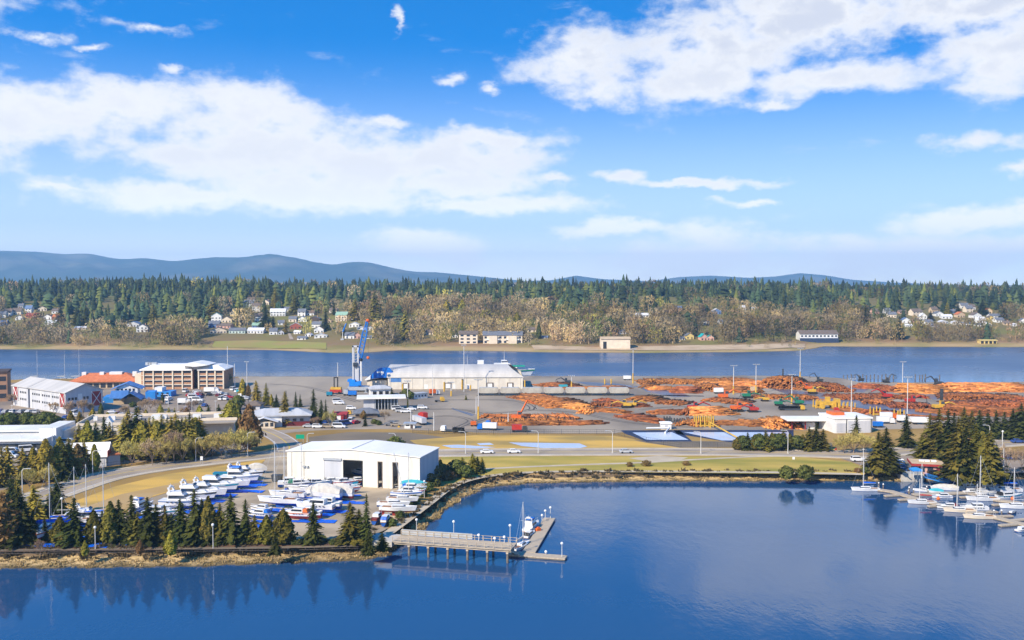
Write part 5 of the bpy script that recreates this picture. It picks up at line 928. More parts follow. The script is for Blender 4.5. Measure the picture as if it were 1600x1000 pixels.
# Q the flat-roofed buildings at the left
t, L_, p = site('long_hall', 'long flat-roofed tan hall with a white parapet behind the roadside trees', 'building', (120, 689), (368, 682)); h = hgt(666, p)
MB().box(0, L_ * .43, 0, 24, 0, h).box(L_ * .43, L_ * .98, 6, 24, 0, h).build('wall', M('tan_concrete'), t); mb = MB()
for a in ((0, L_ * .43, -.2, .2), (L_ * .43, L_, 5.8, 6.2), (-.2, L_, 23.8, 24.2)): mb.box(a[0], a[1], a[2], a[3], h, h + 1)
mb.box(-.25, .2, .2, 23.8, h, h + 1).build('parapet', M('cream_wall'), t); MB().box(.25, L_ - .1, .25, 23.7, h - .4, h + .02).build('roof', M('flat_roof'), t)
for x, w_ in ((.06, 1.4), (.17, 2), (.33, 3), (.46, 4), (.5, 2.5), (.72, 3), (.85, 2), (.9, 3)): MB().cbox(L_ * x, 14, h + .03, w_, w_ * .8, 1.5).build('roof_unit', M('white_paint'), t)
for x in (.1, .2, .31): win(t, L_ * x, .4, 5, 3)
gable_walls(L_ * .17, L_ * .22, -.3, 3, 0, h + 1, 2.2, 'y').build('gable_porch', M('white_paint'), t)
t, L_, p = site('storage_building', 'long white metal building with twin stepped roofs at the left edge', 'building', (-70, 706), (76, 704)); h = hgt(690, p)
MB().box(0, L_ * .96, 0, 9, 0, h).build('wall', M('white_paint'), t); MB().box(-.5, L_ * .97, -1.5, 9.5, h, h + .6).build('roof', M('white_roof'), t); MB().box(0, L_, 14, 26, 0, h + 1).build('wall', M('white_paint'), t); MB().box(-.5, L_ + .5, 13.5, 26.5, h + 1, h + 1.6).build('roof', M('white_roof'), t); MB().box(L_ * .8, L_ * .985, 8, 26, 0, h + 3).build('end_block', M('white_paint'), t)
for i in range(9): MB().box(L_ * (.04 + i * .1), L_ * (.04 + i * .1) + 4, -.08, -.003, .1, h * .7).build('roller_door', M('dark_steel'), t)
t, L_, p = site('storage_building', 'white gabled shed with red roof edge behind the roadside firs', 'building', (112, 731), (166, 729)); h = hgt(714, p)
gable_walls(0, L_, 0, 10, 0, h, 3.4, 'x').build('wall', M('white_paint'), t); rf = gable_roof(0, L_, 0, 10, h, 3.4, .5, 'x').build('roof', M('white_roof'), t); MB().box(L_ + .5, L_ + .62, -.6, 5, h - .3, h + 1.6).build('roof_trim', M('barn_red'), rf)
for i in range(3): MB().box(L_ * (.1 + i * .28), L_ * (.1 + i * .28) + 3, -.08, -.003, .1, h * .7).build('roller_door', M('grey_wall'), t)
t, L_, p = site('storage_building', 'small brown lean-to with pale end beside the gabled shed', 'building', (168, 728), (188, 726)); h = hgt(712, p); MB().box(0, L_, 0, 6, 0, h).build('wall', M('grey_wall'), t); MB().box(-.2, L_ + .2, -.3, 6.3, h, h + .3).build('roof', M('tile_roof'), t)
# R marina buildings
t, L_, p = site('marina_office', 'pink flat-roofed marina office with red roof trim under the grove', 'building', (1432, 740), (1475, 742)); h = hgt(727, p)
MB().box(0, L_, 0, 8, 0, h).build('wall', M('pink_wall'), t); rf = MB().box(-1.4, L_ + .4, -.7, 8.4, h, h + .5).build('roof', M('tan_wall'), t); MB().box(-1.6, L_ + .6, -.9, -.705, h - .05, h + .6).box(-1.6, -1.405, -.7, 8.4, h - .05, h + .6).build('roof_trim', M('barn_red'), rf)
for x in (.25, .45, .7): MB().cbox(x * L_, 4, h + .6, 1.4, 1.4, .5).build('skylight', M('white_paint'), rf)
for x in (.2, .5): win(t, L_ * x, .6, 1.6, 1.6)
win(t, L_ * .8, 0, 1.2, 2.1, m='maroon', name='door')
t, L_, p = site('landing', 'pale concrete boat landing wall below the marina office', 'landing', (1408, 751), (1444, 751), z=.3); MB().box(0, L_, 0, 6, -1.5, 1.9).build('wall', M('concrete'), t); MB().box(.5, L_ - .5, .2, .3, 1.9, 2.8).build('railing', M('galv'), t)
t, L_, p = site('ticket_hut', 'small hut with a peaked blue awning on the boat landing', 'hut', (1427, 747), (1440, 747)); h = 2.0
for a in ((.1, .1), (L_ - .1, .1), (.1, 2.4), (L_ - .1, 2.4)): MB().cbox(a[0], a[1], 0, .14, .14, h).build('post', M('pole_white'), t)
hip(0, L_, 0, 2.5, h, h + 1, 1.1, .2).build('awning', M('awning_blue'), t)
a, b_ = G(1445, 745, 2.4), G(1486, 756, .6); t = thing('gangway', 'bright blue covered gangway sloping down to the marina floats', 'gangway', a); d = np.array(b_) - np.array(a); n_ = np.array((-d[1], d[0], 0)) / hypot(d[0], d[1]) * .9
mb = MB(); mb.faces([tuple(n_), tuple(-n_), tuple(d - n_), tuple(d + n_)] + [tuple(np.array(q) + (0, 0, -.2)) for q in (n_, -n_, d - n_, d + n_)], [(0, 1, 2, 3), (4, 7, 6, 5), (0, 4, 5, 1), (1, 5, 6, 2), (2, 6, 7, 3), (3, 7, 4, 0)]); mb.build('deck', M('awning_blue'), t)
for s in (1, -1): MB().tube(tuple(s * n_ + (0, 0, 1)), tuple(d + s * n_ + (0, 0, 1)), .07).tube(tuple(s * n_ + (0, 0, .5)), tuple(d + s * n_ + (0, 0, .5)), .05).build('handrail', M('awning_blue'), t)
# ---------- boats ----------
def hull_mesh(L_, B, fb, dr, top='gelcoat', bottom='antifoul_blue', stripe=None, transom=.82, full=.5, keel=None):
    n = 12; secs = []
    for i in range(n + 1):
        s = i / n; x = -L_ / 2 + L_ * s
        b = B / 2 * (transom + (1 - transom) * min(1, s / .4)) if s < .4 else B / 2 * max(.02, 1 - ((s - .4) / .6) ** (2.2))
        sh = fb * (1 + .35 * max(0, s - .35) ** 1.4 * 2); wl = b * (.9 - .25 * s); kb = -dr * (1 - max(0, (s - .55) / .45) ** 2)
        secs.append([(x + (.06 * L_ * s ** 3), -b, sh), (x, -wl, 0.02), (x - .02 * L_ * s, -wl * .55, kb * .75), (x, 0, kb), (x - .02 * L_ * s, wl * .55, kb * .75), (x, wl, 0.02), (x + (.06 * L_ * s ** 3), b, sh)])
    mb = MB(); vs = [p for q in secs for p in q]; m = 7
    for i in range(n):
        for j in range(m - 1): 
            mb.mat(0 if j in (0, 5) else 1); mb.faces([secs[i][j], secs[i][j + 1], secs[i + 1][j + 1], secs[i + 1][j]], [(0, 3, 2, 1)])
    mb.mat(0); mb.face([secs[0][0], secs[0][6], secs[0][5], secs[0][1]]); mb.mat(1); mb.face([secs[0][j] for j in (1, 5, 4, 3, 2)])
    mb.mat(0)
    for i in range(n): a, b_, c, d = secs[i][0], secs[i + 1][0], secs[i + 1][6], secs[i][6]; mb.face([(q[0], q[1] * .97, q[2] - .06) for q in (a, b_, c, d)])
    if stripe:
        mb.mat(2)
        for i in range(n):
            for j, o in ((0, -.012), (6, .012)):
                a, b_ = secs[i][j], secs[i + 1][j]; f = lambda p, k: (p[0], p[1] * (1 - .02 * k) + o * 1.5, p[2] * (1 - k)); mb.face([f(a, .12), f(b_, .12), f(b_, .32), f(a, .32)])
    if keel:
        mb.mat(1); mb.side([(-L_ * .16, -dr * .6), (L_ * .1, -dr * .6), (L_ * .05, -keel), (-L_ * .13, -keel)], -.09, .09); mb.side([(-L_ * .45, -.1), (-L_ * .36, -.1), (-L_ * .37, -keel * .75), (-L_ * .43, -keel * .75)], -.05, .05)
    return mb.mesh('hull', [M(top), M(bottom)] + ([M(stripe)] if stripe else []))
def wedge(x0, x1, w0, w1, z0, z1, rake=.3, back=.0):   # cabin block: x forward, raked front
    vs = [(x0, -w0, z0), (x1, -w1, z0), (x1, w1, z0), (x0, w0, z0), (x0 + back, -w0 * .88, z1), (x1 - rake, -w1 * .8, z1), (x1 - rake, w1 * .8, z1), (x0 + back, w0 * .88, z1)]
    return MB().faces(vs, [(0, 3, 2, 1), (4, 5, 6, 7), (0, 1, 5, 4), (1, 2, 6, 5), (2, 3, 7, 6), (3, 0, 4, 7)])
def band(x0, x1, w0, w1, z0, z1, rake, back=.0, a=.3, b_=.82):   # window band just proud of a cabin block
    def L(t): return (x0 + back * t - .02, x1 - rake * t + .03, w0 * (1 - .12 * t) + .02, w1 * (1 - .2 * t) + .02, z0 + (z1 - z0) * t)
    A, Bq = L(a), L(b_); vs = []
    for q in (A, Bq): vs += [(q[0] + .2, -q[2], q[4]), (q[1], -q[3], q[4]), (q[1], q[3], q[4]), (q[0] + .2, q[2], q[4])]
    return MB().faces(vs, [(0, 1, 5, 4), (1, 2, 6, 5), (2, 3, 7, 6)])
BN = [0]
def motor_yacht(label, loc, rz, L_=12, fly=True, bottom='antifoul_blue', group=None, top='gelcoat', dr=.9, stripe=None, canvas=None, arch=True):
    BN[0] += 1; stripe = stripe or (None, 'blue_wall', 'black', None, 'teal_paint')[BN[0] % 5]
    B = L_ * .31; fb = L_ * .115; t = thing('motor_yacht' if L_ > 8.5 else 'motorboat', label, 'boat', loc, rz, group)
    h = link('hull', hull_mesh(L_, B, fb, dr, top, bottom, stripe), t); 
    MB().tube((L_ * .1, -B * .42, fb * 1.6), (L_ * .52, 0, fb * 2.05), .035).tube((L_ * .1, B * .42, fb * 1.6), (L_ * .52, 0, fb * 2.05), .035).build('bow_rail', M('galv'), t)
    q = MB(); [q.box(x * L_, x * L_ + L_ * .045, s * B * .5 - .05, s * B * .5 + .05, fb * .62, fb * .8) for x in (-.3, -.2, -.1, 0.0) for s in (-1, 1)]; q.build('porthole', M('dark_glass'), t)
    z = fb * 1.02; ch = L_ * .105
    wedge(L_ * .08, L_ * .36, B * .4, B * .14, z, z + ch * .62, L_ * .08).build('foredeck', M('gelcoat'), t)
    a = (-L_ * .28, L_ * .16, B * .42, B * .38, z, z + ch * 1.25, L_ * .09); c = wedge(*a).build('cabin', M('gelcoat'), t); band(*a).build('window', M('dark_glass'), c)
    if fly:
        z2 = z + ch * 1.25; f = wedge(-L_ * .3, L_ * .06, B * .4, B * .34, z2, z2 + ch * .5, L_ * .05).build('flybridge', M('gelcoat'), t); MB().faces([(L_ * .06, -B * .3, z2 + ch * .5), (L_ * .06, B * .3, z2 + ch * .5), (L_ * .0, B * .28, z2 + ch * .85), (L_ * .0, -B * .28, z2 + ch * .85)], [(0, 1, 2, 3)]).build('windscreen', M('dark_glass'), f)
        if arch:
            q = MB(); q.side([(-L_ * .26, z2 + ch * .4), (-L_ * .22, z2 + ch * .4), (-L_ * .24, z2 + ch * 1.25), (-L_ * .29, z2 + ch * 1.25)], -B * .36, -B * .31); q.side([(-L_ * .26, z2 + ch * .4), (-L_ * .22, z2 + ch * .4), (-L_ * .24, z2 + ch * 1.25), (-L_ * .29, z2 + ch * 1.25)], B * .31, B * .36); q.box(-L_ * .29, -L_ * .24, -B * .36, B * .36, z2 + ch * 1.25, z2 + ch * 1.38); q.tube((-L_ * .26, 0, z2 + ch * 1.3), (-L_ * .27, 0, z2 + ch * 2.1), .04); q.cbox(-L_ * .265, 0, z2 + ch * 1.5, .5, 1.0, .2); q.build('radar_arch', M('gelcoat'), t)
        if canvas: wedge(-L_ * .26, L_ * .04, B * .36, B * .3, z2 + ch * .86, z2 + ch * 1.12, L_ * .02).build('canopy', M(canvas), t)
    elif canvas: wedge(-L_ * .46, -L_ * .05, B * .41, B * .36, z + .1, z + ch * 1.1, L_ * .12, L_ * .05).build('canvas_cover', M(canvas), t)
    MB().box(-L_ * .53, -L_ * .49, -B * .38, B * .38, fb * .25, fb * .35).build('swim_platform', M('teak'), t)
    return t
def sailboat(label, loc, rz, L_=9.5, mast=11.5, bottom='antifoul_blue', cover='tarp_blue', land=False, group=None, top='gelcoat', stripe=None, dr=.55, raked=0, hullcover=None):
    B = L_ * .3; fb = L_ * .1; t = thing('sailboat', label, 'sailboat', loc, rz, group); link('hull', hull_mesh(L_, B, fb, dr, top, bottom, stripe, transom=.6, keel=1.7 if land else None), t)
    z = fb; a = (-L_ * .14, L_ * .24, B * .33, B * .2, z, z + .5, .6); c = wedge(*a).build('cabin', M('gelcoat'), t); band(*a, a=.25, b_=.75).build('window', M('dark_glass'), c)
    MB().box(-L_ * .42, -L_ * .16, -B * .24, B * .24, fb * .9, fb * 1.02).build('cockpit', M('teak'), t)
    if mast:
        mx = L_ * .1; m = MB().tube((mx, 0, z + .3), (mx - raked * mast, 0, z + mast), .105, .075, 8).build('mast', M('pole_white'), t)
        MB().tube((mx, 0, z + 1.3), (-L_ * .36, 0, z + 1.35), .06).build('boom', M('pole_white'), m); MB().tube((mx - .02 - raked * mast * .55, -B * .3, z + mast * .55), (mx - raked * mast * .55, B * .3, z + mast * .55), .04, n=4).build('spreader', M('galv'), m)
        q = MB(); tp = (mx - raked * mast, 0, z + mast)
        for e in ((L_ * .52, 0, fb * 1.4), (-L_ * .48, 0, fb), (mx - .2, B * .46, fb), (mx - .2, -B * .46, fb)): q.tube(tp, e, .022, n=3, cap=False)
        q.build('rigging', M('galv'), m)
        if cover: MB().tube((mx - .1, 0, z + 1.62), (-L_ * .35, 0, z + 1.5), .24, .14, 6).build('sail_cover', M(cover), t)
    if hullcover: MB().side([(-L_ * .5, fb * .95), (L_ * .5, fb * 1.25), (L_ * .1, z + 1.6), (-L_ * .1, z + 1.6)][:4], -B * .03, B * .03) and MB().faces([(-L_ * .48, -B * .36, fb), (L_ * .46, -B * .05, fb * 1.3), (L_ * .46, B * .05, fb * 1.3), (-L_ * .48, B * .36, fb), (-L_ * .46, 0, z + 1.3), (L_ * .44, 0, z + 1.0)], [(0, 1, 5, 4), (3, 4, 5, 2), (0, 4, 3)]).build('boat_cover', M(hullcover), t)
    MB().tube((-L_ * .47, -B * .3, fb), (-L_ * .47, -B * .3, fb + .7), .03, n=4).tube((-L_ * .47, B * .3, fb), (-L_ * .47, B * .3, fb + .7), .03, n=4).tube((-L_ * .47, -B * .3, fb + .7), (-L_ * .47, B * .3, fb + .7), .03, n=4).build('stern_rail', M('galv'), t)
    return t
def wrapped(label, loc, rz, L_=10, tall=2.2, cloth='tarp_white', bottom='antifoul_blue', group=None):
    B = L_ * .3; fb = L_ * .12; t = thing('covered_boat', label, 'boat', loc, rz, group); link('hull', hull_mesh(L_, B, fb, .8, 'gelcoat', bottom), t); mb = MB(); n = 8; S = []
    for i in range(n + 1):
        s = i / n; x = -L_ * .5 + L_ * s * 1.02; b = B / 2 * (.9 if s < .5 else max(.05, .9 * (1 - ((s - .5) / .5) ** 2))); zt = fb + tall * (sin(pi * min(1, .12 + s * .83)) ** .7) * (1 + .04 * (i % 2)); S.append([(x, -b * 1.04, fb * .85 + .2 * s), (x, -b * .75, fb + (zt - fb) * .75), (x, 0, zt), (x, b * .75, fb + (zt - fb) * .75), (x, b * 1.04, fb * .85 + .2 * s)])
    for i in range(n):
        for j in range(4): mb.face([S[i][j], S[i + 1][j], S[i + 1][j + 1], S[i][j + 1]])
    mb.face(S[0]); mb.face(S[-1][::-1]); mb.build('boat_cover', M(cloth), t); return t
def stand(loc, rz, L_, hgt_, px):   # poppets holding a boat ashore
    t = thing('boat_stand', 'steel boat stand propping a boat in the yard', 'boat stand', loc, rz, 'boat stands in the yard'); REG['steel boat stand propping a boat in the yard'][-1] = (px, t)
    for x in (-.3, .22):
        for s in (-1, 1): MB().tube((x * L_, s * L_ * .16, 0), (x * L_, s * L_ * .09, hgt_), .05, n=5).tube((x * L_, s * L_ * .16, 0), (x * L_ + .5, s * L_ * .11, 0.03), .04, n=4).build('post', M('dark_steel'), t)
    MB().box(-L_ * .32, L_ * .25, -.15, .15, 0, .34).build('keel_block', M('weathered_wood'), t)
def tarp(px, py, L_, w_, rz, z=LAND):
    p = G(px, py, z); t = MB(); n, m = 8, 4; r = random.Random(int(px * 7 + py)); V = [[((i / n - .5) * L_ + r.uniform(-.15, .15), (j / m - .5) * w_ + r.uniform(-.15, .15), .05 + r.uniform(0, .12)) for j in range(m + 1)] for i in range(n + 1)]
    for i in range(n):
        for j in range(m): t.face([V[i][j], V[i + 1][j], V[i + 1][j + 1], V[i][j + 1]])
    o = t.build('ground_tarp', M('tarp_blue'), None, (p[0], p[1], p[2] + .02), rz); tag(o, 'bright blue tarp spread under a boat', 'tarp', 'blue tarps under the yard boats', px)
YG = 'boats laid up in the boatyard'
def yard(kind, px, py, rz, label, draft, tp=True, **kw):
    p = G(px, py); kw['L_'] = L_ = kw.get('L_', 10) * .85; draft *= .92
    if kw.get('tall'): kw['tall'] *= .85
    o = kind(label, (p[0], p[1], LAND + draft), radians(rz), group=YG, **kw)
    stand((p[0], p[1], LAND), radians(rz), L_, draft - .05, px)
    if tp: tarp(px + 5, py + 3, L_ * .8, L_ * .3, radians(rz))
    return o
R0 = -6
yard(motor_yacht, 285, 797, R0, 'white two-deck motor yacht nearest the trees in the left row', 1.5, L_=13.5)
yard(motor_yacht, 303, 785, R0, 'white motor yacht with open flybridge, second in the left row', 1.5, L_=13)
yard(motor_yacht, 322, 780, R0, 'white yacht with tall radar arch, third in the left row', 1.5, L_=12.5)
yard(motor_yacht, 338, 771, R0 - 2, 'white cruiser with round ports, middle of the left row', 1.5, L_=13.5, fly=True, arch=False)
yard(motor_yacht, 362, 765, R0, 'white cruiser with orange ensign, right of the middle in the left row', 1.4, L_=11.5, fly=False)
yard(motor_yacht, 374, 757, R0, 'tall white flybridge cruiser towards the far end of the left row', 1.5, L_=12.5, canvas='blue_paint')
yard(motor_yacht, 385, 750, R0, 'white fishing cruiser with whip aerials near the field edge', 1.4, L_=11, fly=True)
yard(wrapped, 402, 740, R0 + 8, 'small boat shrink-wrapped in white at the far end of the left row', 1.0, tp=False, L_=6.5, tall=2.0)
yard(motor_yacht, 222, 803, 70, 'white fishing boat with blue canopy behind the spruces', 1.5, L_=9, canvas='blue_paint')
yard(motor_yacht, 250, 812, -4, 'white cabin boat half hidden behind the front spruces', 1.4, L_=10, fly=False)
yard(motor_yacht, 262, 805, -60, 'orange and white workboat standing bow-on behind the trees', 1.2, L_=7, fly=False, tp=False)
R1 = 168
yard(sailboat, 436, 795, R1, 'long white sloop with blue bottom in the middle row, mast left', 1.9, L_=12.5, mast=14.5, land=True, cover=None)
yard(sailboat, 450, 785, R1, 'white sloop with a grey cockpit tent in the middle row', 1.9, L_=11.5, mast=12, land=True, cover='tarp_white')
yard(motor_yacht, 404, 812, 165, 'small white sports boat with a dark blue bottom near the left row', 1.2, L_=7.5, fly=False, canvas='blue_paint')
yard(motor_yacht, 408, 803, 165, 'small white runabout behind the dark blue sports boat', 1.2, L_=6.5, fly=False)
yard(motor_yacht, 493, 801, R1, 'sleek white express cruiser at the near end of the middle row', 1.3, L_=11.5, fly=False)
yard(motor_yacht, 508, 796, R1, 'white cruiser just behind the sleek express cruiser', 1.3, L_=10, fly=False)
yard(wrapped, 506, 783, R1, 'large boat under a pale grey tent-like cover with a slit window', 1.5, L_=11.5, tall=2.7)
yard(wrapped, 532, 781, R1, 'red-bottomed boat under a pale grey cover', 1.4, L_=8.5, tall=2.8, bottom='antifoul_red')
yard(motor_yacht, 543, 772, 10, 'white cabin boat with an orange stripe at the right end of the middle row', 1.2, L_=8, fly=False, stripe='orange_paint', bottom='antifoul_red')
yard(motor_yacht, 540, 762, 10, 'white boat with red trim close to the open shed bay', 1.2, L_=8, fly=False, stripe='red_paint')
yard(sailboat, 476, 776, R1, 'white yacht with a bare mast against the grey roller door', 1.9, L_=10.5, mast=12, land=True, cover=None)
yard(motor_yacht, 470, 765, 12, 'white boat with a dark green cover beside the shed wall', 1.2, L_=9, fly=False, canvas='green_paint')
yard(motor_yacht, 456, 762, 8, 'white boat with aerials nearest the shed corner', 1.2, L_=9, fly=False)
yard(motor_yacht, 497, 763, 15, 'white boat with black upperworks under the roller door', 1.2, L_=8, fly=False, canvas='black')
yard(motor_yacht, 520, 760, 12, 'small white boat between the roller door and open bay', 1.2, L_=7, fly=False)
yard(motor_yacht, 462, 812, 172, 'white dinghy-topped boat with orange upperworks behind the olive cedars', 1.2, L_=8.5, fly=False, stripe='orange_paint', bottom='antifoul_red', canvas='orange_paint')
yard(motor_yacht, 480, 810, 172, 'white boat with red waterline behind the olive cedars', 1.2, L_=8.5, fly=False, bottom='antifoul_red')
R2 = -8
yard(sailboat, 621, 808, R2, 'long white sloop at the front of the right-hand row', 1.9, tp=False, L_=10.5, mast=0, land=True, bottom='antifoul_red')
yard(sailboat, 614, 800, R2, 'white sloop with green stern cloth, second in the right-hand row', 1.9, tp=False, L_=9.5, mast=0, land=True)
yard(sailboat, 628, 792, R2, 'white yacht with twin lowered masts in the right-hand row', 1.8, tp=False, L_=9.5, mast=11.5, land=True, cover=None, raked=.25)
yard(sailboat, 634, 783, R2, 'white yacht with a striped hull midway along the right-hand row', 1.8, tp=False, L_=9.5, mast=10.5, land=True, cover=None, stripe='blue_paint', raked=.0)
yard(motor_yacht, 642, 777, R2, 'white cabin boat in the far half of the right-hand row', 1.2, tp=False, L_=8.5, fly=False, stripe='red_paint')
yard(motor_yacht, 646, 771, R2, 'white boat with blue awning in the far half of the right-hand row', 1.2, tp=False, L_=8, fly=False, canvas='blue_paint')
yard(wrapped, 647, 766, R2, 'boat under a pale turquoise cover at the far end of the right-hand row', 1.2, tp=False, L_=8.5, tall=1.2, cloth='canvas_teal')
yard(motor_yacht, 590, 817, 80, 'maroon boat parked end-on behind the green spruce', 1.2, L_=7, fly=False, top='maroon', tp=False)
yard(motor_yacht, 603, 820, 84, 'white boat with blue cover end-on beside the hedge', 1.2, L_=6.5, fly=False, canvas='tarp_blue', tp=False)
yard(sailboat, 85, 836, 195, 'white sloop with bright blue boat cover among the left trees', 1.9, L_=10.5, mast=14.0, land=True, cover='tarp_blue', hullcover='tarp_blue')
yard(motor_yacht, 68, 846, -82, 'wooden-sterned boat on a red keel seen end-on at the left', 1.8, L_=9, fly=False, bottom='antifoul_red', stripe='orange_paint', tp=False)
yard(motor_yacht, 140, 824, 8, 'white cruiser with raised wheelhouse among the left spruces', 1.6, L_=12)
yard(sailboat, 111, 822, 10, 'white ketch with thick mast beside the dark left spruce', 1.9, L_=10, mast=11.5, land=True, cover=None)
yard(sailboat, 156, 826, 10, 'white yacht with tall mast and blue bottom among the cedars', 1.9, L_=10.5, mast=12.5, land=True)
yard(sailboat, 130, 815, 12, 'old yacht with a dark wooden mast at the left', 1.8, L_=9, mast=11.5, land=True, cover=None, tp=False)
for a in [(185, 848, 8, 4), (150, 852, 7, 4), (130, 838, 8, 4), (320, 800, 7, 4), (420, 823, 7, 3), (65, 852, 7, 3), (390, 768, 8, 3), (398, 758, 7, 3), (605, 838, 4, 2), (500, 815, 8, 3), (525, 800, 7, 3), (550, 786, 7, 3)]: tarp(a[0], a[1], a[2], a[3], radians(-8))
p = G(562, 758); motor_yacht('small orange launch on the apron by the open shed bay', (p[0], p[1], LAND + .9), .2, L_=6, fly=False, top='orange_paint', group=YG)
p = G(559, 753); motor_yacht('white runabout inside the open shed bay', (p[0], p[1] + 3, LAND + 2.0), 2.6, L_=6, fly=False, group=YG)
# ---------- boats afloat ----------
MG = 'boats in the marina'
def afloat(kind, px, py, rz, label, **kw): p = G(px, py, 0.0); kw['L_'] *= .9; return kind(label, (p[0], p[1], .06), radians(rz), group=MG, **kw)
afloat(sailboat, 1353, 767, 178, 'white sloop with blue sail cover moored alone at the dock end', L_=8.6, mast=9.2)
afloat(sailboat, 1443, 768, 160, 'small sloop behind the first float by the blue gangway', L_=5.5, mast=7.5, cover=None)
afloat(wrapped, 1473, 765, 175, 'white covered boat directly below the blue gangway', L_=7, tall=.9)
afloat(wrapped, 1489, 766, 175, 'white covered boat right of the gangway foot', L_=6.5, tall=1.0)
afloat(wrapped, 1462, 770, 170, 'dinghy under a green cover beside the first float', L_=4.5, tall=.8, cloth='canvas_teal')
afloat(motor_yacht, 1472, 778, 178, 'low white skiff between the two floats', L_=6, fly=False, dr=.4)
afloat(sailboat, 1441, 787, 176, 'white sloop with red waterline and pink spars at the near float', L_=8, mast=6, bottom='antifoul_red', cover='red_paint')
afloat(motor_yacht, 1481, 794, 175, 'white boat with a maroon canvas hood at the near float', L_=6, fly=False, canvas='maroon', bottom='antifoul_black')
afloat(sailboat, 1500, 800, 174, 'cream sloop with bare mast right of the maroon-hooded boat', L_=8.6, mast=9.2, cover=None, top='cream_wall')
afloat(motor_yacht, 1523, 796, 176, 'low white boat with dark windows inside the near float', L_=7.5, fly=False)
afloat(sailboat, 1531, 810, 174, 'pale yellow sloop lowest along the near float', L_=8.4, mast=8.0, cover=None, top='cream_wall', bottom='yellow_paint')
afloat(motor_yacht, 1517, 765, 5, 'white cabin cruiser with red stripe at the far dock', L_=7.5, stripe='red_paint')
afloat(motor_yacht, 1535, 764, 5, 'white flybridge cruiser right of the red-striped one', L_=7.5)
afloat(motor_yacht, 1547, 766, 8, 'white cruiser with dark blue canopy at the far dock', L_=7.5, canvas='blue_paint')
afloat(motor_yacht, 1520, 771, 5, 'white runabout tied in front of the far dock cruisers', L_=6, fly=False)
afloat(motor_yacht, 1541, 774, 5, 'white cuddy boat in front of the far dock cruisers', L_=6.5, fly=False)
afloat(sailboat, 1536, 782, 178, 'wide white sloop in the middle of the marina', L_=9.5, mast=11.5, cover='tarp_white')
afloat(sailboat, 1572, 768, 178, 'large white sloop with tall mast and dark blue cover at the far right', L_=9.8, mast=11.5)
afloat(motor_yacht, 1576, 778, 6, 'white open boat with dark engines at the far right', L_=8, fly=False, canvas='black')
afloat(sailboat, 1589, 794, 178, 'white ketch with leaning forestay at the right edge', L_=9.5, mast=10, cover=None)
afloat(motor_yacht, 1599, 830, 20, 'white skiff cut off by the right edge', L_=5, fly=False)
afloat(motor_yacht, 1582, 803, 30, 'dark inflatable tender floating between the right floats', L_=3.4, fly=False, top='black')
# beside the T float
p = G(831, 827, 0); motor_yacht('white cruiser with blue canopy tied to the timber float', (p[0], p[1], .06), radians(68), 8, True, canvas='blue_paint', group='boats at the timber float', stripe='blue_paint')
p = G(828, 838, 0); motor_yacht('small white speedboat with dark outboard tied to the float', (p[0], p[1], .06), radians(66), 5.2, False, canvas='black', group='boats at the timber float')
p = G(815, 856, 0); sailboat('white sloop with tall bare mast tied at the float corner', (p[0], p[1], .06), radians(60), 6.8, 9.6, cover='tarp_white', group='boats at the timber float')
# masts of yachts on the far side of the left halls
for a, l, m, n_ in [((47, 606), 10, 17, 'white schooner masts rising behind the grey halls, left pair'), ((71, 606), 11, 18, 'white tall yacht rising behind the grey halls, right of the pair'), ((1, 606), 10, 17, 'yacht whose mast rises at the left picture edge')]:
    p = G(*a, 0); sailboat(n_, (p[0], p[1] + 40, .06), .1, l, m, cover='tarp_white', group='yachts beyond the port')
# the white ferry behind the warehouse
a, b_ = G(712, 590, 0), G(830, 590, 0); L_ = b_[0] - a[0]; t = thing('ferry', 'white passenger ferry with green trim berthed behind the warehouse', 'ship', ((a[0] + b_[0]) / 2, a[1] + 16, .06), .0)
link('hull', hull_mesh(L_, 9.5, 3.0, 1.4, 'gelcoat', 'green_paint', 'green_paint', .9), t)
s1 = (-L_ * .46, L_ * .34, 4.4, 4.0, 3.0, 5.6, 1.5); c = wedge(*s1).build('deckhouse', M('gelcoat'), t); band(*s1, a=.35, b_=.7).build('window', M('dark_glass'), c)
s2 = (L_ * .0, L_ * .25, 4.0, 3.4, 5.6, 7.6, 1.5); c = wedge(*s2).build('upper_deck', M('gelcoat'), t); band(*s2, a=.35, b_=.7).build('window', M('dark_glass'), c)
s3 = (L_ * .1, L_ * .2, 3.2, 2.8, 7.6, 9.6, 1.2); c = wedge(*s3).build('bridge', M('gelcoat'), t); band(*s3, a=.4, b_=.8).build('window', M('dark_glass'), c)
MB().cbox(-L_ * .18, 0, 5.6, 4, 3, 4.0).build('funnel', M('gelcoat'), t); MB().tube((L_ * .14, 0, 9.6), (L_ * .14, 0, 15.5), .2, .1).tube((L_ * .14, -2.4, 13), (L_ * .14, 2.4, 13), .08).build('mast', M('pole_white'), t); MB().box(L_ * .21, L_ * .42, -3.6, 3.6, 5.7, 6.1).build('awning', M('sign_green'), t)
MB().tube((-L_ * .36, 0, 5.6), (-L_ * .36, 0, 13), .15, .08).build('mast', M('pole_white'), t)
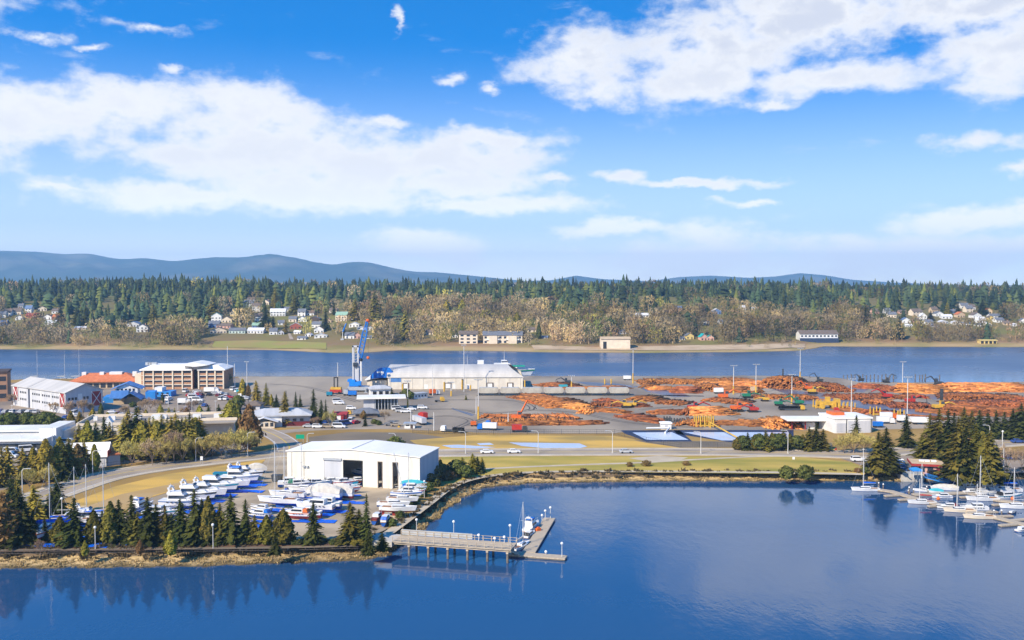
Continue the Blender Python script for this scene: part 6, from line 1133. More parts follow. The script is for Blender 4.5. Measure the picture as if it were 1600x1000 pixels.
# ---------- the mobile harbour crane ----------
p = G(556, 611); S_ = p[1] / FPX; t = thing('harbour_crane', 'tall blue and white mobile harbour crane with raised lattice boom', 'crane', p, 0)
def cx_(px): return (px - 556) * S_
def cz_(py): return ZT(0, py, p[1]) - p[2]
MB().box(cx_(545), cx_(576), -4, 4, .8, 2.6).build('undercarriage', M('galv'), t)
for x in np.linspace(cx_(547), cx_(574), 7):
    for y_ in (-3.6, 3.2): MB().tube((x, y_, .7), (x, y_ + .8, .7), .7, n=10).build('wheel', M('rubber'), t)
for x in (cx_(545), cx_(575)):
    for y_ in (-7, 7): MB().tube((x, 0, 1.8), (x, y_, 1.4), .35, n=4).cbox(x, y_, 0, 1.6, 1.6, .4).tube((x, y_, .4), (x, y_, 1.6), .25).build('outrigger', M('galv'), t)
MB().prism([(cx_(547), -3), (cx_(563), -3), (cx_(565), 0), (cx_(563), 3), (cx_(547), 3)], 2.8, cz_(596)).cbox(cx_(550), 0, cz_(596) + .02, 4, 5, 1.2).build('slewing_house', M('crane_blue'), t)
MB().cbox(cx_(563), -3.4, 3.4, 2, 1.6, 2.2).build('cab', M('crane_blue'), t)
tw = MB(); zt_ = cz_(540)
for x in (cx_(552.6), cx_(560.4)):
    for y_ in (-1.3, 1.3): tw.cbox(x, y_, cz_(596), .8, .8, zt_ - cz_(596))
tw.box(cx_(552.6) + .4, cx_(560.4) - .4, -1.2, 1.2, cz_(596), cz_(572)).cbox(cx_(556.5), 0, zt_ - .8, 3.6, 3.4, .8); tw.build('tower', M('grey_wall'), t)
lt = MB()
for k in range(7): z0 = cz_(572) + k * (zt_ - cz_(572)) / 7.5; lt.tube((cx_(552.6), -1.3, z0), (cx_(560.4), -1.3, z0 + 1.4), .12, n=4)
lt.build('tower_lattice', M('galv'), t); MB().cbox(cx_(556.5), -1.9, cz_(572), 2.2, 1.4, 2.0).build('tower_cab', M('dark_glass'), t)
a = np.array((cx_(560.5), 0, cz_(568))); b_ = np.array((cx_(575.5), -2, cz_(501))); bm = MB(); d = b_ - a; n_ = np.array((-d[2], 0, d[0])) / hypot(d[0], d[2])
def bq(f, u, v): w_ = (1.15 if .12 < f < .8 else .55); return a + d * f + n_ * u * w_ + np.array((0, v * w_, 0))
for u in (-1, 1):
    for v in (-1, 1):
        for k in range(12): bm.tube(bq(k / 12, u, v), bq((k + 1) / 12, u, v), .17, n=4)
for k in range(12):
    for v in (-1, 1): bm.tube(bq(k / 12, -1, v), bq((k + 1) / 12, 1, v), .1, n=3).tube(bq(k / 12, 1, v), bq((k + 1) / 12, -1, v), .1, n=3)
    for u in (-1, 1): bm.tube(bq(k / 12, u, -1), bq((k + 1) / 12, u, 1), .1, n=3)
bm.build('boom', M('crane_blue'), t); MB().ball(tuple(b_ + (.2, 0, .2)), 1.1, 8, 5, .8).tube(tuple(b_), tuple(b_ + (1.1, 0, -.8)), .5).build('boom_tip', M('orange_paint'), t)
st_ = MB().tube((cx_(565.3), -1, cz_(596)), (cx_(565), -1, cz_(563)), .45).build('luffing_strut', M('white_paint'), t); MB().ball((cx_(565), -1, cz_(562)), .9).build('strut_joint', M('black'), st_)
hk = MB().tube(tuple(b_ + (.6, 0, -.5)), (b_[0] + .3, b_[1], cz_(560)), .06, n=3).build('hoist_rope', M('dark_steel'), t); MB().ball((b_[0] + .3, b_[1], cz_(558.5)), .85).build('hook_block', M('orange_paint'), hk)
MB().tube(tuple(np.array((cx_(557), 0, zt_))), tuple(b_), .05, n=3).tube((cx_(559), 1, zt_), tuple(b_), .05, n=3).build('luffing_rope', M('dark_steel'), t)
# a second, far smaller crane on the opposite shore
p = GF(535, 531); t = thing('harbour_crane', 'small distant crane with a short blue jib on the far shore', 'crane', p); MB().tube((0, 0, -1), (.5, 0, 9), .45, .35).build('tower', M('pole_white'), t); MB().tube((.5, 0, 7.5), (3.6, 0, 15), .7, .5, 4).build('boom', M('crane_blue'), t); MB().cbox(0, 0, -1, 3, 3, 2).build('undercarriage', M('galv'), t)
# ---------- log piles ----------
def log_pile(x0, y0, x1, y1, wpx, hpx, label, fresh=False, along=True, seed=0):
    a, b_ = np.array(G(x0, y0)), np.array(G(x1, y1)); r = np.random.default_rng(seed + int(x0)); L_ = max(6, np.linalg.norm(b_ - a)); rz = atan2(b_[1] - a[1], b_[0] - a[0]); Ym = (a[1] + b_[1]) / 2; sc = Ym / FPX; hz = max(1.2, hpx * sc * .72); W_ = max(6.0, wpx * sc * Ym / CAMH * .9)
    W_ = min(W_, 34); mb = MB(); V = []; F = []; T = []; off = 0; LL = 9.0
    nseg = max(1, int(round(L_ / 10))); heights = np.interp(np.linspace(0, 1, 60), np.linspace(0, 1, nseg + 3), np.concatenate([[.55], r.uniform(.75, 1.1, nseg + 1), [.5]]))
    def H_(u, v): return hz * np.interp(u, np.linspace(0, 1, 60), heights) * np.clip(1.35 * (1 - np.abs(2 * v - 1) ** 1.6), 0, 1) * np.clip(min(u, 1 - u) * L_ / (hz * 1.3 + .1), 0, 1)
    def add(c, d, l, rad, tint):
        nonlocal off
        u = np.cross(d, (0, 0, 1.0)); u /= np.linalg.norm(u) + 1e-9; w_ = np.cross(d, u); ang = np.arange(6) * pi / 3; ring = np.outer(np.cos(ang), u) + np.outer(np.sin(ang), w_)
        V.append(np.concatenate([c - d * l / 2 + ring * rad, c + d * l / 2 + ring * rad * .8])); f = [(k, (k + 1) % 6, 6 + (k + 1) % 6, 6 + k) for k in range(6)] + [(0, 5, 4, 3), (0, 3, 2, 1), (6, 7, 8, 9), (6, 9, 10, 11)]
        F.append(np.array(f) + off); off += 12; T.append(np.tile([tint[0], tint[1], tint[2], 1], (12, 1)))
    nlog = int(min(900, L_ * W_ * .85))
    batch = 12
    for k in range(nlog):
        u, v = r.random(), r.random(); z = float(H_(u, v)); 
        if z < .15: z = .3
        g = int(u * nseg); ang = (0 if (g + seed) % 3 else 1) * 1.0
        th0 = (r.normal(0, .1) if along else pi / 2 + r.normal(0, .12)) + (r.normal(0, .35) if r.random() < .15 else 0); d = np.array((cos(th0), sin(th0), r.normal(0, .03))); tin = r.uniform(.55, 1.5); hue = r.uniform(-.1, .25)
        add(np.array((u * L_, (v - .5) * W_, z - r.uniform(0, .5))), d, LL * r.uniform(.7, 1.2), r.uniform(.26, .5), (tin * (1 + hue * .3), tin, tin * (1 - hue)))
    # the body of the pile beneath the surface logs
    nu, nv = 24, 7; q = np.array([[i / nu * L_, (j / nv - .5) * W_ * .96, float(H_(i / nu, j / nv)) * .93 - .05] for i in range(nu + 1) for j in range(nv + 1)]); V.append(q); ff = [(i * (nv + 1) + j, (i + 1) * (nv + 1) + j, (i + 1) * (nv + 1) + j + 1, i * (nv + 1) + j + 1) for i in range(nu) for j in range(nv)]; F.append(np.array(ff) + off); T.append(np.tile([.75, .75, .75, 1], (len(q), 1)))
    o = link('log_pile', np_mesh('log_pile', np.concatenate(V), np.concatenate(F), M('log_fresh' if fresh else 'log_bark'), tint=np.concatenate(T)), None, tuple(a), rz); tag(o, label, 'log pile', 'log piles in the timber yard', (x0 + x1) / 2); return o
LB, LF = 'brown bark-covered log pile ', 'pale orange peeled log pile '
FA, MI, NE, EA = 'in the far band along the water', 'in the middle of the timber yard', 'along the near edge of the timber yard', 'in the eastern stacks by the grove'
for a in [(858, 604, 892, 602, 8, 6, LB + FA), (893, 607.5, 975, 606.5, 3, 3, LB + FA), (995, 597, 1090, 597, 6, 6, LB + FA), (1085, 597, 1180, 595.5, 6, 6, LB + FA), (1005, 603, 1030, 604, 4, 4, LB + FA), (1022, 608, 1042, 608, 4, 6, LF + FA, 1), (1058, 611, 1088, 612, 7, 9, LB + FA), (1085, 606, 1128, 607, 8, 9, LB + FA), (1098, 600, 1148, 602, 6, 6, LF + FA, 1), (1122, 610, 1180, 611, 8, 9, LB + FA), (1158, 600, 1198, 605, 9, 8, LF + FA, 1), (1186, 600, 1262, 604, 12, 17, LB + FA), (1255, 607, 1326, 608, 10, 13, LB + FA), (1175, 620, 1278, 622, 5, 5, LB + MI), (1296, 621, 1405, 620, 6, 6, LB + MI),
          (824, 620, 862, 628, 9, 9, LB + MI), (856, 626, 896, 636, 9, 9, LB + MI), (892, 636, 912, 639, 6, 8, LF + MI, 1), (906, 642, 932, 643, 6, 9, LF + MI, 1), (932, 641, 975, 645, 4, 4, LB + MI), (920, 632.5, 962, 633, 4, 4, LB + MI), (942, 626, 962, 630, 4, 6, LB + MI), (958, 634, 1003, 634.5, 5, 6, LB + MI), (985, 650, 1002, 654, 5, 6, LB + MI), (998, 655, 1028, 659, 6, 7, LB + MI), (990, 622, 1030, 626, 6, 7, LB + MI), (1030, 628, 1076, 631, 5, 5, LB + MI), (1024, 646, 1064, 645, 5, 7, LB + MI), (1060, 645, 1085, 646, 6, 9, LB + MI), (1082, 646, 1134, 645.5, 8, 13, LF + MI, 1), (1055, 661, 1122, 663, 6, 9, LB + NE), (1128, 662, 1190, 664, 6, 8, LB + NE), (1186, 664, 1245, 664, 10, 15, LF + NE, 1), (1243, 664, 1302, 662, 8, 12, LB + NE), (1105, 624, 1170, 630, 5, 6, LB + MI),
          (762, 652, 830, 653, 2, 5, LB + NE), (826, 653, 897, 651, 2, 5, LF + NE, 1), (765, 658, 900, 657.5, 2, 3, LB + NE), (782, 664, 890, 662.5, 3, 5, LB + NE), (884, 663, 935, 662, 2, 3, LB + NE),
          (1344, 605, 1368, 606, 5, 7, LB + EA), (1370, 609, 1402, 609, 6, 8, LB + EA), (1404, 610, 1478, 612, 10, 13, LF + EA, 1), (1474, 608, 1605, 609, 10, 13, LF + EA, 1), (1600, 611, 1700, 611, 8, 12, LB + EA), (1466, 620, 1605, 624, 9, 9, LB + EA), (1480, 633, 1540, 634, 10, 7, LB + EA), (1520, 632, 1605, 635, 12, 9, LB + EA), (1482, 645, 1605, 647, 11, 13, LB + EA), (1345, 628, 1395, 628.5, 5, 6, LB + EA), (1386, 634, 1462, 636, 5, 7, LB + EA), (1318, 640, 1350, 644, 5, 6, LB + EA), (1345, 643, 1402, 648, 4, 5, LB + EA), (1412, 653, 1470, 655, 3, 5, LB + EA), (1410, 620, 1442, 620, 4, 6, LB + EA), (1442, 643, 1475, 645, 3, 4, LB + EA), (1600, 625, 1720, 640, 12, 12, LB + EA)]: log_pile(*a[:7], fresh=len(a) > 7, along=(int(a[0]) % 5 > 1), seed=int(a[1]))
# ---------- loaders and excavators ----------
def loader(px, py, color, label, flip=1, boom=1.0, s=1.0, mast=0):
    p = G(px, py); t = thing('log_loader', label, 'log loader', p, 0 if flip > 0 else pi, 'log loaders in the timber yard', (s * .82, s * .82, s * .82))
    for y_ in (-1.3, 1.3): MB().side([(-2.4, .3), (-2, 0), (2, 0), (2.4, .3), (2.4, .8), (2, 1.05), (-2, 1.05), (-2.4, .8)], y_ - .35, y_ + .35).build('track', M('rubber'), t)
    MB().box(-2.5, 1.4, -1.4, 1.4, 1.15, 2.5).box(-2.9, -2.45, -1.3, 1.3, 1.3, 2.3).build('body', M(color), t); c = wedge(-.1, 1.6, .8, .75, 2.52, 4.2, .35).build('cab', M(color), t); c.location = (0, -.5, 0); band(-.1, 1.6, .8, .75, 2.52, 4.2, .35, a=.15, b_=.85).build('window', M('dark_glass'), c)
    e = (4.2, .6, 5.6 * boom); g = (7.6, .6, 5.2 * boom - 1.0); q = MB().tube((.8, .6, 2.2), e, .42, .34, 4).build('boom', M(color), t); k = MB().tube(e, g, .32, .22, 4).build('stick', M(color), t)
    MB().tube(g, (g[0] + .1, .6, g[2] - 1.6), .16, n=4).tube((g[0], .6, g[2] - 1.5), (g[0] - .9, .6, g[2] - 2.3), .14, n=4).tube((g[0], .6, g[2] - 1.5), (g[0] + .9, .6, g[2] - 2.3), .14, n=4).build('grapple', M('dark_steel'), k)
    if mast: MB().cbox(.6, -.4, 4.2, 1.0, 1.0, mast).build('mast', M('dark_steel'), t)
    return t
for a in [(809, 657, 'orange_paint', 'bright orange loader with a high bent boom at the near log rows', 1, 1.6, 1.15), (1084, 642, 'red_paint', 'red and white loader beside the tan log pile', 1, .7, 1.2), (1152, 643, 'orange_paint', 'orange loader reaching low across the yard, nearer of the orange pair', 1, .6, 1.3), (1176, 644, 'red_paint', 'red loader with dark tracks right of the low orange loader', -1, .6, 1.1), (1132, 624, 'orange_paint', 'orange loader in front of the tall light mast', 1, .8, 1.3), (1222, 594, 'dark_steel', 'dark loader with a vertical mast on top of the big mound', 1, .6, .8, 6), (1280, 597, 'dark_steel', 'black grapple loader on the mound by the water', -1, 1.3, .9), (1262, 610, 'orange_paint', 'orange loader at the foot of the mound', -1, 1.0, 1.1), (1270, 615, 'yellow_paint', 'yellow loader with black body below the mound', 1, .7, 1.1), (1384, 623, 'red_paint', 'red loader with white body left of the eastern stacks', -1, .9, 1.2), (1424, 631, 'red_paint', 'red loader with curved boom near the eastern mast', 1, .7, 1.2), (1468, 641, 'yellow_paint', 'yellow loader with a dark upright mast by the eastern stacks', 1, .6, 1.3, 5),
          (978, 637, 'yellow_paint', 'yellow wheeled loader on the logs left of the middle yard', -1, .6, 1.1), (990, 636, 'yellow_paint', 'yellow grapple machine beside another on the logs', 1, .6, 1.0), (1247, 633, 'green_paint', 'green machine with cab next to the log truck', -1, .9, 1.1), (1218, 634, 'green_paint', 'dark green loader behind the log truck', 1, .5, 1.0), (1168, 622, 'green_paint', 'dark green loader among the mast-side logs', 1, .5, 1.1), (1195, 627, 'yellow_paint', 'yellow and white loader lying low in mid yard', -1, .4, .9), (1465, 603, 'dark_steel', 'dark loader working on the orange eastern stack', -1, 1.0, 1.2), (886, 600, 'dark_steel', 'black loader behind the small log heap near the warehouse', -1, .8, 1.0), (1345, 595, 'dark_steel', 'dark crane-like loader beyond the far wet yard', -1, 1.1, .8), (1385, 598, 'dark_steel', 'dark leaning loader at the waterside pilings', 1, 1.2, .9)]: loader(*a)
# big yellow stacker, yellow racks
t = thing('log_stacker', 'big yellow wheeled log stacker near the yellow racks', 'log stacker', G(1293, 638), 0, None, (.8, .8, .8)); MB().box(-5, 4, -2, 2, 2, 4.2).build('body', M('yellow_paint'), t); MB().cbox(0, 0, 4.2, 2.4, 2.4, 2.4).build('cab', M('yellow_paint'), t)
for x in (-3.6, 3):
    for y_ in (-2.6, 1.8): MB().tube((x, y_, 1.5), (x, y_ + .8, 1.5), 1.5, n=12).build('wheel', M('yellow_paint'), t)
MB().box(4, 6.5, -2.4, 2.4, 1, 5.6).build('grapple', M('yellow_paint'), t)
def rack(px, py, n, sp, h, label, m='yellow_paint'):
    p = G(px, py); t = thing('log_rack', label, 'rack', p)
    for i in range(n): [MB().tube((i * sp, y_, 0), (i * sp, y_, h), .3).build('post', M(m), t) for y_ in (0, 4)]
    [MB().box(-.4, (n - 1) * sp + .4, y_ - .2, y_ + .2, .3, .8).build('beam', M(m), t) for y_ in (0, 4)]
rack(1088, 667, 5, 1.7, 4.4, 'row of five yellow upright posts beside the settling pond'); rack(1311, 641, 5, 1.8, 3.4, 'yellow rack right of the big log stacker'); rack(1365, 649, 2, 2.8, 3.4, 'pair of yellow uprights in front of the wet yard'); rack(1403, 652, 2, 2.6, 3, 'pair of yellow stakes near the grove'); rack(1275, 638, 3, 1.8, 3.6, 'yellow rack left of the big log stacker')
rack(1040, 661, 3, 1.2, 2.2, 'short dark log bunks left of the five yellow posts', 'dark_steel'); rack(1056, 663, 3, 1.2, 2.0, 'short dark log bunks just left of the yellow posts', 'dark_steel')
# pipe from the rack into the pond
a, b_ = G(1110, 669), G(1155, 688); t = MB().tube((a[0], a[1], 4.4), (b_[0], b_[1], 2.8), .28).tube((a[0], a[1], 2.2), (a[0], a[1], 4.6), .28).build('pipe', M('yellow_paint')); tag(t, 'yellow pipe running from the posts into the settling pond', 'pipe')
a, b_ = G(1010, 673), G(1046, 672.5); t = MB().tube((a[0], a[1], 3.2), (b_[0], b_[1], 3.2), .35).tube((b_[0], b_[1], 3.2), (b_[0] - 3, b_[1] - 8, 2.6), .35).build('pipe', M('white_paint')); tag(t, 'white pipe crossing the left settling pond bank', 'pipe')
t = thing('pump_house', 'small white pump house beside the left settling pond', 'hut', G(1033, 671)); MB().box(0, 4, 0, 3, 0, 2.2).build('wall', M('white_paint'), t); hip(0, 4, 0, 3, 2.2, 3, 1.2, .3).build('roof', M('white_roof'), t); win(t, 2, 0, 1, 1.8, m='grey_wall', name='door')
# ---------- railway wagons ----------
pr = None
for i in range(7):
    x0 = 753 + i * 24.5 + (0 if i < 1 else 0); px = 763 + i * 34; p = G(px, 617.5)
    lab = 'white covered hopper wagon in the line beside the warehouse yard'
    if pr is None:
        t = thing('railway_wagon', lab, 'railway wagon', p, 0, 'white hopper wagons in line'); pr = t; REG[lab] = []
        MB().side([(-4.4, 1.2), (-5.0, 2.2), (-5.0, 3.4), (-4.6, 3.9), (4.6, 3.9), (5.0, 3.4), (5.0, 2.2), (4.4, 1.2)], -1.45, 1.45).build('body', M('wagon_paint'), t); MB().box(-5.5, 5.5, -1.2, 1.2, .9, 1.15).build('underframe', M('dark_steel'), t); MB().box(-4.4, 4.4, -.5, .5, 3.91, 4.15).build('roof_walk', M('galv'), t)
        for x in (-4, 4):
            b = MB().box(x - 1.2, x + 1.2, -1, 1, .45, .88).build('bogie', M('dark_steel'), t)
            for dx_ in (-.8, .8):
                MB().tube((x + dx_, -1.1, .42), (x + dx_, 1.1, .42), .42, n=8).build('wheel', M('dark_steel'), b)
    else: t = copy_tree(pr, None, p)
    tag(t, lab, 'railway wagon', 'white hopper wagons in line', px)
# ---------- vehicles ----------
CM = {}
PAINT = {'white': ('car_white', (.78, .78, .77)), 'silver': ('car_silver', (.45, .46, .47)), 'black': ('car_black', (.02, .02, .022)), 'red': ('car_red', (.42, .02, .02)), 'blue': ('car_blue', (.03, .08, .28)), 'grey': ('car_grey', (.15, .155, .16)), 'maroon': ('car_maroon', (.15, .015, .02)), 'tan': ('car_tan', (.38, .31, .22)), 'green': ('car_green', (.03, .12, .08))}
for k, (n_, c) in PAINT.items(): mat(n_, c, rough=.25, scale=.8, spec=.6)
def car_meshes(kind):
    if kind == 'car': body = [(-2.2, .35), (-2.25, .8), (-2.05, 1.0), (-1.2, 1.05), (.95, 1.0), (2.05, .85), (2.2, .6), (2.15, .35)]; cab = [(-1.75, 1.0), (-1.15, 1.45), (.35, 1.47), (1.15, .98)]; wb = 1.35
    elif kind == 'suv': body = [(-2.3, .4), (-2.35, 1.0), (-2.25, 1.15), (1.0, 1.12), (2.15, 1.0), (2.3, .7), (2.25, .4)]; cab = [(-2.25, 1.14), (-2.0, 1.75), (.3, 1.77), (1.05, 1.1)]; wb = 1.4
    elif kind == 'van': body = [(-2.6, .4), (-2.65, 1.2), (1.6, 1.2), (2.45, 1.0), (2.6, .7), (2.55, .4)]; cab = [(-2.65, 1.19), (-2.6, 2.15), (.9, 2.15), (1.7, 1.18)]; wb = 1.6
    else: body = [(-2.7, .5), (-2.75, 1.1), (-.3, 1.1), (1.2, 1.12), (2.45, 1.05), (2.6, .7), (2.55, .5)]; cab = [(-.4, 1.1), (-.25, 1.78), (.85, 1.78), (1.35, 1.1)]; wb = 1.7
    return body, cab, wb
WH = None
def car(px, py, rz, color, kind='car', place='', z=LAND, s=1.0, glab=None):
    global WH
    key = (kind, color); body, cab, wb = car_meshes(kind); nm = {'car': 'parked_car', 'suv': 'parked_car', 'van': 'parked_van', 'pickup': 'pickup_truck'}[kind]
    if key not in CM:
        b = MB().side(body, -.88, .88); b.side(cab, -.74, .74); g = MB(); c2 = [(cab[0][0] + .18, cab[0][1] + .08), (cab[1][0] + .1, cab[1][1] - .09), (cab[2][0] - .06, cab[2][1] - .09), (cab[3][0] - .22, cab[3][1] + .08)]; g.side(c2, -.76, .76)
        for f in ((1, -1), (0, 1)): pass
        g.faces([(cab[2][0] + .02, -.66, cab[2][1] - .06), (cab[3][0] - .02, -.7, cab[3][1] + .06), (cab[3][0] - .02, .7, cab[3][1] + .06), (cab[2][0] + .02, .66, cab[2][1] - .06)], [(0, 1, 2, 3)]); g.faces([(q[0] + dx_, y_, q[1] + dz_) for q, dx_, y_, dz_ in ((cab[1], -.03, -.66, -.06), (cab[0], -.01, -.7, .06), (cab[0], -.01, .7, .06), (cab[1], -.03, .66, -.06))], [(0, 3, 2, 1)])
        CM[key] = (b.mesh('body', M(PAINT[color][0])), g.mesh('window', M('dark_glass')))
    if WH is None: WH = MB().tube((0, -.12, 0), (0, .12, 0), .34, n=10).mesh('wheel', M('rubber'))
    p = G(px, py, z); w_ = {'car': 'car', 'suv': 'sport utility car', 'van': 'van', 'pickup': 'pickup truck'}[kind]; t = thing(nm, f'{color} {w_} {place}', 'van' if kind == 'van' else ('pickup' if kind == 'pickup' else 'car'), (p[0], p[1], p[2] + .02), radians(rz), glab or ('vehicles ' + place), (s, s, s))
    link('body', CM[key][0], t); link('window', CM[key][1], t)
    for x in (-wb, wb):
        for y_ in (-.8, .8): link('wheel', WH, t, (x, y_, .34))
E = 'parked in front of the office block'; LT = LAND + .02
cs = list(PAINT); rc = random.Random(4)
for (px, py, c, k) in [(290, 613, 'white', 'van'), (296, 619, 'red', 'car'), (301, 620, 'white', 'suv'), (306, 616, 'white', 'car'), (309, 618, 'red', 'car'), (315, 619, 'maroon', 'suv'), (308, 613, 'silver', 'car'), (303, 623, 'white', 'van'), (309, 627, 'white', 'van'), (315, 631, 'grey', 'car'), (313, 622, 'blue', 'car'), (336, 616, 'silver', 'car'), (341, 619, 'maroon', 'car'), (346, 616, 'white', 'car'), (350, 622, 'maroon', 'car'), (354, 618, 'silver', 'car'), (358, 622, 'red', 'car'), (347, 625, 'white', 'van'), (353, 625, 'white', 'suv'), (330, 613, 'grey', 'suv'), (378, 620, 'white', 'suv'), (383, 623, 'white', 'car'), (387, 624, 'silver', 'car'), (320, 635, 'blue', 'car'), (294, 640, 'blue', 'suv'), (365, 610, 'white', 'van'), (372, 613, 'white', 'van'), (260, 623, 'white', 'van'), (264, 626, 'white', 'suv'), (262, 631, 'silver', 'car'), (327, 618, 'black', 'car'), (338, 609, 'white', 'car'), (305, 632, 'grey', 'car')]: car(px, py, rc.choice((0, 90, 78, 100)), c, k, E)
E = 'parked behind the tan hall'
for (px, py, c, k) in [(117, 648, 'white', 'van'), (121, 651, 'silver', 'car'), (146, 652, 'silver', 'car'), (178, 650, 'white', 'suv'), (184, 648, 'maroon', 'car'), (176, 646, 'white', 'car'), (188, 655, 'white', 'van'), (196, 653, 'white', 'van'), (205, 650, 'silver', 'car'), (103, 654, 'blue', 'car'), (270, 648, 'grey', 'car'), (282, 648, 'white', 'car'), (160, 625, 'black', 'suv'), (163, 629, 'silver', 'car'), (166, 626, 'white', 'car'), (215, 640, 'grey', 'car'), (300, 653, 'grey', 'suv')]: car(px, py, rc.choice((0, 90, 15)), c, k, E)
E = 'in the row beneath the braced white halls'
for i, c in enumerate(['blue', 'silver', 'black', 'white', 'grey', 'silver', 'black', 'white', 'grey', 'silver']): car(2 + i * 6.1, 645 + (i % 2) * .4, 95, c, 'car' if i % 3 else 'suv', E)
for i, c in enumerate(['grey', 'maroon', 'silver', 'black']): car(4 + i * 7, 650, 95, c, 'car', 'in the second row beneath the braced white halls')
E = 'in the storage yard at the left edge'
for (px, py, c, k) in [(3, 712, 'maroon', 'car'), (20, 710, 'white', 'van'), (14, 716, 'white', 'van'), (27, 713, 'black', 'suv'), (44, 706, 'white', 'van'), (12, 740, 'white', 'van'), (108, 695, 'white', 'van'), (113, 697, 'silver', 'car'), (82, 697, 'white', 'suv'), (102, 692, 'white', 'car'), (9, 700, 'white', 'van')]: car(px, py, rc.choice((0, 25, 80)), c, k, E, s=1.1)
E = 'parked along the port entrance road'
for (px, py, c, k, r_) in [(497, 669, 'white', 'suv', 0), (513, 669, 'tan', 'suv', 0), (530, 669, 'white', 'van', 0), (527, 663, 'grey', 'car', 90), (540, 664, 'blue', 'van', 40), (508, 662, 'blue', 'car', 90), (548, 660, 'white', 'van', 90), (556, 662, 'red', 'car', 60), (611, 665, 'grey', 'pickup', 0), (619, 666, 'tan', 'car', 10), (549, 640, 'white', 'suv', 0), (530, 632, 'white', 'pickup', 0), (528, 629, 'white', 'van', 20), (621, 641, 'white', 'van', 10), (627, 644, 'silver', 'van', 5), (634, 645, 'white', 'suv', 5), (643, 641, 'white', 'car', 0), (660, 639, 'white', 'suv', 0), (482, 668, 'silver', 'car', 0)]: car(px, py, r_, c, k, E)
E = 'at the marina car park'
for (px, py, c, k, r_) in [(1341, 721, 'white', 'suv', 0), (1403, 727, 'silver', 'suv', 80), (1408, 731, 'blue', 'car', 85), (1407, 724, 'white', 'car', 80), (1408, 737, 'blue', 'car', 90), (1569, 717, 'maroon', 'suv', 0), (1582, 718, 'blue', 'car', 0), (1596, 716, 'silver', 'car', 0), (1460, 741, 'black', 'car', 0)]: car(px, py, r_, c, k, E)
for (px, py, c, k) in [(978, 708, 'silver', 'car'), (1590, 692, 'blue', 'car'), (803, 708, 'white', 'car'), (761, 708.5, 'white', 'car')]: car(px, py, 2, c, k, 'driving on the shore road')
def truck(px, py, rz, label, cabc, boxc, L_=10, flat=False, s=1.0, name='lorry', load=None):
    t = thing(name, label, 'truck', G(px, py), radians(rz), 'trucks and trailers at the port', (s * .82, s * .82, s * .82))
    if cabc:
        c = MB().side([(L_ / 2 - .1, .6), (L_ / 2 + 2.4, .6), (L_ / 2 + 2.4, 1.7), (L_ / 2 + 1.9, 2.9), (L_ / 2 + .1, 2.9)], -1.2, 1.2).build('cab', M(cabc), t); MB().faces([(L_ / 2 + 2.42, -1, 1.8), (L_ / 2 + 2.42, 1, 1.8), (L_ / 2 + 1.99, .95, 2.75), (L_ / 2 + 1.99, -.95, 2.75)], [(0, 1, 2, 3)]).build('windscreen', M('dark_glass'), c)
    MB().box(-L_ / 2, L_ / 2, -1.1, 1.1, .8, 1.1).build('chassis', M('dark_steel'), t)
    if flat and load:
        q = MB(); r = random.Random(3)
        for k in range(18): q.tube((-L_ / 2 + r.uniform(0, .8), -1 + (k % 6) * .4, 1.35 + (k // 6) * .42), (L_ / 2 - r.uniform(0, .8), -1 + (k % 6) * .4, 1.35 + (k // 6) * .42), .22, .18)
        q.build('load', M(load), t)
        for x in (-L_ * .4, 0, L_ * .4): [MB().cbox(x, y_, 1.1, .15, .15, 1.8).build('stake', M('dark_steel'), t) for y_ in (-1.2, 1.2)]
    elif not flat: MB().box(-L_ / 2, L_ / 2 - .3, -1.25, 1.25, 1.11, 3.6).build('box_body', M(boxc), t)
    for x in ([-L_ * .38, -L_ * .26] + ([L_ / 2 + 1.4] if cabc else [L_ * .3])):
        for y_ in (-1.05, .75): MB().tube((x, y_, .5), (x, y_ + .3, .5), .5, n=10).build('wheel', M('rubber'), t)
    return t
truck(662, 655, 118, 'red-fronted lorry with a grey trailer turning in the port yard', 'red_paint', 'red_paint', 5, s=1.0); truck(655, 662, 118, 'long grey flat trailer behind the red lorry', None, 'grey_wall', 13, name='trailer')
truck(752, 666, -15, 'dark blue tractor unit below the yellow light mast', 'blue_paint', 'dark_steel', 5, True); truck(740, 666, 10, 'striped orange and white trailer below the yellow light mast', None, 'orange_paint', 4, name='trailer', s=.7)
truck(706, 675, 165, 'white and red flatbed pair by the yard fence', 'white_paint', 'red_wall', 6, True); truck(716, 676, 160, 'red dump trailer by the yard fence', None, 'barn_red', 6, True, name='trailer', load='log_bark'); truck(765, 672, 170, 'white tanker lorry parked by the yard fence', 'blue_paint', 'white_paint', 7); truck(808, 675, 0, 'dark tractor with a red tail by the yard fence', 'dark_steel', 'red_paint', 5)
truck(551, 619, 0, 'bright blue trailer under the harbour crane', None, 'blue_paint', 6, name='trailer', s=.9); truck(515, 619, 2, 'long teal container on a dark trailer', None, 'teal_paint', 5, name='trailer', s=.75); truck(541, 618, 0, 'white tank trailer beside the crane wheels', None, 'galv', 3, name='trailer')
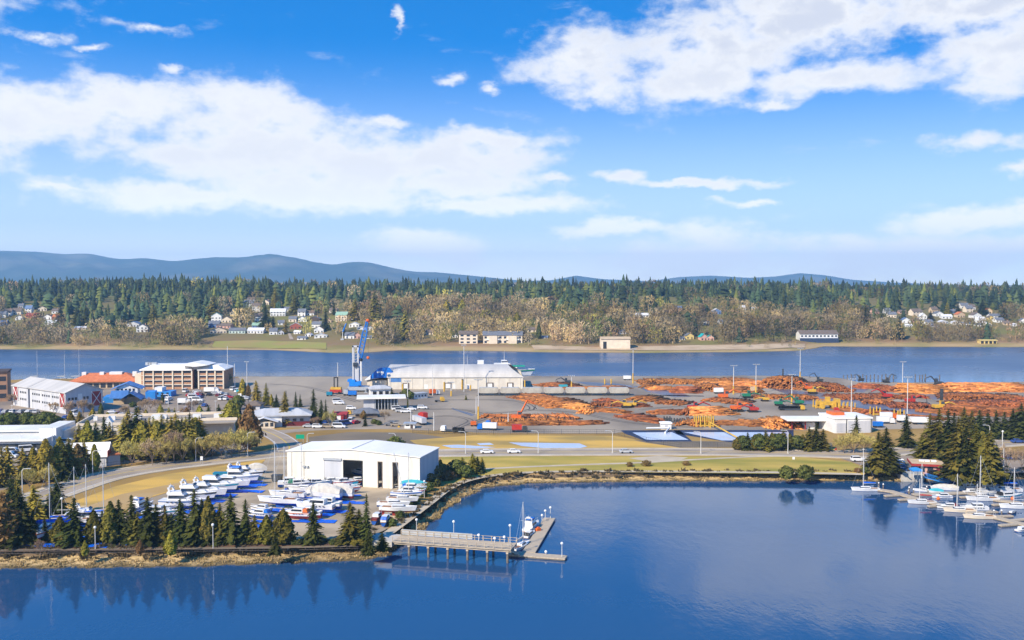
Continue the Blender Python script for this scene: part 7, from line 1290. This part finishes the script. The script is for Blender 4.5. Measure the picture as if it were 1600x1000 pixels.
truck(676, 617, 20, 'white tractor with orange load near the site hut', 'white_paint', 'orange_paint', 4); truck(684, 628, 15, 'dark lorry with yellow nose in the yard lane', 'yellow_paint', 'dark_steel', 3, True); truck(1233, 641, 0, 'log truck laden with pale timber in mid yard', 'yellow_paint', 'galv', 12, True, load='log_fresh'); truck(1298, 645, 0, 'red and blue tractor near the orange roof unit', 'red_paint', 'blue_paint', 4, True); truck(1380, 662, 0, 'white box lorry beside the white block', 'white_paint', 'white_paint', 6); truck(1385, 655, 5, 'white trailer with an orange nose beyond the white block', 'orange_paint', 'white_paint', 6); truck(1438, 663, -8, 'long white trailer half hidden by the grove', None, 'white_paint', 8, name='trailer'); truck(1410, 660, 0, 'white van-bodied lorry left of the grove', 'white_paint', 'white_paint', 5); truck(1372, 668, 0, 'blue container lorry by the white block corner', None, 'blue_paint', 6, name='trailer', s=.8)
truck(1123, 615, 5, 'white and orange container trailer by the tall mast', None, 'white_paint', 6, name='trailer'); truck(980, 594, 0, 'white shipping box beside the tall far mast', None, 'white_paint', 6, name='trailer', s=.9); truck(880, 606, 4, 'pale green covered trailer beside the log heap', None, 'canvas_teal', 10, name='trailer', s=.6); truck(1178, 613, 5, 'tan site trailer by the second far mast', None, 'tan_wall', 4, name='trailer'); truck(540, 648, 0, 'orange snowplough truck parked behind the red shed', 'yellow_paint', 'orange_paint', 3, True, s=.8)
truck(285, 632, 4, 'white box lorry parked alone in the car park', 'white_paint', 'white_paint', 5); truck(328, 614, 2, 'long white motor home in front of the office block', 'white_paint', 'white_paint', 7)
truck(93, 672, 5, 'long red lorry behind the white storage building', 'red_paint', 'red_paint', 7)
t = thing('reach_stacker', 'red and yellow reach stacker with a twin black mast', 'forklift', G(525, 615.5)); MB().box(-3, 3, -1.5, 1.5, .8, 2.4).build('body', M('red_paint'), t); MB().box(-2.6, 2.8, -1.52, 1.52, 2.42, 3.6).build('cab', M('yellow_paint'), t)
MB().cbox(-.9, 0, 3.6, .5, .6, 5).cbox(.9, 0, 3.6, .5, .6, 5).box(-1.1, 1.1, -.2, .2, 8.2, 8.7).build('mast', M('black'), t)
for x in (-2, 2):
    for y_ in (-1.7, 1.1): MB().tube((x, y_, .7), (x, y_ + .6, .7), .7, n=10).build('wheel', M('rubber'), t)
def bin_(px, py, c, label, L_=5, w_=2.2, h=1.8, rz=0):
    t = thing('skip', label, 'skip', G(px, py), radians(rz)); MB().faces([(-L_ / 2, -w_ / 2, .1), (L_ / 2, -w_ / 2, .1), (L_ / 2, w_ / 2, .1), (-L_ / 2, w_ / 2, .1), (-L_ / 2 - .3, -w_ / 2, h), (L_ / 2 + .3, -w_ / 2, h), (L_ / 2 + .3, w_ / 2, h), (-L_ / 2 - .3, w_ / 2, h)], [(0, 3, 2, 1), (0, 1, 5, 4), (1, 2, 6, 5), (2, 3, 7, 6), (3, 0, 4, 7)]).build('body', M(c), t); MB().box(-L_ / 2 - .35, L_ / 2 + .35, -w_ / 2 - .06, w_ / 2 + .06, h, h + .12).build('lid', M(c), t)
bin_(349, 748, 'teal_paint', 'turquoise skip at the edge of the field behind the yachts'); bin_(547, 761, 'teal_paint', 'dark blue skip in front of the open shed bay', 4, 2, 1.6); bin_(433, 752, 'dark_steel', 'black tank cart left of the white boat shed', 2.4, 2, 1.8)
# ---------- masts, lamps, poles ----------
def mast_light(px, py, pt, label, yellow=.33, arms=3.0):
    p = G(px, py); h = ZT(0, pt, p[1]) - p[2]; t = thing('light_mast', label, 'light mast', p, 0, 'tall light masts of the port'); MB().tube((0, 0, h * yellow), (0, 0, h), .22, .14, 8).build('pole', M('pole_white'), t)
    if yellow: MB().tube((0, 0, 0), (0, 0, h * yellow), .42, .34, 8).build('lower_pole', M('yellow_paint'), t)
    if arms: MB().box(-arms / 2, arms / 2, -.15, .15, h, h + .25).build('crossarm', M('galv'), t); q = MB(); [q.cbox(x, -.3, h + .1, .5, .5, .4) for x in np.linspace(-arms / 2, arms / 2, 4)]; q.build('floodlight', M('galv'), t)
for a in [(747.5, 655, 594), (637, 637, 596), (705, 619, 598, .4), (989, 599, 546, .3), (893, 608, 588, .6), (1146, 616, 572, .3), (1181, 615, 570, .3), (1237, 631, 586, .35), (1250, 593, 545, .25), (1330, 645, 593, .0), (1410, 607, 566, 0), (1417.5, 651, 590, .0), (725, 612, 540, 0, 2), (676, 618, 571, 0, 0), (356, 604, 541, 0, 0), (386, 606, 566, 0, 2), (367, 606, 568, 0, 0), (528, 612, 566, 0, 0), (642, 662, 640, 0, 0), (678, 673, 644, 0, 0), (744, 647, 620, 0, 0), (794, 665, 645, .3, 0)]: mast_light(a[0], a[1], a[2], 'tall slim light mast rising over the port yard', a[3] if len(a) > 3 else .33, a[4] if len(a) > 4 else 3.0)
def bollard_pole(px, py, pt): p = G(px, py); o = MB().tube((0, 0, 0), (0, 0, ZT(0, pt, p[1]) - p[2]), .38, n=8).build('yellow_post', M('yellow_paint'), None, p); tag(o, 'thick yellow post in the warehouse yard', 'post', 'yellow posts of the warehouse yard', px)
for a in [(594, 607, 594), (820, 609, 594), (722, 609, 594), (629, 612, 600), (694, 612, 597), (735, 610, 602), (945, 600, 592), (955, 600, 592), (1016, 598, 592), (1022, 598, 592), (1098, 610, 605)]: bollard_pole(*a)
def street_lamp(px, py, pt, face=1, label='grey street lamp with a curved arm beside the shore road', z=LAND, grp='street lamps'):
    p = G(px, py, z); h = ZT(0, pt, p[1]) - p[2]; t = thing('street_lamp', label, 'street lamp', p, 0, grp); MB().tube((0, 0, 0), (0, 0, h - .6), .13, .09, 8).tube((0, 0, h - .6), (-.5 * face, 0, h - .1), .09).tube((-.5 * face, 0, h - .1), (-1.8 * face, 0, h), .08).build('pole', M('pole_white'), t); MB().cbox(-2.0 * face, 0, h - .1, .9, .35, .18).build('lamp_head', M('galv'), t); MB().cbox(0, 0, 0, .5, .5, .35).build('base', M('concrete'), t)
for a in [(727.5, 709, 674, 1), (841, 708, 673, 1), (957, 708, 673, 1), (1095, 709, 674, 1), (1231, 709, 672, 1), (618, 692, 677, 1)]: street_lamp(*a)
for a in [(35, 772, 732, -1), (145, 743, 704, -1), (306, 721, 684, -1), (387, 713, 675, -1), (407, 692, 661, -1), (480, 691, 677, -1), (1546, 698, 664, 1)]: street_lamp(*a, label='tall roadside lamp on the curving left road' if a[0] < 500 else 'street lamp among the far marina road trees')
def globe_lamp(px, py, pt, label, z=LAND, grp='globe lamps'):
    p = G(px, py, z); h = ZT(0, pt, p[1]) - p[2]; t = thing('globe_lamp', label, 'lamp post', p, 0, grp); MB().tube((0, 0, 0), (0, 0, h - .25), .09, .07, 6).build('pole', M('pole_white'), t); MB().ball((0, 0, h), .32, 8, 6).build('globe', M('white_paint'), t)
for a in [(97, 812, 779), (149, 858, 824), (333, 857, 820), (663, 778, 752), (1566, 716, 674)]: globe_lamp(*a, 'white globe lamp beside the shore path')
for a in [(651, 830, 812), (709, 839, 815), (797, 850, 821), (748, 846, 836), (788, 849, 839), (773, 848, 841)]: globe_lamp(*a, 'globe lamp on the railing of the timber pier', z=2.9)
for a in [(847, 815, 805), (852, 812, 798), (860, 810, 793), (878, 870, 849), (853, 866, 862)]: globe_lamp(*a, 'white-capped lamp post on the timber float', z=.6)
def pole(px, py, pt, label, m='pole_white', grp='bare poles', r=.11):
    p = G(px, py); h = ZT(0, pt, p[1]) - p[2]; t = thing('utility_pole', label, 'pole', p, 0, grp); MB().tube((0, 0, 0), (0, 0, h), r, r * .7, 6).build('pole', M(m), t); MB().box(-.5, .5, -.06, .06, h - .5, h - .35).build('crossarm', M(m), t)
for a in [(33, 703, 679), (82, 702, 667), (119, 691, 668), (19, 655, 632), (8, 660, 640), (278, 640, 624), (300, 646, 625), (263, 640, 618), (337, 652, 625)]: pole(*a, 'slim pale pole in the left car parks')
for a in [(1349, 715, 700), (1566, 690, 672)]: pole(*a, 'slim pole by the marina car park')
# signs
def sign(px, py, pt, w_, h_, c, label, name='road_sign'):
    p = G(px, py); h = ZT(0, pt, p[1]) - p[2]; t = thing(name, label, 'sign', p, 0)
    for x in (-w_ * .35, w_ * .35): MB().tube((x, .1, 0), (x, .1, h), .06, n=5).build('post', M('galv'), t)
    MB().box(-w_ / 2, w_ / 2, -.04, .04, h - h_, h).build('panel', M(c), t)
sign(469, 694, 679, 3.0, 1.5, 'sign_green', 'green road sign with two posts at the road junction'); sign(315, 725, 713, .8, 1.2, 'white_paint', 'small white sign on the verge of the curving road'); sign(353, 713, 701, .7, 1.0, 'white_paint', 'small white sign in front of the roadside willows'); sign(1240, 718, 714, .8, .8, 'white_paint', 'little white marker post on the shore lawn'); sign(373, 616, 609, 2.8, 1.2, 'canvas_teal', 'pale sign with a green top in the office car park'); sign(327, 662, 656, 1.4, 1.0, 'awning_blue', 'small blue sign at the end of the tan hall'); sign(558, 847, 838, .8, .8, 'yellow_paint', 'small yellow sign between the front trees'); sign(623, 668, 665.5, .8, .6, 'yellow_paint', 'yellow-green warning sign near the guard booth'); sign(1306, 706, 700, .5, .8, 'red_paint', 'small red sign by the willow beside the road'); sign(1394, 706, 701, .9, .6, 'white_paint', 'white notice board under the dark grove spruce')
# fences
def fence(pts, label, h=1.9, m='dark_steel', sp=6.0, rails=3):
    P = [np.array(G(a, c)) for a, c in pts]; t = thing('fence', label, 'fence', tuple(P[0])); mb = MB(); pm = MB().tube((0, 0, 0), (0, 0, h), .07, n=5).mesh('post', M(m)); o0 = P[0]
    for a, b_ in zip(P[:-1], P[1:]):
        for k in range(rails): z = h * (.15 + .8 * k / (rails - 1)); mb.tube(a - o0 + (0, 0, z), b_ - o0 + (0, 0, z), .035, n=4)
        n = max(1, int(np.linalg.norm(b_ - a) / sp)); 
        nv_ = n * 8
        for k in range(nv_): q = a - o0 + (b_ - a) * k / nv_; mb.tube(q, q + (0, 0, h * .95), .02, n=3, cap=False)
        for k in range(n): q = a - o0 + (b_ - a) * k / n; link('post', pm, t, tuple(q))
    mb.build('mesh_panel', M(m), t)
fence([(645, 677), (745, 679), (850, 678.5), (960, 678.5), (1010, 691), (1064, 700), (1150, 700)], 'dark wire fence along the near edge of the port yard')
fence([(60, 756), (105, 744), (160, 733), (230, 724), (300, 716)], 'dark wire fence behind the curving road at the left')
fence([(330, 712), (365, 708), (392, 700), (398, 692)], 'black fence bordering the bend by the junction')
# timber bulkhead along the near path and rail of the path
fence([(0, 866), (150, 864), (300, 862), (450, 860), (560, 857)], 'low timber edging along the near shore path', .5, 'piling_wood', 9, 2)
# ---------- pier and floats ----------
a, b_ = np.array(G(613, 846, 3.0)), np.array(G(798, 859, 3.0)); c = np.array(G(649, 831, 3.0)); ux = (b_ - a) / np.linalg.norm(b_ - a); uy = np.array((-ux[1], ux[0], 0)); Lp = np.linalg.norm(b_ - a); Wp = 5.6
t = thing('pier', 'weathered timber pier with railings running out from the boatyard point', 'pier', tuple(a), atan2(ux[1], ux[0]))
MB().box(0, Lp, 0, Wp, -.22, 0).build('deck', M('weathered_wood'), t); MB().box(0, Lp, .3, .55, -.65, -.23).box(0, Lp, Wp - .55, Wp - .3, -.65, -.23).build('girder', M('weathered_wood'), t)
pm = MB().tube((0, 0, -4.2), (0, 0, -.66), .3, .26, 8).mesh('piling', M('piling_wood'))
for x in np.linspace(Lp * .14, Lp * .97, 6):
    for y_ in (.4, Wp - .4): link('piling', pm, t, (x, y_, 0))
    MB().box(x - .25, x + .25, 0, Wp, -1.0, -.66).build('crossbeam', M('weathered_wood'), t)
for y_, nm in ((.08, 'railing'), (Wp - .08, 'railing')):
    q = MB()
    for z in (.55, 1.1): q.box(0, Lp, y_ - .04, y_ + .04, z - .045, z + .045)
    for x in np.linspace(0, Lp, 15): q.cbox(x, y_, 0, .14, .14, 1.15)
    q.build(nm, M('weathered_wood'), t)
MB().box(0, Lp * .62, Wp + .02, Wp + .1, .1, 1.3).build('mesh_screen', M('galv'), t)
MB().box(-6, -.01, -.3, Wp + .3, -1.2, .0).build('abutment', M('concrete'), t)
def plank_float(pts, w_, label, z=.55, name='float', grp=None, posts=()):
    P = [np.array(G(p_[0], p_[1], z)) for p_ in pts]; t = thing(name, label, 'float', tuple(P[0]), 0, grp); mb = MB(); q = MB()
    for i, (p0, p1) in enumerate(zip(P[:-1], P[1:])):
        d = p1 - p0; l = np.linalg.norm(d); rz = atan2(d[1], d[0]); m_ = (p0 + p1) / 2 - P[0]; mb.cbox(m_[0], m_[1], -.3 + .003 * i, l + w_ * .5, w_, .3, rz); q.cbox(m_[0], m_[1], -.75, l + w_ * .4, w_ * .9, .45, rz)
    mb.build('deck', M('weathered_wood'), t); q.build('pontoon', M('piling_wood'), t); return t
plank_float([(800, 864), (880, 870)], 2.6, 'narrow weathered float crossing the end of the timber pier'); plank_float([(827, 861), (858, 810)], 2.9, 'long weathered float with boats tied to its left side', .58)
a, b_ = G(794, 858, 2.9), G(812, 865, .7); t = thing('gangway', 'short timber ramp from the pier down to the float', 'gangway', a); d = np.array(b_) - np.array(a); MB().faces([(0, -.8, 0), (0, .8, 0), (d[0], d[1] + .8, d[2]), (d[0], d[1] - .8, d[2]), (0, -.8, -.2), (0, .8, -.2), (d[0], d[1] + .8, d[2] - .2), (d[0], d[1] - .8, d[2] - .2)], [(0, 3, 2, 1), (4, 5, 6, 7), (0, 1, 5, 4), (1, 2, 6, 5), (2, 3, 7, 6), (3, 0, 4, 7)]).build('deck', M('weathered_wood'), t)
MB().tube((0, -.8, 1), (d[0], d[1] - .8, d[2] + 1), .05).tube((0, .8, 1), (d[0], d[1] + .8, d[2] + 1), .05).build('handrail', M('galv'), t)
MG2 = 'marina floats'
for pts, w_, lb in [([(1371, 764), (1392, 767), (1420, 775), (1472, 789), (1545, 805), (1605, 820)], 2.2, 'main marina walkway angling right from the lone sloop'), ([(1430, 772), (1512, 769), (1528, 773), (1560, 781), (1605, 786)], 2.2, 'far marina walkway below the blue gangway'), ([(1384, 774), (1412, 772)], 1.2, 'first finger float left of the white piles'), ([(1406, 780), (1430, 778.5)], 1.2, 'second finger float beside the red-sparred sloop'), ([(1452, 790), (1482, 788)], 1.2, 'finger float beside the maroon-hooded boat'), ([(1502, 776), (1528, 775)], 1.1, 'finger float before the far dock cruisers'), ([(1512, 801), (1556, 798.5)], 1.3, 'finger float behind the pale yellow sloop'), ([(1553, 788), (1574, 786.5)], 1.2, 'finger float by the far right sloop'), ([(1558, 806), (1580, 805)], 1.2, 'dark stub float near the rubber tender'), ([(1564, 820), (1600, 817)], 1.3, 'lowest finger float at the right edge'), ([(1582, 812), (1605, 810)], 1.2, 'short finger float above the lowest one')]: plank_float(pts, w_, lb, .5, grp=MG2)
def piling(px, py, pt, cap=True):
    p = G(px, py, 0); h = ZT(0, pt, p[1]); lb = 'dark piling with a white cone cap in the marina'; t = thing('mooring_piling', lb, 'piling', (p[0], p[1], 0), 0, 'marina pilings'); MB().tube((0, 0, -2.5), (0, 0, h - .35), .2, .19, 8).build('post', M('piling_wood'), t); MB().tube((0, 0, h - .35), (0, 0, h), .25, .04, 8).build('cap', M('white_paint'), t)
for a in [(1373, 761, 753), (1380, 763, 755), (1420.5, 772, 760), (1427.5, 771, 763), (1448, 766, 759), (1489, 762, 755), (1498, 762, 755), (1553, 802, 796), (1565, 804, 796), (1419.5, 770, 765), (1507, 794, 790), (1450, 772, 764)]: piling(*a)
for px, py in ((1466, 782), (1582, 782)):
    p = G(px, py, .5); o = MB().ball((0, 0, .5), .5, 10, 7).tube((0, 0, .9), (0, 0, 1.15), .12).build('mooring_buoy', M('orange_paint'), None, p); tag(o, 'orange ball buoy lying on the marina float', 'buoy', 'orange buoys', px)
p = G(841, 829, .6); o = MB().cbox(0, 0, 0, 1.2, .7, .6).cbox(.1, .1, .6, .6, .4, .25).build('dock_box', M('orange_paint'), None, p, .6); tag(o, 'orange box on the float beside the blue-canopied cruiser', 'box')
# old pilings along the far waterline
for i, x in enumerate(list(range(1318, 1400, 6)) + [1430, 1437, 1441, 1446, 1468]):
    p = G(x, 592 + (i % 3) * .4, 0); o = MB().tube((0, 0, -1), (0, 0, 2.0 + (i % 3) * .5), .35, .3, 6).cbox(0, 0, 2.0 + (i % 3) * .5, .8, .8, .2).build('old_piling', M('piling_wood'), None, (p[0], p[1], 0)); tag(o, 'weathered old piling standing in the channel beyond the logs', 'piling', 'old pilings in the channel', x)
finish_labels()
